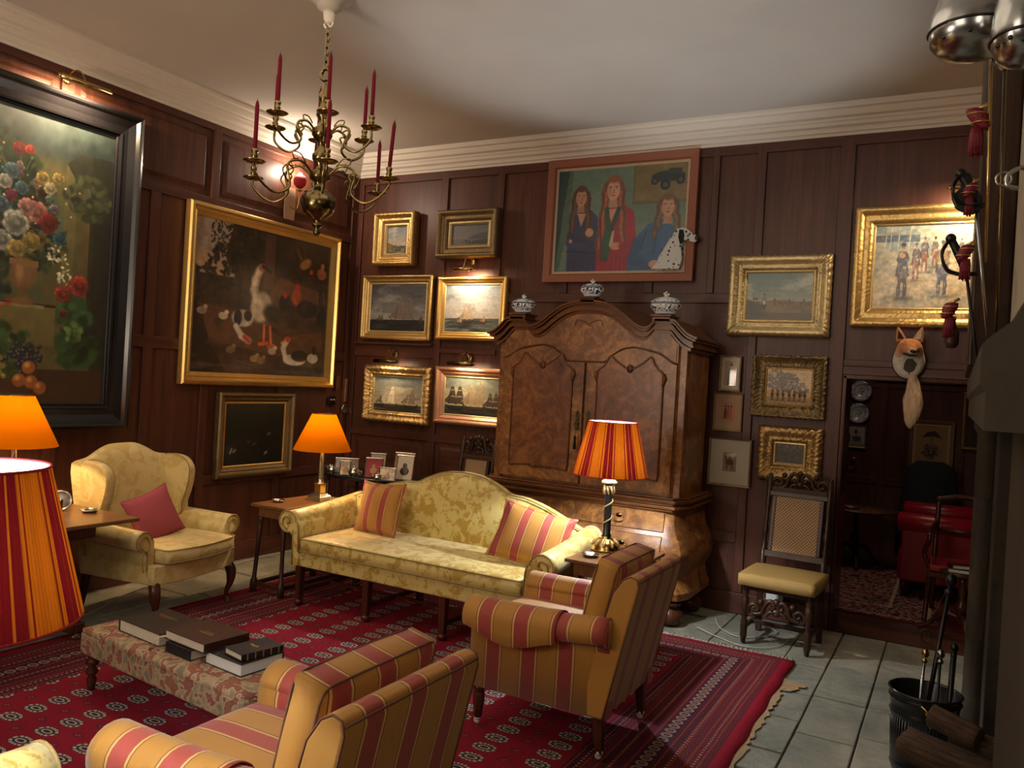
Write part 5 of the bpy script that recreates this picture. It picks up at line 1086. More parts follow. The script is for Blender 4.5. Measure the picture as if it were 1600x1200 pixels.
# ------------------------------------------------------------------ lamps
def shade_mesh(r0, r1, h, z0, n=48, ripple=None, th=.002):
    m = MB(); m.lathe([(r0, z0), (r0-(r0-r1)*.5, z0+h*.5), (r1, z0+h)], n=n, smooth=not ripple, ripple=ripple)
    m.f = m.f[:-2]; m.sm = m.sm[:-2]; return m
def lamp_bulb(t, loc, z, power, col=(1, .66, .36)):
    m = MB(); m.lathe([(.012, z-.06), (.013, z-.035), (.024, z-.01), (.028, z+.01), (.02, z+.032), (0, z+.04)], n=14); m.build('bulb', 'bulb_glow', t)
    light('lamp_bulb', 'POINT', (loc[0], loc[1], loc[2]+z+.045), power, col, .03)
def column_lamp(name, label, loc, power, s=1.0):
    t = thing(name, label, 'lamp', loc)
    m = MB()
    for w_, a, b in ((.085, 0, .012), (.078, .012, .022), (.07, .022, .03)): m.box(-w_*s, w_*s, -w_*s, w_*s, a, b)
    m.rings([[(sx*w_, sy*w_, z) for sx, sy in ((-1, -1), (1, -1), (1, 1), (-1, 1))] for w_, z in ((.068*s, .03), (.045*s, .055), (.036*s, .062))], smooth=False)
    m.build('base', 'silver', t, bevel=.002)
    m = MB(); m.box(-.032, .032, -.032, .032, .062, .13); m.box(-.038, .038, -.038, .038, .13, .14); m.build('plinth', 'brass', t, bevel=.003)
    m = MB(); m.lathe([(.034, .14), (.034, .15), (.026, .158), (.024, .17), (.022, .30), (.019, .40), (.025, .405), (.028, .42), (.020, .43), (.012, .44), (.012, .50), (0, .50)], n=24, ripple=-.06); m.build('column', 'silver', t)
    m = shade_mesh(.235*s, .095*s, .30*s, .405, 64); m.build('shade', 'shade_orange', t)
    m = MB(); m.lathe([(.0955*s, .405+.30*s-.004), (.0965*s, .405+.30*s+.002), (.0945*s, .405+.30*s+.002)], n=48)
    for a in (0, 2*PI/3, 4*PI/3): m.tube([(.012*math.cos(a), .012*math.sin(a), .405+.29*s), (.094*s*math.cos(a), .094*s*math.sin(a), .405+.295*s)], .0015, 5)
    m.tube([(0, 0, .50), (0, 0, .405+.29*s)], .003, 6); m.build('shade_ring', 'brass', t); lamp_bulb(t, loc, .55, power); return t
ZS = .69
column_lamp('table_lamp', 'silver column lamp with a bright orange shade on the narrow side table', (-4.46, 4.97, ZS), 42, .98)
column_lamp('table_lamp', 'orange-shaded lamp at the left edge on the writing table', (-5.17, 2.935, .75), 42, 1.06)
def striped_lamp(label, loc, power, rot=0):
    t = thing('striped_lamp', label, 'lamp', loc, rot)
    m = MB(); m.lathe([(0, 0), (.095, 0), (.098, .012), (.085, .022), (.088, .032), (.06, .055), (.045, .075), (.03, .085), (.036, .092), (.0, .095)], n=28); m.build('base', 'brass', t)
    m = MB(); m.lathe([(.03, .09), (.03, .1), (.026, .11), (.0245, .34), (.028, .36), (.03, .42), (.022, .43), (.0, .43)], n=24); m.build('column', 'black_paint', t)
    m = MB(); m.tube([(.027*math.cos(a), .027*math.sin(a), .11+.26*a/(5*PI)) for a in np.linspace(0, 5*PI, 60)], .0045, 6)
    for k in range(8):
        a = k*PI/4; m.tube([(.030*math.cos(a), .030*math.sin(a), .42), (.034*math.cos(a+.2), .034*math.sin(a+.2), .385), (.030*math.cos(a+.4), .030*math.sin(a+.4), .365)], [.006, .009, .003], 5)
    for k in range(9):
        a = k*2*PI/9; m.tube([(.05*math.cos(a), .05*math.sin(a), .075), (.075*math.cos(a+.1), .075*math.sin(a+.1), .055), (.092*math.cos(a), .092*math.sin(a), .03)], [.006, .013, .006], 6)
    m.build('gilt_vine', 'gilt_pale', t)
    m = MB(); m.lathe([(0, .43), (.05, .435), (.053, .445), (.03, .462), (.012, .468), (.012, .52), (0, .52)], n=24); m.build('cap', 'gilt_pale', t)
    m = shade_mesh(.24, .158, .345, .49, 240, .018); m.build('shade', 'shade_pleated', t)
    for z, r in ((.49, .242), (.835, .160)): m = MB(); m.tube([(r*math.cos(a), r*math.sin(a), z) for a in np.linspace(0, 2*PI, 61)[:-1]], .0035, 6, True); m.build('shade_trim', 'red_fabric', t)
    m = MB()
    for a in (0, 2*PI/3, 4*PI/3): m.tube([(.012*math.cos(a), .012*math.sin(a), .81), (.156*math.cos(a), .156*math.sin(a), .825)], .0015, 5)
    m.tube([(0, 0, .52), (0, 0, .81)], .003, 6); m.build('shade_ring', 'brass', t); lamp_bulb(t, loc, .545, power, (.90, .96, 1)); return t
ZR = .68
striped_lamp('pleated red and orange lamp with black and gold column before the armoire', (-1.955, 4.917, ZR), 104)
striped_lamp('large red and orange pleated lamp shade at the near left edge', (-1.925, .998, .652), 48, 1.9)

# ------------------------------------------------------------------ tables
def joint_table(label, x0, x1, y0, y1, h, legs='taper', mat='table_wood', name='side_table'):
    cx, cy = (x0+x1)/2, (y0+y1)/2; t = thing(name, label, 'table', (cx, cy, 0)); a, b = (x1-x0)/2, (y1-y0)/2
    m = MB(); m.box(-a, a, -b, b, h-.022, h); m.build('table_top', mat, t, bevel=.005)
    m = MB(); m.box(-a+.045, a-.045, -b+.045, b-.045, h-.10, h-.022); m.build('apron', mat, t, bevel=.003)
    for sx in (-1, 1):
        for sy in (-1, 1):
            x, y = sx*(a-.065), sy*(b-.065); m = MB(); k = .03 if legs == 'splay' else 0
            R = []
            for r, z in ((.026, 0), (.028, .06), (.028, .10), (.017, .12), (.016, .3), (.02, h-.16), (.017, h-.15), (.024, h-.13), (.024, h-.10)):
                f = 1-z/h; R.append([(x+sx*k*f+r*math.cos(q), y+sy*k*f+r*math.sin(q), z) for q in [2*PI*i/12 for i in range(12)]])
            m.rings(R); m.build('leg', 'dark_oak' if mat != 'mahogany' else mat, t)
    m = MB(); k = .02 if legs == 'splay' else 0; xa, ya = a-.065+k, b-.065+k
    for s in (-1, 1): m.box(-xa, xa, s*ya-.012, s*ya+.012, .06, .09); m.box(s*xa-.012, s*xa+.012, -ya, ya, .06, .09)
    m.build('stretcher', 'dark_oak', t, bevel=.003); return t
joint_table('narrow turned-leg side table under the orange lamp, left of the sofa', -4.70, -4.34, 4.47, 5.20, ZS, 'splay')
joint_table('small square side table under the striped lamp, right of the sofa', -2.055, -1.62, 4.50, 5.12, ZR)
joint_table('small side table under the near striped lamp, mostly outside the left edge', -2.022, -1.74, .80, 1.20, .652)
def desk():
    t = thing('writing_table', 'dark polished table at the left wall holding silver frames', 'table', (-4.98, 2.55, 0)); h = .75
    m = MB(); m.box(-.48, .53, -.9, .78, h-.025, h); m.build('table_top', 'table_wood', t, bevel=.006)
    m = MB(); m.box(-.42, .42, -.84, .56, h-.11, h-.025); m.build('apron', 'mahogany', t, bevel=.004)
    for y in (-.7, .52):
        m = MB(); m.box(-.04, .04, y-.04, y+.04, .10, h-.1); m.box(-.36, .36, y-.045, y+.045, .05, .11); m.build('pedestal', 'mahogany', t, bevel=.008)
        for x in (-.33, .33):
            m = MB(); m.lathe([(0, 0), (.035, 0), (.04, .02), (.03, .05)], (x, y, 0), 14); m.build('foot', 'mahogany', t)
    m = MB(); m.box(-.015, .015, -.7, .52, .2, .26); m.build('stretcher', 'mahogany', t, bevel=.004)
desk()
def dish(label, loc, r=.045, name='ashtray', mat='silver'):
    t = thing(name, label, 'dish', loc); m = MB(); m.lathe([(0, 0), (r*.7, 0), (r*.8, .008), (r, .016), (r*1.02, .02), (r*.95, .018), (r*.7, .006), (0, .005)], n=28); m.build('bowl', mat, t)
    m = MB(); m.lathe([(0, .007), (r*.5, .008), (r*.5, .012), (0, .013)], n=20); m.build('centre', mat, t)
dish('flat silver dish at the corner of the writing table', (-4.80, 3.22, .75), .055)
dish('small silver dish on the narrow side table beside the orange lamp', (-4.60, 4.66, ZS), .05)
dish('round silver dish on the side table beside the striped lamp', (-1.95, 4.66, ZR), .055)
def photo_frame(label, loc, rz, w, h, tilt=.22, mat='silver', prt='photo_print', rounded=False, round_=False, grp=None, bw=.012):
    t = thing('photo_frame', label, 'photo frame', loc, rz, grp)
    if round_:
        m = MB(); m.lathe([(h/2, 0), (h/2, -.008), (h/2-bw*.5, -.012), (h/2-bw, -.006), (h/2-bw, 0)], (0, 0, h/2), 32, axis=1); m.build('frame', mat, t)
        m = MB(); m.lathe([(0, -.004), (h/2-bw, -.004), (h/2-bw, .003), (0, .003)], (0, 0, h/2), 28, axis=1); m.build('photo', prt, t)
    else:
        frame_mesh(w, h, [(0, 0), (0, .008), (bw*.5, .011), (bw, .006), (bw, 0)]).build('frame', mat, t)
        m = MB(); m.box(-w/2+bw*.8, w/2-bw*.8, -.004, .003, bw*.8, h-bw*.8); m.build('photo', prt, t)
        m = MB(); m.ball((0, -.006, h*.58), .014*h/.16, 10, (1, .15, 1.2)); m.ball((0, -.0055, h*.36), .03*h/.16, 10, (1, .1, .9)); m.build('sitter', 'tan_mount' if prt != 'paper_mount' else 'brown_leather', t)
    m = MB(); m.hexa([(-.012, .0, h*.1), (.012, .0, h*.1), (.012, .004, h*.1), (-.012, .004, h*.1), (-.012, .0, h*.8), (.012, .0, h*.8), (.012, .004, h*.8), (-.012, .004, h*.8)])
    c, s_ = math.cos(.55), math.sin(.55); m.v = [(x, y+(h*.8-z)*.55*1.0, z) for x, y, z in m.v]; m.build('strut', 'dark_cloth', t)
    t.rotation_euler = (-tilt, 0, rz); return t
photo_frame('round silver photo frame on the writing table by the wing chair', (-4.95, 3.12, .75), math.radians(52), .12, .13, round_=True)
photo_frame('narrow silver photo frame beside the near lamp shade on the writing table', (-4.98, 3.03, .75), math.radians(60), .09, .16)
def tumbler(loc):
    t = thing('glass_tumbler', 'clear glass tumbler standing on the writing table', 'glass', loc); m = MB()
    m.lathe([(0, 0), (.03, 0), (.036, .09), (.034, .09), (.028, .008), (0, .008)], n=24); m.build('glass_body', 'glass', t)
tumbler((-4.86, 3.04, .75))

# tray table with photographs and silver behind the sofa
ZTR = .80
def tray():
    t = thing('tray_table', 'dark oval tray table crowded with photographs behind the sofa', 'table', (-4.68, 5.88, 0))
    m = MB(); m.lathe([(0, ZTR-.02), (.5, ZTR-.02), (.53, ZTR-.005), (.545, ZTR+.012), (.535, ZTR+.012), (.51, ZTR), (0, ZTR)], n=48); m.v = [(x, y*.62, z) for x, y, z in m.v]; m.build('tray', 'black_paint', t)
    for sx in (-1, 1):
        for sy in (-1, 1):
            m = MB(); m.tube([(sx*.32, sy*.2, ZTR-.02), (sx*.34, sy*.22, 0)], .014, 8); m.build('leg', 'dark_oak', t)
    m = MB()
    for s in (-1, 1): m.box(-.33, .33, s*.2-.01, s*.2+.01, .3, .32)
    m.build('stretcher', 'dark_oak', t)
tray()
G = 'photographs on the tray table'
for lab, x, y, w_, h_, pr, rz in (('wide rounded silver frame at the left of the tray of photographs', -4.90, 5.80, .20, .125, 'photo_print', .1), ('silver frame standing at the back left of the tray', -4.72, 6.02, .14, .17, 'paper_mount', 0), ('dark photograph in front of the back left frame on the tray', -4.68, 5.92, .15, .14, 'photo_print', -.1),
                       ('silver-framed photograph of people in red, middle of the tray', -4.54, 5.74, .14, .16, 'pink_fabric', .08), ('tall tilted frame with a cream mount at the back of the tray', -4.42, 6.02, .18, .20, 'tan_mount', -.15), ('tall silver frame with a pale oval portrait, right end of the tray', -4.28, 5.84, .15, .20, 'paper_mount', -.2),
                       ('low silver frame near the right front of the tray', -4.34, 5.68, .14, .105, 'photo_print', -.1), ('tiny dark frame at the front left of the tray', -4.80, 5.66, .09, .12, 'photo_print', .1)):
    photo_frame(lab, (x, y, ZTR+.001), rz+.45, w_*1.1, h_*1.12, .24, 'silver', pr, grp=G, bw=.009)
def silver_pot(lab, loc, s):
    t = thing('silver_pot', lab, 'pot', loc); m = MB(); m.lathe([(0, 0), (.03*s, 0), (.02*s, .01*s), (.045*s, .03*s), (.05*s, .05*s), (.035*s, .07*s), (.038*s, .075*s), (0, .08*s)], n=20); m.build('body', 'silver', t)
    m = MB(); m.tube(smoothpath([(.045*s, 0, .055*s), (.075*s, 0, .06*s), (.07*s, 0, .03*s), (.045*s, 0, .035*s)]), .004*s, 6); m.tube([(-.04*s, 0, .04*s), (-.075*s, 0, .07*s)], [.008*s, .004*s], 6); m.build('handle', 'silver', t)
    m = MB(); m.ball((0, 0, .086*s), .008*s, 8); m.build('knob', 'silver', t)
silver_pot('small silver pot at the far left of the tray', (-5.06, 5.76, ZTR), .8); silver_pot('silver sauce pot beside the left pot on the tray', (-4.95, 5.66, ZTR), .9)
silver_pot('chased silver pot heaped with flowers, front of the tray', (-4.66, 5.62, ZTR), 1.1); silver_pot('silver cream pot at the right front of the tray', (-4.38, 5.60, ZTR), .8)
# ------------------------------------------------------------------ armoire (origin centre back floor ; front at local y -.75)
def armoire():
    t = thing('armoire', 'tall burr walnut armoire with arched cornice and bulging drawers against the back wall', 'armoire', (-2.58, 6.50, 0)); FY = -.68
    # bombe base
    m = MB(); R = []
    for z, bx, by in ((.17, .86, 0), (.19, .90, .035), (.24, .90, .04), (.27, .88, .015), (.36, .86, .01), (.46, .905, .06), (.54, .915, .075), (.62, .89, .05), (.70, .845, .01), (.80, .83, 0), (.84, .83, 0)):
        R.append([(-bx, -.0, z), (bx, -.0, z), (bx, FY+.14-by*.2, z), (bx-.05, FY+.03-by*.8, z), (bx-.12, FY-by, z), (.25, FY-by*1.1, z), (0, FY-by*.8, z), (-.25, FY-by*1.1, z), (-bx+.12, FY-by, z), (-bx+.05, FY+.03-by*.8, z), (-bx, FY+.14-by*.2, z)])
    m.rings(R, smooth=True); m.build('bombe_base', 'burr_walnut', t, bevel=.004)
    def dby(z): return float(np.interp(z, [.27, .36, .46, .54, .62, .70, .80], [.015, .01, .06, .075, .05, .01, 0]))
    for z0, z1, parts in ((.68, .83, 2), (.47, .66, 1), (.285, .455, 1)):
        for k in range(parts):
            x0, x1 = (-.72, .72) if parts == 1 else ((-.72, -.01) if k == 0 else (.01, .72))
            m = MB(); zs = np.linspace(z0+.006, z1-.006, 6)
            R = [[(x0, FY+.02, z), (x1, FY+.02, z), (x1, FY-dby(z)*1.08-.012, z), (0 if parts == 1 else (x0+x1)/2, FY-dby(z)*1.05-.014, z), (x0, FY-dby(z)*1.08-.012, z)] for z in zs]
            m.rings(R, smooth=True); d = m.build('drawer', 'burr_walnut', t, bevel=.005)
            for hx in ((x0+x1)/2,) if parts == 2 else (-.42, .42):
                zz = (z0+z1)/2; yy = FY-dby(zz)*1.08-.014
                m = MB(); m.ball((hx, yy, zz+.015), .018, 10, (1.4, .35, 1)); m.tube(smoothpath([(hx-.04, yy-.004, zz+.01), (hx-.035, yy-.016, zz-.022), (hx, yy-.018, zz-.032), (hx+.035, yy-.016, zz-.022), (hx+.04, yy-.004, zz+.01)]), .004, 6); m.build('drawer_pull', 'brass_dark', d)
    m = MB() # waist moulding
    for z0, z1, o in ((.84, .86, .03), (.86, .885, .055), (.885, .905, .04), (.905, .93, .06), (.93, .945, .035)):
        a = .83+o; m.prism([(-a, 0), (-a, FY+.10), (-a+.08, FY-o), (a-.08, FY-o), (a, FY+.10), (a, 0)][::-1], z0, z1, 'xy')
    m.build('waist_moulding', 'moulding_wood', t, bevel=.006)
    for x in (-.78, .78):
        for y in (FY+.06, -.12):
            m = MB(); m.lathe([(.05, .0), (.09, .02), (.105, .06), (.095, .10), (.06, .125), (.055, .14), (.08, .15), (.08, .17)], (x, y, 0), 20); m.build('bun_foot', 'mahogany', t)
    # upper case with arched top
    half = [(0, 2.40), (.10, 2.395), (.20, 2.365), (.30, 2.30), (.38, 2.235), (.44, 2.205), (.49, 2.205), (.53, 2.24), (.545, 2.26), (.68, 2.26), (.70, 2.25), (.74, 2.205), (.79, 2.16), (.84, 2.135), (.86, 2.13)]
    half = [half[0]]+smoothpath2(half[:8], 4)[1:]+half[8:10]+smoothpath2(half[10:], 3)
    arch = [(-x, z) for x, z in reversed(half)]+half[1:]
    bx = .80
    inner = [(x*bx/.86, z-.075) for x, z in arch]
    m = MB(); poly = [(-bx, .945), (bx, .945)]+[(x, z) for x, z in reversed(inner)]
    m.prism(poly, FY+.06, -.02, 'xz'); m.build('carcase', 'burr_walnut', t)
    for s in (-1, 1): 
        m = MB()
        m.hexa([(s*(bx+.008), FY+.18, .945), (s*(bx+.008), FY+.12, .945), (s*(bx-.075), FY+.03, .945), (s*(bx-.10), FY+.08, .945), (s*(bx+.008), FY+.18, 2.07), (s*(bx+.008), FY+.12, 2.07), (s*(bx-.075), FY+.03, 2.07), (s*(bx-.10), FY+.08, 2.07)])
        m.build('corner_post', 'burr_walnut', t, bevel=.004)
    # frieze panel band above the doors
    m = MB(); lower = [(x, min(z-.10, 2.09+.0)) for x, z in inner]
    def dz(x): # top edge of the doors
        a = abs(x); return float(np.interp(a, [0, .16, .22, .30, .38, .46, .60, .70, .76], [1.93, 1.93, 1.99, 2.04, 2.055, 2.045, 2.015, 1.95, 1.93]))
    xs = np.linspace(-bx+.06, bx-.06, 61); topz = lambda x: float(np.interp(x, [p[0] for p in inner], [p[1] for p in inner]))
    R = [[(x, FY+.035, dz(x)), (x, FY+.035, topz(x)), (x, FY+.065, topz(x)), (x, FY+.065, dz(x))] for x in xs]; m.rings(R, smooth=False); m.build('frieze', 'burr_walnut', t)
    m = MB(); m.tube([(x, FY+.033, dz(x)) for x in xs], .007, 6); m.tube(smoothpath([(-.12, FY+.033, 2.21), (-.10, FY+.033, 2.255), (-.03, FY+.033, 2.24), (0, FY+.033, 2.215), (.03, FY+.033, 2.24), (.10, FY+.033, 2.255), (.12, FY+.033, 2.21)]), .004, 6); m.build('frieze_moulding', 'moulding_wood', t)
    # cornice moulding: stacked steps following the arch, swept on to the sides
    m = MB()
    for dz0, dz1, o in ((-.095, -.07, .012), (-.07, -.05, .035), (-.05, -.025, .028), (-.025, -.008, .055), (-.008, .008, .07)):
        k = (bx+o+.02)/.86; R = []
        for x, z in arch: R.append([(x*k, FY+.06-o-.02, z+dz0), (x*k, FY+.06-o-.02, z+dz1), (x*k, -.01, z+dz1), (x*k, -.01, z+dz0)])
        m.rings(R, smooth=False)
    m.build('cornice', 'moulding_wood', t, bevel=.003)
    # plinth blocks for the tureens
    m = MB()
    for x, z in ((-.61, 2.268), (.61, 2.268), (0, 2.40)):
        w_ = .07 if x else .06; m.box(x-w_, x+w_, FY-.03, FY+.16, z-.02, z+.018); m.box(x-w_-.012, x+w_+.012, FY-.045, FY+.175, z+.018, z+.032)
    m.build('plinth_block', 'moulding_wood', t, bevel=.004)
    # doors
    for s in (-1, 1):
        x0, x1 = (-.735, -.012) if s < 0 else (.012, .735); xs2 = np.linspace(x0, x1, 25); m = MB()
        R = [[(x, FY+.025, .965), (x, FY+.025, dz(x)-.012), (x, FY+.062, dz(x)-.012), (x, FY+.062, .965)] for x in xs2]; m.rings(R, smooth=False); d = m.build('door', 'burr_walnut', t)
        cx = (x0+x1)/2; hw = .265
        def ptop(u): # u -1..1 : ogee arched panel top with a central dip
            a = abs(u); return float(np.interp(a, [0, .12, .40, .62, .66, .74, .86, .93, 1.0], [1.885, 1.89, 1.935, 1.985, 1.97, 1.92, 1.885, 1.88, 1.85]))
        us = np.linspace(-1, 1, 41); pts = [(cx+u*hw, ptop(u)) for u in us]+[(cx+hw, 1.10), (cx+hw*.97, 1.055), (cx+hw*.9, 1.06), (cx+hw*.35, 1.075), (cx+hw*.15, 1.06), (cx, 1.08), (cx-hw*.15, 1.06), (cx-hw*.35, 1.075), (cx-hw*.9, 1.06), (cx-hw*.97, 1.055), (cx-hw, 1.10)]
        m = MB(); m.prism(pts[::-1], FY+.014, FY+.03, 'xz'); pn = m.build('door_panel', 'burr_door', d, bevel=.006)
        m = MB(); m.tube([(x, FY+.013, z) for x, z in pts], .0075, 6, True)
        for sx in (-1, 1): # carved corner leaves
            m.tube([(cx+sx*hw*1.02, FY+.012, 1.86), (cx+sx*hw*1.05, FY+.008, 1.82), (cx+sx*hw*1.0, FY+.010, 1.76)], [.010, .016, .004], 6)
        for q in range(-4, 5): m.ball((cx+q*.025, FY+.012, 1.068+.01*math.sin(q*1.4)), .011, 8, (1.4, .6, .8))
        m.build('panel_moulding', 'moulding_wood', pn)
        m = MB(); m.ball((cx, FY+.014, 1.885), .028, 12, (1, .5, 1.15)); m.build('carved_boss', 'mahogany', pn)
        kx = -.045 if s < 0 else .045
        m = MB(); m.prism([(kx-.014, 1.38), (kx+.014, 1.38), (kx+.02, 1.44), (kx+.012, 1.47), (kx+.018, 1.51), (kx, 1.545), (kx-.018, 1.51), (kx-.012, 1.47), (kx-.02, 1.44)], FY+.018, FY+.026, 'xz'); m.ball((kx, FY+.016, 1.475), .011, 8); m.build('escutcheon', 'brass_dark', d)
    m = MB(); m.tube([(-.035, FY+.02, 1.44), (-.035, FY-.02, 1.435)], .005, 8); m.tube([(-.035+.012*math.cos(a), FY-.03, 1.425+.012*math.sin(a)) for a in np.linspace(0, 2*PI, 12)[:-1]], .003, 6, True); m.tube([(-.035, FY-.03, 1.412), (-.034, FY-.03, 1.34)], .002, 5); kk = m.build('key', 'brass_dark', t)
    m = MB(); m.lathe([(.0, 1.345), (.010, 1.335), (.012, 1.32), (.009, 1.31), (.014, 1.235), (.0, 1.235)], (-.034, FY-.03, 0), 12); m.build('tassel', 'dark_cloth', kk)
    return t
armoire()
def tureen(label, x, z, s=1):
    t = thing('tureen', label, 'tureen', (x, 5.885, z)); m = MB()
    m.lathe([(0, 0), (.060, 0), (.063, .006), (.066, .02), (.085, .04), (.098, .062), (.098, .078), (.092, .086), (0, .086)], n=36); m.v = [(a*1.08*s, b*.78*s, c*s) for a, b, c in m.v]; m.build('bowl', 'blue_and_white', t)
    m = MB(); m.lathe([(.096, .088), (.100, .092), (.09, .102), (.065, .117), (.03, .126), (0, .128)], n=36); m.v = [(a*1.08*s, b*.78*s, c*s) for a, b, c in m.v]; l = m.build('lid', 'blue_and_white', t)
    m = MB(); m.ball((0, 0, .135*s), .014*s, 10, (1, .8, .9)); m.ball((-.012*s, 0, .148*s), .010*s, 8); m.ball((.014*s, 0, .143*s), .009*s, 8); m.ball((.0, 0, .158*s), .007*s, 8); m.build('knob', 'porcelain', l)
tureen('blue and white lidded tureen on the left shoulder of the armoire', -3.19, 2.30, 1.0); tureen('blue and white lidded tureen on the centre peak of the armoire', -2.58, 2.432, .92); tureen('blue and white lidded tureen on the right shoulder of the armoire', -1.97, 2.30, 1.12)

# ------------------------------------------------------------------ carved high-back caned chairs, front -Y, origin centre
def carved_scroll(m, x0, x1, y, z0, h, r=.009):
    w_ = x1-x0; cx = (x0+x1)/2
    for s in (-1, 1):
        X_ = lambda u: cx+s*u*w_/2
        m.tube(smoothpath([(X_(.98), y, z0+.05*h), (X_(.95), y, z0+.45*h), (X_(.78), y, z0+.62*h), (X_(.62), y, z0+.42*h), (X_(.72), y, z0+.22*h), (X_(.85), y, z0+.35*h)]), [r*1.0]*31, 7)
        m.tube(smoothpath([(X_(.8), y, z0+.05*h), (X_(.5), y, z0+.2*h), (X_(.40), y, z0+.65*h), (X_(.22), y, z0+.95*h), (X_(.06), y, z0+.75*h), (X_(.12), y, z0+.5*h), (X_(.24), y, z0+.62*h)]), r*1.15, 7)
        m.tube(smoothpath([(X_(.35), y, z0+.08*h), (X_(.22), y, z0+.32*h), (X_(.02), y, z0+.3*h)]), r, 7)
        m.ball((X_(.55), y, z0+.82*h), r*1.6, 8)
    m.ball((cx, y, z0+.95*h), r*1.8, 10); m.ball((cx, y, z0+.35*h), r*2.0, 10, (1.2, .8, 1))
def carved_chair(label, loc, rot, w=.235, seat=True, hb=1.12):
    t = thing('carved_chair', label, 'chair', loc, rot); D = .21
    def rk(z): return D+(z-.45)*.16
    for s in (-1, 1):
        m = MB(); x = s*(w-.02)
        prof = [(.018, .03), (.024, .05), (.024, .16), (.015, .175), (.025, .195), (.015, .215), (.024, .23), (.026, .32), (.016, .335), (.027, .36), (.02, .39), (.02, .42)]
        m.lathe(prof, (x, -D+.02, 0), 14); l = m.build('leg', 'dark_oak', t)
        m = MB(); m.ball((x, -D+.02, .018), .018, 10); m.build('foot', 'black_iron', l)
        m = MB(); m.box(x-.02, x+.02, D-.02, D+.02, .0, .45); m.build('leg', 'dark_oak', t, bevel=.004)
        m = MB(); pr = [(.022, .45), (.024, .50), (.024, .60), (.014, .615), (.022, .64), (.013, .66), (.016, .70), (.022, .75), (.013, .79), (.021, .82), (.013, .85), (.018, .90), (.022, .95), (.022, hb-.08), (.024, hb), (.012, hb+.012), (.018, hb+.03), (.006, hb+.045)]
        R = [[(x+r*math.cos(q), rk(z)+r*math.sin(q), z) for q in [2*PI*i/12 for i in range(12)]] for r, z in pr]; m.rings(R); m.build('back_post', 'dark_oak', t)
    m = MB(); m.hexa([(-w+.07, rk(.58)-.012, .58), (w-.07, rk(.58)-.012, .58), (w-.07, rk(.58)+.012, .58), (-w+.07, rk(.58)+.012, .58), (-w+.07, rk(1.02)-.012, 1.01), (w-.07, rk(1.02)-.012, 1.01), (w-.07, rk(1.02)+.012, 1.01), (-w+.07, rk(1.02)+.012, 1.01)]); m.build('caned_back', 'cane', t)
    m = MB()
    for a, b in ((.555, .60), (1.0, 1.035)): m.hexa([(-w+.03, rk(a)-.02, a), (w-.03, rk(a)-.02, a), (w-.03, rk(a)+.02, a), (-w+.03, rk(a)+.02, a), (-w+.03, rk(b)-.02, b), (w-.03, rk(b)-.02, b), (w-.03, rk(b)+.02, b), (-w+.03, rk(b)+.02, b)])
    for s in (-1, 1): x = s*(w-.065); m.hexa([(x-.014, rk(.6)-.018, .6), (x+.014, rk(.6)-.018, .6), (x+.014, rk(.6)+.018, .6), (x-.014, rk(.6)+.018, .6), (x-.014, rk(1.)-.018, 1.), (x+.014, rk(1.)-.018, 1.), (x+.014, rk(1.)+.018, 1.), (x-.014, rk(1.)+.018, 1.)])
    m.build('back_frame', 'dark_oak', t, bevel=.004)
    m = MB(); m.box(-w+.02, w-.02, rk(1.06)-.01, rk(1.06)+.012, 1.035, 1.065); carved_scroll(m, -w+.03, w-.03, rk(1.1), 1.05, hb-1.05+.06, .013); m.build('carved_crest', 'dark_oak', t)
    m = MB(); m.box(-w+.02, w-.02, -D+.005, -D+.035, .38, .42); m.box(-w+.02, w-.02, D-.015, D+.015, .38, .43)
    for s in (-1, 1): m.box(s*(w-.02)-.014, s*(w-.02)+.014, -D+.02, D, .37, .42); m.box(s*(w-.02)-.012, s*(w-.02)+.012, -D+.02, D, .10, .13)
    m.box(-w+.02, w-.02, -.012, .012, .10, .13); m.build('seat_frame', 'dark_oak', t, bevel=.004)
    m = MB(); carved_scroll(m, -w+.04, w-.04, -D+.02, .21, .12, .014); m.build('carved_stretcher', 'dark_oak', t)
    if seat:
        cm = cushion_mesh(2*w+.05, 2*D+.07, .095, 16, .78, 5).xf(Matrix.Translation((0, -.02, .458))); cm.build('seat', 'mustard_fabric', t)
    else:
        m = MB(); m.box(-w, w, -D, D, .42, .45); m.build('seat', 'cane', t, bevel=.006)
    return t
carved_chair('carved high-back caned chair with a mustard padded seat beside the doorway', (-1.01, 5.97, 0), math.radians(-3))
carved_chair('carved high-back caned chair half hidden behind the sofa, left of the armoire', (-3.83, 6.05, 0), 0, .19, False, 1.15)

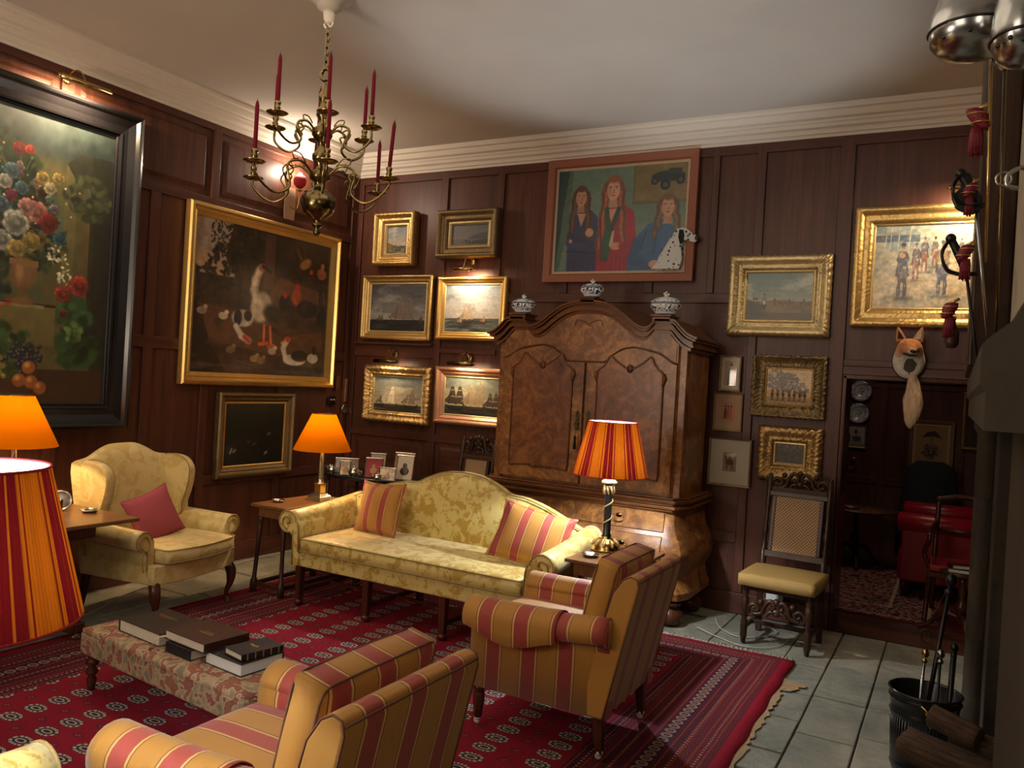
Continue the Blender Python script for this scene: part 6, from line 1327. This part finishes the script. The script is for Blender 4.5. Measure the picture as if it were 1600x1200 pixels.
# ------------------------------------------------------------------ chandelier
def chandelier():
    cx, cy = -3.37, 3.6; t = thing('chandelier', 'brass two-tier chandelier with scrolled arms and crimson candles', 'chandelier', (cx, cy, 0))
    m = MB(); m.lathe([(0, 2.53), (.018, 2.54), (.022, 2.555), (.01, 2.575), (.03, 2.59), (.03, 2.60), (.014, 2.61), (.035, 2.63), (.085, 2.665), (.105, 2.72), (.095, 2.765), (.05, 2.80), (.03, 2.82), (.03, 2.85), (.06, 2.865), (.06, 2.905), (.03, 2.92), (.025, 2.95), (.05, 2.98), (.052, 3.01), (.025, 3.04), (.02, 3.08), (.045, 3.10), (.06, 3.125), (.06, 3.16), (.03, 3.18), (.022, 3.21), (.04, 3.24), (.042, 3.27), (.02, 3.30), (.03, 3.33), (.035, 3.355), (.018, 3.39), (.012, 3.43), (0, 3.44)], n=28); m.build('stem', 'brass_dark', t)
    m = MB(); m.tube([(.034*math.cos(a), 0, 3.485+.034*math.sin(a)) for a in np.linspace(0, 2*PI, 20)[:-1]], .010, 8, True); m.build('ring', 'brass_dark', t)
    m = MB(); z = 3.53
    for k in range(6):
        pts = [(.014*math.cos(a), 0, .026*math.sin(a)) for a in np.linspace(0, 2*PI, 14)[:-1]]
        if k % 2: pts = [(0, x, zz) for x, _, zz in pts]
        m.tube([(x, y, z+.012+zz) for x, y, zz in pts], .005, 6, True); z += .041
    m.build('chain', 'brass_dark', t)
    vr = math.radians(43.4)
    cand = []
    for tier, (zr, R_, zp, nm) in enumerate(((2.885, .43, 2.87, 'lower'), (3.14, .305, 3.17, 'upper'))):
        for k in range(6):
            a = vr+math.radians(34+60*k); c, s = math.cos(a), math.sin(a); k_ = R_/.43
            f = lambda r, z: (r*c, r*s, z)
            m = MB(); pts = smoothpath([f(.05, zr), f(.05+.08*k_, zr+.06*k_), f(.05+.17*k_, zr+.02*k_), f(.20*k_, zr-.10*k_), f(.28*k_, zr-.155*k_), f(.36*k_, zr-.13*k_), f(R_, zr-.06*k_), f(R_, zp-.0)], 5); m.tube(pts, [.010]+[.0075]*(len(pts)-1), 7)
            m.tube(smoothpath([f(.21*k_, zr-.08*k_), f(.25*k_, zr-.02*k_), f(.22*k_, zr+.02*k_), f(.18*k_, zr-.0), f(.20*k_, zr-.035*k_)], 4), .005, 6)
            m.tube(smoothpath([f(.10*k_, zr+.055*k_), f(.14*k_, zr+.10*k_), f(.19*k_, zr+.10*k_), f(.18*k_, zr+.065*k_), f(.155*k_, zr+.07*k_)], 4), .004, 6)
            ar = m.build('arm', 'brass_mid', t)
            m = MB(); m.lathe([(.0, zp-.012), (.015, zp-.01), (.05, zp-.004), (.062, zp+.004), (.06, zp+.006), (.03, zp), (.012, zp+.004), (.012, zp+.02), (.019, zp+.03), (.013, zp+.04), (.018, zp+.055), (.019, zp+.068), (.011, zp+.068), (.0, zp+.06)], (R_*c, R_*s, 0), 20); m.build('drip_pan', 'brass_mid', ar)
            cand.append((nm, cx+R_*c, cy+R_*s, zp+.062, (R_*math.cos(a-vr)), math.sin(a-vr)))
    pn = thing('ceiling_rose', 'cream plaster boss with a hook carrying the chandelier', 'ceiling rose', (cx, cy, 0))
    m = MB(); m.lathe([(.14, 3.95), (.135, 3.935), (.10, 3.93), (.095, 3.905), (.07, 3.895), (.072, 3.875), (.05, 3.86), (.035, 3.85), (.03, 3.81), (.022, 3.80), (.024, 3.79), (0, 3.785)], n=30); m.build('boss', 'cornice_paint', pn)
    m = MB(); m.tube(smoothpath([(0, 0, 3.80), (0, 0, 3.775), (-.02, 0, 3.765), (-.035, 0, 3.79)]), .006, 6); m.tube(smoothpath([(0, 0, 3.775), (.02, 0, 3.765), (.035, 0, 3.79)]), .006, 6); m.tube([(0, 0, 3.775), (0, 0, 3.762)], .008, 6); m.build('hook', 'cornice_paint', pn)
    for nm in ('lower', 'upper'):
        L = sorted([c for c in cand if c[0] == nm], key=lambda c: c[4]); names = {}
        for i, c in enumerate(L):
            side = ('left', 'middle', 'right')[i//2]; near = 'nearer' if c[5] < 0 else 'farther'
            t2 = thing('candle', f'tall crimson unlit candle, {near} of the {side} pair on the {nm} chandelier tier', 'candle', (c[1], c[2], c[3]), 0, 'chandelier candles')
            lean = .02 if (nm == 'lower' and side == 'right' and near == 'nearer') else 0
            m = MB(); m.rings([[(.0115*k*math.cos(q)+lean*z/.27, .0115*k*math.sin(q), z) for q in [2*PI*i_/14 for i_ in range(14)]] for k, z in ((.85, 0), (1, .02), (.96, .245), (.5, .268), (.15, .275))]); m.build('wax_stick', 'wax', t2)
            m = MB(); m.tube([(lean, 0, .273), (lean+.002, 0, .285)], .0015, 5); m.build('wick', 'wick', t2)
chandelier()

# ------------------------------------------------------------------ wall sconce, switch, thermometer
t = thing('wall_sconce', 'glowing wall light with a red glass shade behind the chandelier', 'wall light', (XL+.013, 5.55, 3.12), PI/2)
m = MB(); m.prism([(-.06, 0), (.06, 0), (.07, .1), (.06, .30), (-.06, .30), (-.07, .1)], -.015, 0, 'xz'); m.build('backplate', 'tan_mount', t, bevel=.004)
m = MB(); m.tube(smoothpath([(0, -.012, .12), (0, -.09, .09), (0, -.12, .16), (0, -.12, .26)]), .006, 7); m.lathe([(.028, .26), (.03, .27), (.012, .28)], (0, -.12, 0), 16); m.build('arm', 'brass', t)
m = MB(); m.lathe([(.03, .29), (.055, .32), (.06, .36), (.045, .40), (.042, .40), (.056, .36), (.052, .32), (.028, .29)], (0, -.12, 0), 24); m.build('shade', 'red_fabric', t)
m = MB(); m.ball((0, -.12, .40), .024, 12, (1, 1, 1.3)); m.build('bulb', 'bulb_glow', t)
light('sconce_bulb', 'POINT', (XL+.013+.12, 5.55, 3.12+.455), 20, (1, .8, .6), .03)
t = thing('light_switch', 'black double light switch beside the goose painting', 'switch', (XL+.013, 6.285, 1.39), PI/2)
m = MB(); m.box(-.05, .05, -.014, 0, 0, .09); m.build('plate', 'bakelite', t, bevel=.006)
for x in (-.02, .022): m = MB(); m.lathe([(.016, -.014), (.014, -.022), (0, -.024)], (x, 0, .05), 14, axis=1); m.ball((x, -.028, .05), .006, 8); m.build('toggle', 'brass', t)
t = thing('wooden_block', 'small pale wooden block fixed to the wall right of the goose painting', 'wall fitting', (XL+.013, 6.345, 1.55), PI/2)
m = MB(); m.box(-.025, .025, -.02, 0, 0, .13); m.build('block', 'table_wood', t, bevel=.003)
t = thing('wall_thermometer', 'wooden thermometer strip with a round silver dial beside the corner', 'thermometer', (XL+.013, 6.49, 1.30), PI/2)
m = MB(); m.box(-.02, .02, -.014, 0, .12, .36); m.build('strip', 'rose_gilt', t, bevel=.003)
m = MB(); m.lathe([(.05, 0), (.052, -.012), (.045, -.02), (.04, -.016), (0, -.016)], (0, 0, .05), 28, axis=1); m.build('dial', 'silver', t)

# ------------------------------------------------------------------ fox trophy above the doorway
def fox():
    t = thing('fox_trophy', 'mounted fox head with its brush hanging below, over the doorway', 'trophy', (-.33, YB-.02, 1.86)); t.scale = (1.1, 1.1, 1.08); 
    m = MB(); m.prism([(x, z) for x, z in [(.105*math.cos(a), .18+.13*math.sin(a)) for a in np.linspace(0, 2*PI, 33)[:-1]]], -.022, 0, 'xz'); m.build('shield', 'mahogany', t, bevel=.006)
    # neck ruff and head as one loft, coming forward from the shield then turning slightly down
    def ring(c, rx, rz, n=20, tilt=0, cheek=0):
        out = []
        for k in range(n):
            a = 2*PI*k/n; x = rx*math.cos(a)*(1+cheek*max(0, -math.sin(a))); z = rz*math.sin(a); out.append((c[0]+x, c[1]-z*math.sin(tilt), c[2]+z*math.cos(tilt)))
        return out
    R = [ring((0, -.02, .165), .085, .11), ring((0, -.05, .17), .098, .115), ring((0, -.09, .185), .095, .11, tilt=.15), ring((.003, -.125, .225), .082, .085, tilt=.3, cheek=.15), ring((.006, -.155, .262), .076, .062, tilt=.35, cheek=.25),
         ring((.010, -.185, .268), .066, .055, tilt=.4, cheek=.2), ring((.016, -.215, .255), .042, .038, tilt=.4), ring((.022, -.245, .238), .024, .024, tilt=.3), ring((.027, -.27, .228), .017, .018, tilt=.2), ring((.030, -.285, .224), .010, .011)]
    m = MB(); m.rings(R); h = m.build('head', 'fox_fur', t, sub=1)
    for s in (-1, 1):
        def er(cx, z, hw, y0=-.140, y1=-.115): return [(s*cx-hw, y0+.012, z), (s*cx, y0-.002, z), (s*cx+hw, y0+.012, z), (s*cx+hw*.6, y1, z), (s*cx-hw*.6, y1, z)]
        m = MB(); m.rings([er(.044, .300, .032), er(.052, .330, .030), er(.060, .360, .020), er(.068, .388, .009), er(.071, .398, .002)], smooth=False); m.build('ear', 'fox_fur', t, bevel=.003)
        m = MB(); m.prism([(s*.048-.020, .318), (s*.048+.018, .318), (s*.058+.012, .345), (s*.066, .378), (s*.055-.012, .345)][::1 if s > 0 else 1], -.1445, -.139, 'xz'); m.build('inner_ear', 'cream_wool' if s > 0 else 'dark_cloth', t)
        m = MB(); m.ball((.012+s*.034, -.198, .288), .012, 12, (1.3, .7, .7)); m.build('eye', 'black_paint', t)
    m = MB(); m.ball((.031, -.288, .230), .014, 12, (1.15, .8, .85)); m.build('nose', 'black_paint', t)
    m = MB(); m.tube(smoothpath([(-.026, -.20, .218), (.008, -.245, .205), (.030, -.275, .204), (.046, -.245, .206), (.056, -.20, .220)]), .0065, 8); m.build('mouth', 'dark_cloth', t)
    m = MB(); R = []
    for i in range(15):
        f = i/14; z = .09-.36*f; r = float(np.interp(f, [0, .1, .45, .7, .9, 1], [.02, .032, .058, .055, .035, .008])); R.append([(.03+r*(1+.06*math.sin(5*k+i))*math.cos(2*PI*k/18)+.01*math.sin(f*3), -.055-.035*f+r*.75*math.sin(2*PI*k/18), z) for k in range(18)])
    m.rings(R); m.build('brush', 'brush_fur', t)
fox()

# ------------------------------------------------------------------ power cables and socket
def cable(label, pts, mat='white_flex', r=.004):
    t = MB(); t.tube(smoothpath(pts, 8), r, 6); o = t.build('power_cable', mat); tag(o, label, 'cable'); return o
cable('white cable lying along the left wall behind the narrow table', [(-5.50, 4.6, .006), (-5.44, 5.0, .006), (-5.47, 5.5, .006), (-5.40, 5.9, .006), (-5.3, 6.2, .006)])
cable('white cable running under the wing chair towards the writing table', [(-5.1, 2.9, .006), (-5.05, 3.4, .006), (-5.25, 3.8, .006), (-5.4, 4.2, .006)])
cable('long pale cable on the flagstones between the armoire foot and the carved chair', [(-1.55, 6.25, .006), (-1.45, 6.02, .006), (-1.30, 5.90, .006), (-1.15, 6.0, .006), (-1.08, 6.2, .006), (-1.25, 6.35, .02), (-1.33, 6.49, .12)])
cable('second pale cable looping in front of the carved chair', [(-1.60, 5.92, .006), (-1.40, 5.78, .006), (-1.2, 5.70, .006), (-1.02, 5.82, .006), (-.96, 6.1, .006)])
t = thing('socket_box', 'white plug and extension socket under the caned chair', 'socket', (-1.16, 6.47, .17), 0)
m = MB(); m.box(-.06, .06, -.03, .03, 0, .085); m.build('box', 'porcelain', t, bevel=.006)
m = MB(); m.box(.02, .05, -.07, -.03, .02, .065); m.build('plug', 'white_flex', t, bevel=.004)

# ------------------------------------------------------------------ next room
o = MB(); 
t = thing('persian_rug', 'red and cream patterned rug on the floor of the next room', 'rug', (-1.12, 7.2, 0)); m = MB(); m.box(0, 2.3, 0, 2.4, 0, .008); m.build('pile', 'persian_wool', t)
def tub():
    t = thing('leather_armchair', 'buttoned red leather armchair in the dark next room', 'armchair', (-.03, 8.60, .008), -PI/2)
    m = MB(); m.box(-.57, .5, -.38, .42, .15, .42); m.build('seat_base', 'red_leather', t, bevel=.03)
    for x in (-.52, .45):
        m = MB(); m.box(x-.056, x+.056, -.36, .40, .145, .64); a = m.build('arm_panel', 'red_leather', t, bevel=.02)
        m = MB(); m.lathe([(0, -.40), (.06, -.40), (.088, -.385), (.088, .42), (0, .43)], (x, 0, .665), 22, axis=1); m.build('arm_roll', 'red_leather', a)
    m = MB(); m.box(-.55, .48, .32, .45, .15, .70); b = m.build('backrest', 'red_leather', t, bevel=.03)
    m = MB(); m.lathe([(0, -.60), (.09, -.59), (.095, 0), (.09, .53), (0, .54)], (0, .40, .69), 20, axis=0); m.build('back_roll', 'red_leather', b)
    m = MB(); [m.ball((x, .315-.005, z), .012, 8) for x in np.arange(-.42, .42, .12) for z in (.50, .60)]; [m.ball((x, .35, .775), .012, 8) for x in np.arange(-.5, .5, .13)]; m.build('button', 'mahogany', b)
    for x in (-.50, .43):
        for y in (-.32, .38): m = MB(); m.lathe([(.022, 0), (.03, .08), (.034, .15)], (x, y, 0), 12); m.build('leg', 'mahogany', t)
tub()
def elbow():
    t = thing('elbow_chair', 'mahogany elbow chair with a red leather seat in front of the leather armchair', 'chair', (.10, 7.55, .008))
    m = MB(); m.box(-.24, .24, -.22, .22, .40, .46); m.build('seat', 'red_leather', t, bevel=.02)
    m = MB(); m.box(-.25, .25, -.23, .23, .36, .40); m.build('seat_frame', 'mahogany', t, bevel=.006)
    for s in (-1, 1):
        m = MB(); m.tube(smoothpath([(s*.23, -.20, .40), (s*.24, -.19, .2), (s*.25, -.24, .0)]), [.022]*6+[.018]*7, 8); m.build('leg', 'mahogany', t)
        m = MB(); m.tube(smoothpath([(s*.21, .28, .0), (s*.21, .21, .3), (s*.21, .22, .5), (s*.2, .32, .95)]), .02, 8); m.build('leg', 'mahogany', t)
        m = MB(); m.tube(smoothpath([(s*.24, -.13, .42), (s*.28, -.06, .52), (s*.25, -.16, .64), (s*.25, -.12, .69), (s*.25, .05, .70), (s*.21, .27, .74)]), .017, 8, flat=1.3); m.build('arm', 'mahogany', t)
    m = MB(); m.tube(smoothpath([(-.22, .31, .93), (0, .33, .97), (.22, .31, .93)]), .024, 8); m.tube([(-.2, .26, .68), (.2, .26, .68)], .016, 8); m.build('back_rail', 'mahogany', t)
elbow()
def tripod(label, x, y, h, r, name='tripod_table', mat='table_wood'):
    t = thing(name, label, 'table', (x, y, 0)); m = MB(); m.lathe([(0, h-.018), (r*.95, h-.018), (r, h-.008), (r, h), (0, h)], n=36); m.build('table_top', mat, t)
    m = MB(); m.lathe([(.03, h-.018), (.022, h-.08), (.03, h*.7), (.02, h*.62), (.045, h*.5), (.05, h*.44), (.024, h*.38), (.035, h*.32), (.03, h*.22)], n=18); m.build('pedestal', 'mahogany', t)
    for k in range(3):
        a = -PI/2+k*2*PI/3+.2; c, s = math.cos(a), math.sin(a); m = MB(); m.tube(smoothpath([(.02*c, .02*s, h*.32), (.12*c, .12*s, h*.34), (.22*c, .22*s, h*.14), (.30*c, .30*s, .02)]), [.024]*10+[.017]*9, 8); m.build('leg', 'mahogany', t)
tripod('round tripod table with dishes on it in the next room', -.88, 9.25, .62, .40)
dish('shallow silver dish on the tripod table in the next room', (-.92, 9.10, .62), .09)
tripod('small round table with books behind the stone jamb', .10, 6.98, .50, .16, 'book_table', 'dark_oak')
for k, (lab, w_) in enumerate((('lower pale book on the small round table by the stone jamb', .13), ('upper pale book on the small round table by the stone jamb', .11))):
    book('book', lab, (.09, 6.98, .50+k*.031), .3*k, w_+.06, w_, .03, 'brown_leather', 'x-')
t = thing('draped_chair', 'dark high-backed chair draped with a coat in the next room', 'chair', (-.22, 9.68, 0))
m = MB(); m.rings([[(x*k, y*k2, z) for x, y in [(.30*math.cos(a), .22*math.sin(a)) for a in np.linspace(0, 2*PI, 21)[:-1]]] for k, k2, z in ((1, 1, .12), (1.02, 1.05, .5), (.9, .8, .8), (.8, .6, 1.05), (.45, .35, 1.14))]); m.build('coat', 'dark_cloth', t)
for sx in (-1, 1):
    for sy in (-1, 1): m = MB(); m.lathe([(.02, 0), (.025, .15)], (sx*.2, sy*.13, 0), 10); m.build('leg', 'mahogany', t)
t = thing('brass_hook', 'small brass horn hanging under the pale print in the next room', 'wall fitting', (-1.04, FB-.01, 1.02)); m = MB(); m.tube(smoothpath([(-.08, -.015, .10), (-.06, -.02, .0), (.0, -.02, -.06), (.05, -.02, .0), (.02, -.02, .06), (-.02, -.02, .03)]), [.004]*10+[.007]*10+[.011]*11, 8); m.build('horn', 'brass', t)
t = thing('gilt_panel', 'narrow gilt-framed panel glimpsed past the stone jamb in the next room', 'picture', (.22, FB, 1.28)); frame_mesh(.34, .62, rp(.03, .03)).build('frame', 'gilt', t); m = MB(); m.box(-.14, .14, -.012, -.004, .03, .59); m.build('panel', 'dark_oak', t)

# ------------------------------------------------------------------ fireside: bucket, tools, logs
def bucket():
    t = thing('peat_bucket', 'black ribbed metal bucket holding fire tools by the hearth', 'bucket', (-.065, 4.36, 0)); 
    m = MB(); pr = [(0, 0), (.13, 0), (.135, .02), (.14, .03), (.133, .04), (.145, .27), (.153, .28), (.145, .29), (.152, .34), (.160, .35), (.152, .36), (.155, .375), (.163, .385), (.155, .39), (.148, .38), (.138, .05), (0, .045)]
    m.lathe(pr, n=60); 
    m.build('pail', 'black_paint', t)
    m = MB()
    for k in range(60):
        a = 2*PI*k/60; m.tube([(.134*math.cos(a), .134*math.sin(a), .05), (.1455*math.cos(a+.12), .1455*math.sin(a+.12), .262)], .003, 4)
    m.build('ribbing', 'black_iron', t)
    m = MB(); m.ball((.02, -.157, .33), .016, 10, (1, .5, 1)); m.tube(smoothpath([(-.01, -.165, .36), (.02, -.175, .34), (.04, -.17, .30), (.03, -.168, .27)]), .006, 6); m.build('lion_handle', 'brass', t)
bucket()
def tool(name, label, p0, p1, r, mat, head=None, hm='brass', cat='fire tool'):
    t = thing(name, label, cat, p0); v = Vector(p1)-Vector(p0); m = MB(); m.tube([(0, 0, 0), tuple(v)], r, 8); m.build('shaft', mat, t)
    m = MB(); m.ball(tuple(v), head or r*2.2, 12, (1, 1, 1.3)); m.ball(tuple(v*.93), (head or r*2)*.8, 10); m.build('handle', hm, t); return t, v
t, v = tool('bellows_pole', 'long dark poker leaning out of the bucket with a hanging loop', (-.08, 4.36, .06), (.015, 4.50, .90), .011, 'black_iron', .026, 'black_iron')
m = MB(); m.tube([(-.0+.022*math.cos(a), 0+.1, .56+.03*math.sin(a)) for a in np.linspace(0, 2*PI, 14)[:-1]], .004, 6, True); m.tube([(.0, .1, .59), (.075, .13, .78)], .0025, 5); m.build('loop', 'dark_oak', t)
tool('fire_tongs', 'brass-knobbed fire tongs standing in the bucket', (-.10, 4.31, .06), (-.075, 4.40, .55), .007, 'steel', .017)
tool('fire_poker', 'short black poker with a steel knob in the bucket', (-.02, 4.34, .06), (-.01, 4.40, .56), .007, 'black_iron', .018, 'steel')
tool('hearth_brush', 'black hearth shovel handle at the right of the bucket', (.03, 4.34, .06), (.045, 4.41, .60), .013, 'black_iron', .018, 'black_iron')
def log(label, p0, p1, r, split=False, seed=0):
    t = thing('log', label, 'log', p0); v = Vector(p1)-Vector(p0); L = v.length; rr = random.Random(seed); n = 18
    prof = [1+rr.uniform(-.07, .07) for _ in range(n)]
    if split: prof = [(.55 if (2 < k < 8) else 1.0)*p for k, p in enumerate(prof)]
    R = [[(x, r*prof[k]*(1+.04*math.sin(3*x*10+k))*math.cos(2*PI*k/n), r*prof[k]*math.sin(2*PI*k/n)) for k in range(n)] for x in np.linspace(0, L, 9)]
    m = MB(); m.rings(R); b = m.build('bark', 'bark', t)
    m = MB()
    for x, s in ((-.001, -1), (L+.001, 1)): m.add([(x, p[1]*.97, p[2]*.97) for p in R[0]]+[(x-s*.004, p[1]*.97, p[2]*.97) for p in R[0]], [tuple(range(n)), tuple(range(2*n-1, n-1, -1))]+[(k, (k+1) % n, (k+1) % n+n, k+n) for k in range(n)])
    m.build('cut_end', 'log_end', t)
    t.rotation_euler = v.to_track_quat('X', 'Z').to_euler()
log('split log with rough bark lying across the front of the bucket', (-.135, 3.93, .285), (.24, 3.80, .255), .072, True, 1)
log('pale round log end behind the split log', (-.03, 4.06, .375), (.15, 3.98, .345), .05, False, 2)
log('thick log at the very bottom right beneath the split log', (-.07, 3.70, .09), (.30, 3.80, .09), .088, False, 3)
log('dark log stacked at the right edge against the chimney', (.06, 4.10, .29), (.42, 3.95, .29), .06, False, 4)
log('bottom log under the stack beside the bucket', (.12, 4.06, .095), (.5, 4.04, .095), .09, False, 5)

# ------------------------------------------------------------------ arms and helmets hanging on the chimney breast
def helmet(label, c, r, s=(1, 1, 1), rot=0):
    t = thing('steel_helmet', label, 'helmet', c, rot); m = MB()
    m.lathe([(0, -.0), (.35*r, .01*r), (.72*r, .12*r), (.95*r, .38*r), (1.0*r, .7*r), (.93*r, 1.1*r), (.78*r, 1.6*r), (.70*r, 2.1*r), (.66*r, 2.1*r), (.74*r, 1.6*r), (.9*r, 1.05*r), (.95*r, .7*r), (.9*r, .42*r), (.68*r, .17*r), (0, .05*r)], n=36); m.v = [(x*s[0], y*s[1], z*s[2]) for x, y, z in m.v]; m.build('bowl', 'steel', t)
    m = MB(); m.tube([(r*1.005*s[0]*math.cos(a), r*1.005*s[1]*math.sin(a), .66*r) for a in np.linspace(0, 2*PI, 30)[:-1]], .003, 6, True)
    for k in range(5): a = -2.3+k*.35; m.ball((r*.9*math.cos(a), r*.9*math.sin(a), .35*r+.12*r*(k % 2)), .005, 6)
    m.build('rivets', 'black_iron', t); return t
helmet('round polished steel helmet hanging at the top right corner of the view', (-.018, 2.05, 2.525), .088)
helmet('polished steel breastplate at the top right corner, right of the helmet', (.075, 1.90, 2.44), .075, (.8, 1, 1.3))
def sabre(name, label, top, bot, hilt, guard_r, mat, blade_mat, shell=False):
    t = thing(name, label, 'sword', top); v = Vector(bot)-Vector(top)
    m = MB(); m.tube([(0, 0, 0), tuple(v*.5), tuple(v)], [.011, .012, .006], 8, flat=.5); m.build('scabbard', blade_mat, t)
    u = -v.normalized(); h = Vector((0, 0, 0))
    m = MB(); m.tube([tuple(h), tuple(u*.05+Vector((-.01, 0, 0))), tuple(u*hilt+Vector((-.035, 0, 0)))], [.012, .015, .013], 8); m.ball(tuple(u*hilt+Vector((-.035, 0, 0))), .018, 10); m.build('grip', mat, t)
    m = MB()
    if guard_r:
        for k in (-.5, 0, .5): m.tube(smoothpath([tuple(h), tuple(h+Vector((-guard_r*1.1, k*guard_r, .015))), tuple(u*hilt*.6+Vector((-guard_r*1.25, k*guard_r, 0))), tuple(u*hilt+Vector((-.035, 0, 0)))]), .005, 6)
        m.lathe([(0, -.004), (guard_r*.7, -.002), (guard_r*.75, .004), (0, .008)], n=20)
    m.build('guard', mat, t)
    if shell: m = MB(); m.prism([(-.075, .035), (-.06, -.005), (-.02, -.03), (.015, -.02), (.02, .03), (-.005, .06), (-.02, .11), (-.045, .115), (-.05, .06)], -.012, .012, 'xz'); m.build('stock', mat, t, bevel=.006)
sabre('sabre', 'sabre with a black basket hilt silhouetted against the cavalry painting', (.000, 3.30, 2.22), (.075, 3.36, 1.76), .13, .055, 'black_iron', 'black_iron')
sabre('sabre', 'dark pistol-gripped sword hanging high on the chimney breast', (.015, 3.10, 2.42), (.085, 3.2, 1.90), .11, .05, 'black_iron', 'steel', True)
sabre('sabre', 'brass-mounted scabbard hanging upright below the helmet', (.030, 2.9, 2.86), (.050, 2.9, 2.2), .05, 0, 'brass', 'brass')
sabre('sabre', 'steel scabbard hanging beside the plaster chimney', (.070, 2.9, 2.80), (.090, 2.9, 1.95), .05, .02, 'steel', 'brass_dark')
def tassel(label, c, s=1, lean=0):
    t = thing('sword_tassel', label, 'tassel', c); m = MB()
    m.lathe([(0, .02*s), (.022*s, .018*s), (.026*s, 0), (.022*s, -.02*s), (.018*s, -.035*s), (.012*s, -.04*s)], n=16); m.v = [(x+lean*z, y, z) for x, y, z in m.v]; m.build('knot', 'crimson_cord', t)
    m = MB(); r = random.Random(1)
    for k in range(26): a = 2*PI*k/26; m.tube([(.012*s*math.cos(a), .012*s*math.sin(a), -.035*s), (.016*s*math.cos(a), .016*s*math.sin(a), -.06*s), (.015*s*math.cos(a)+r.uniform(-.003, .003), .015*s*math.sin(a), -.11*s+r.uniform(-.006, .006))], .003*s, 4)
    m.build('fringe', 'crimson_cord', t)
    m = MB()
    for z in (.004, -.022): m.tube([(.0255*s*math.cos(a)+lean*z, .0255*s*math.sin(a), z*s) for a in np.linspace(0, 2*PI, 18)[:-1]], .002, 5, True)
    m.tube([(0, 0, .018*s), (.03*s, 0, .035*s)], .006*s, 6); m.build('gold_band', 'gilt', t)
tassel('crimson and gold tassel just under the helmet against the cornice', (.004, 2.9, 2.66), 1.1, -.5)
tassel('crimson tassel beside the dark sword hilt', (-.004, 3.09, 2.48), .8, .3)
tassel('crimson tassel above the black basket hilt', (-.005, 3.2, 2.29), .9, .4)
tassel('lowest crimson tassel with a brown wooden bob, over the painting corner', (-.045, 3.3, 2.10), .95, .3)
t = thing('powder_flask', 'small brown flask hanging at the bottom corner of the cavalry painting', 'flask', (-.035, 3.32, 1.955)); m = MB(); m.lathe([(0, 0), (.018, .004), (.024, .02), (.024, .06), (.014, .08), (.01, .1)], n=16); m.build('flask_body', 'brown_leather', t); m = MB(); m.lathe([(.011, .1), (.012, .115), (0, .118)], n=12); m.build('cap', 'brass', t)
t = thing('wall_hook', 'pale glass or steel spur hook on the plaster chimney at the right edge', 'hook', (.10, 2.75, 2.42)); m = MB(); m.tube(smoothpath([(.06, 0, .02), (.02, 0, .03), (-.01, 0, .01), (-.01, 0, -.02), (.02, 0, -.03)]), .007, 8); m.tube([(-.02+.02*math.cos(a), 0, .0+.02*math.sin(a)) for a in np.linspace(0, 2*PI, 14)[:-1]], .004, 6, True); m.build('spur', 'steel', t)
t = thing('weapon_board', 'dark wooden board carrying the sabres on the chimney breast', 'board', (.12, 3.1, 1.80)); m = MB(); m.box(-.10, .028, .38, 1.85, .10, 1.78); m.build('board', 'dark_oak', t, bevel=.01)
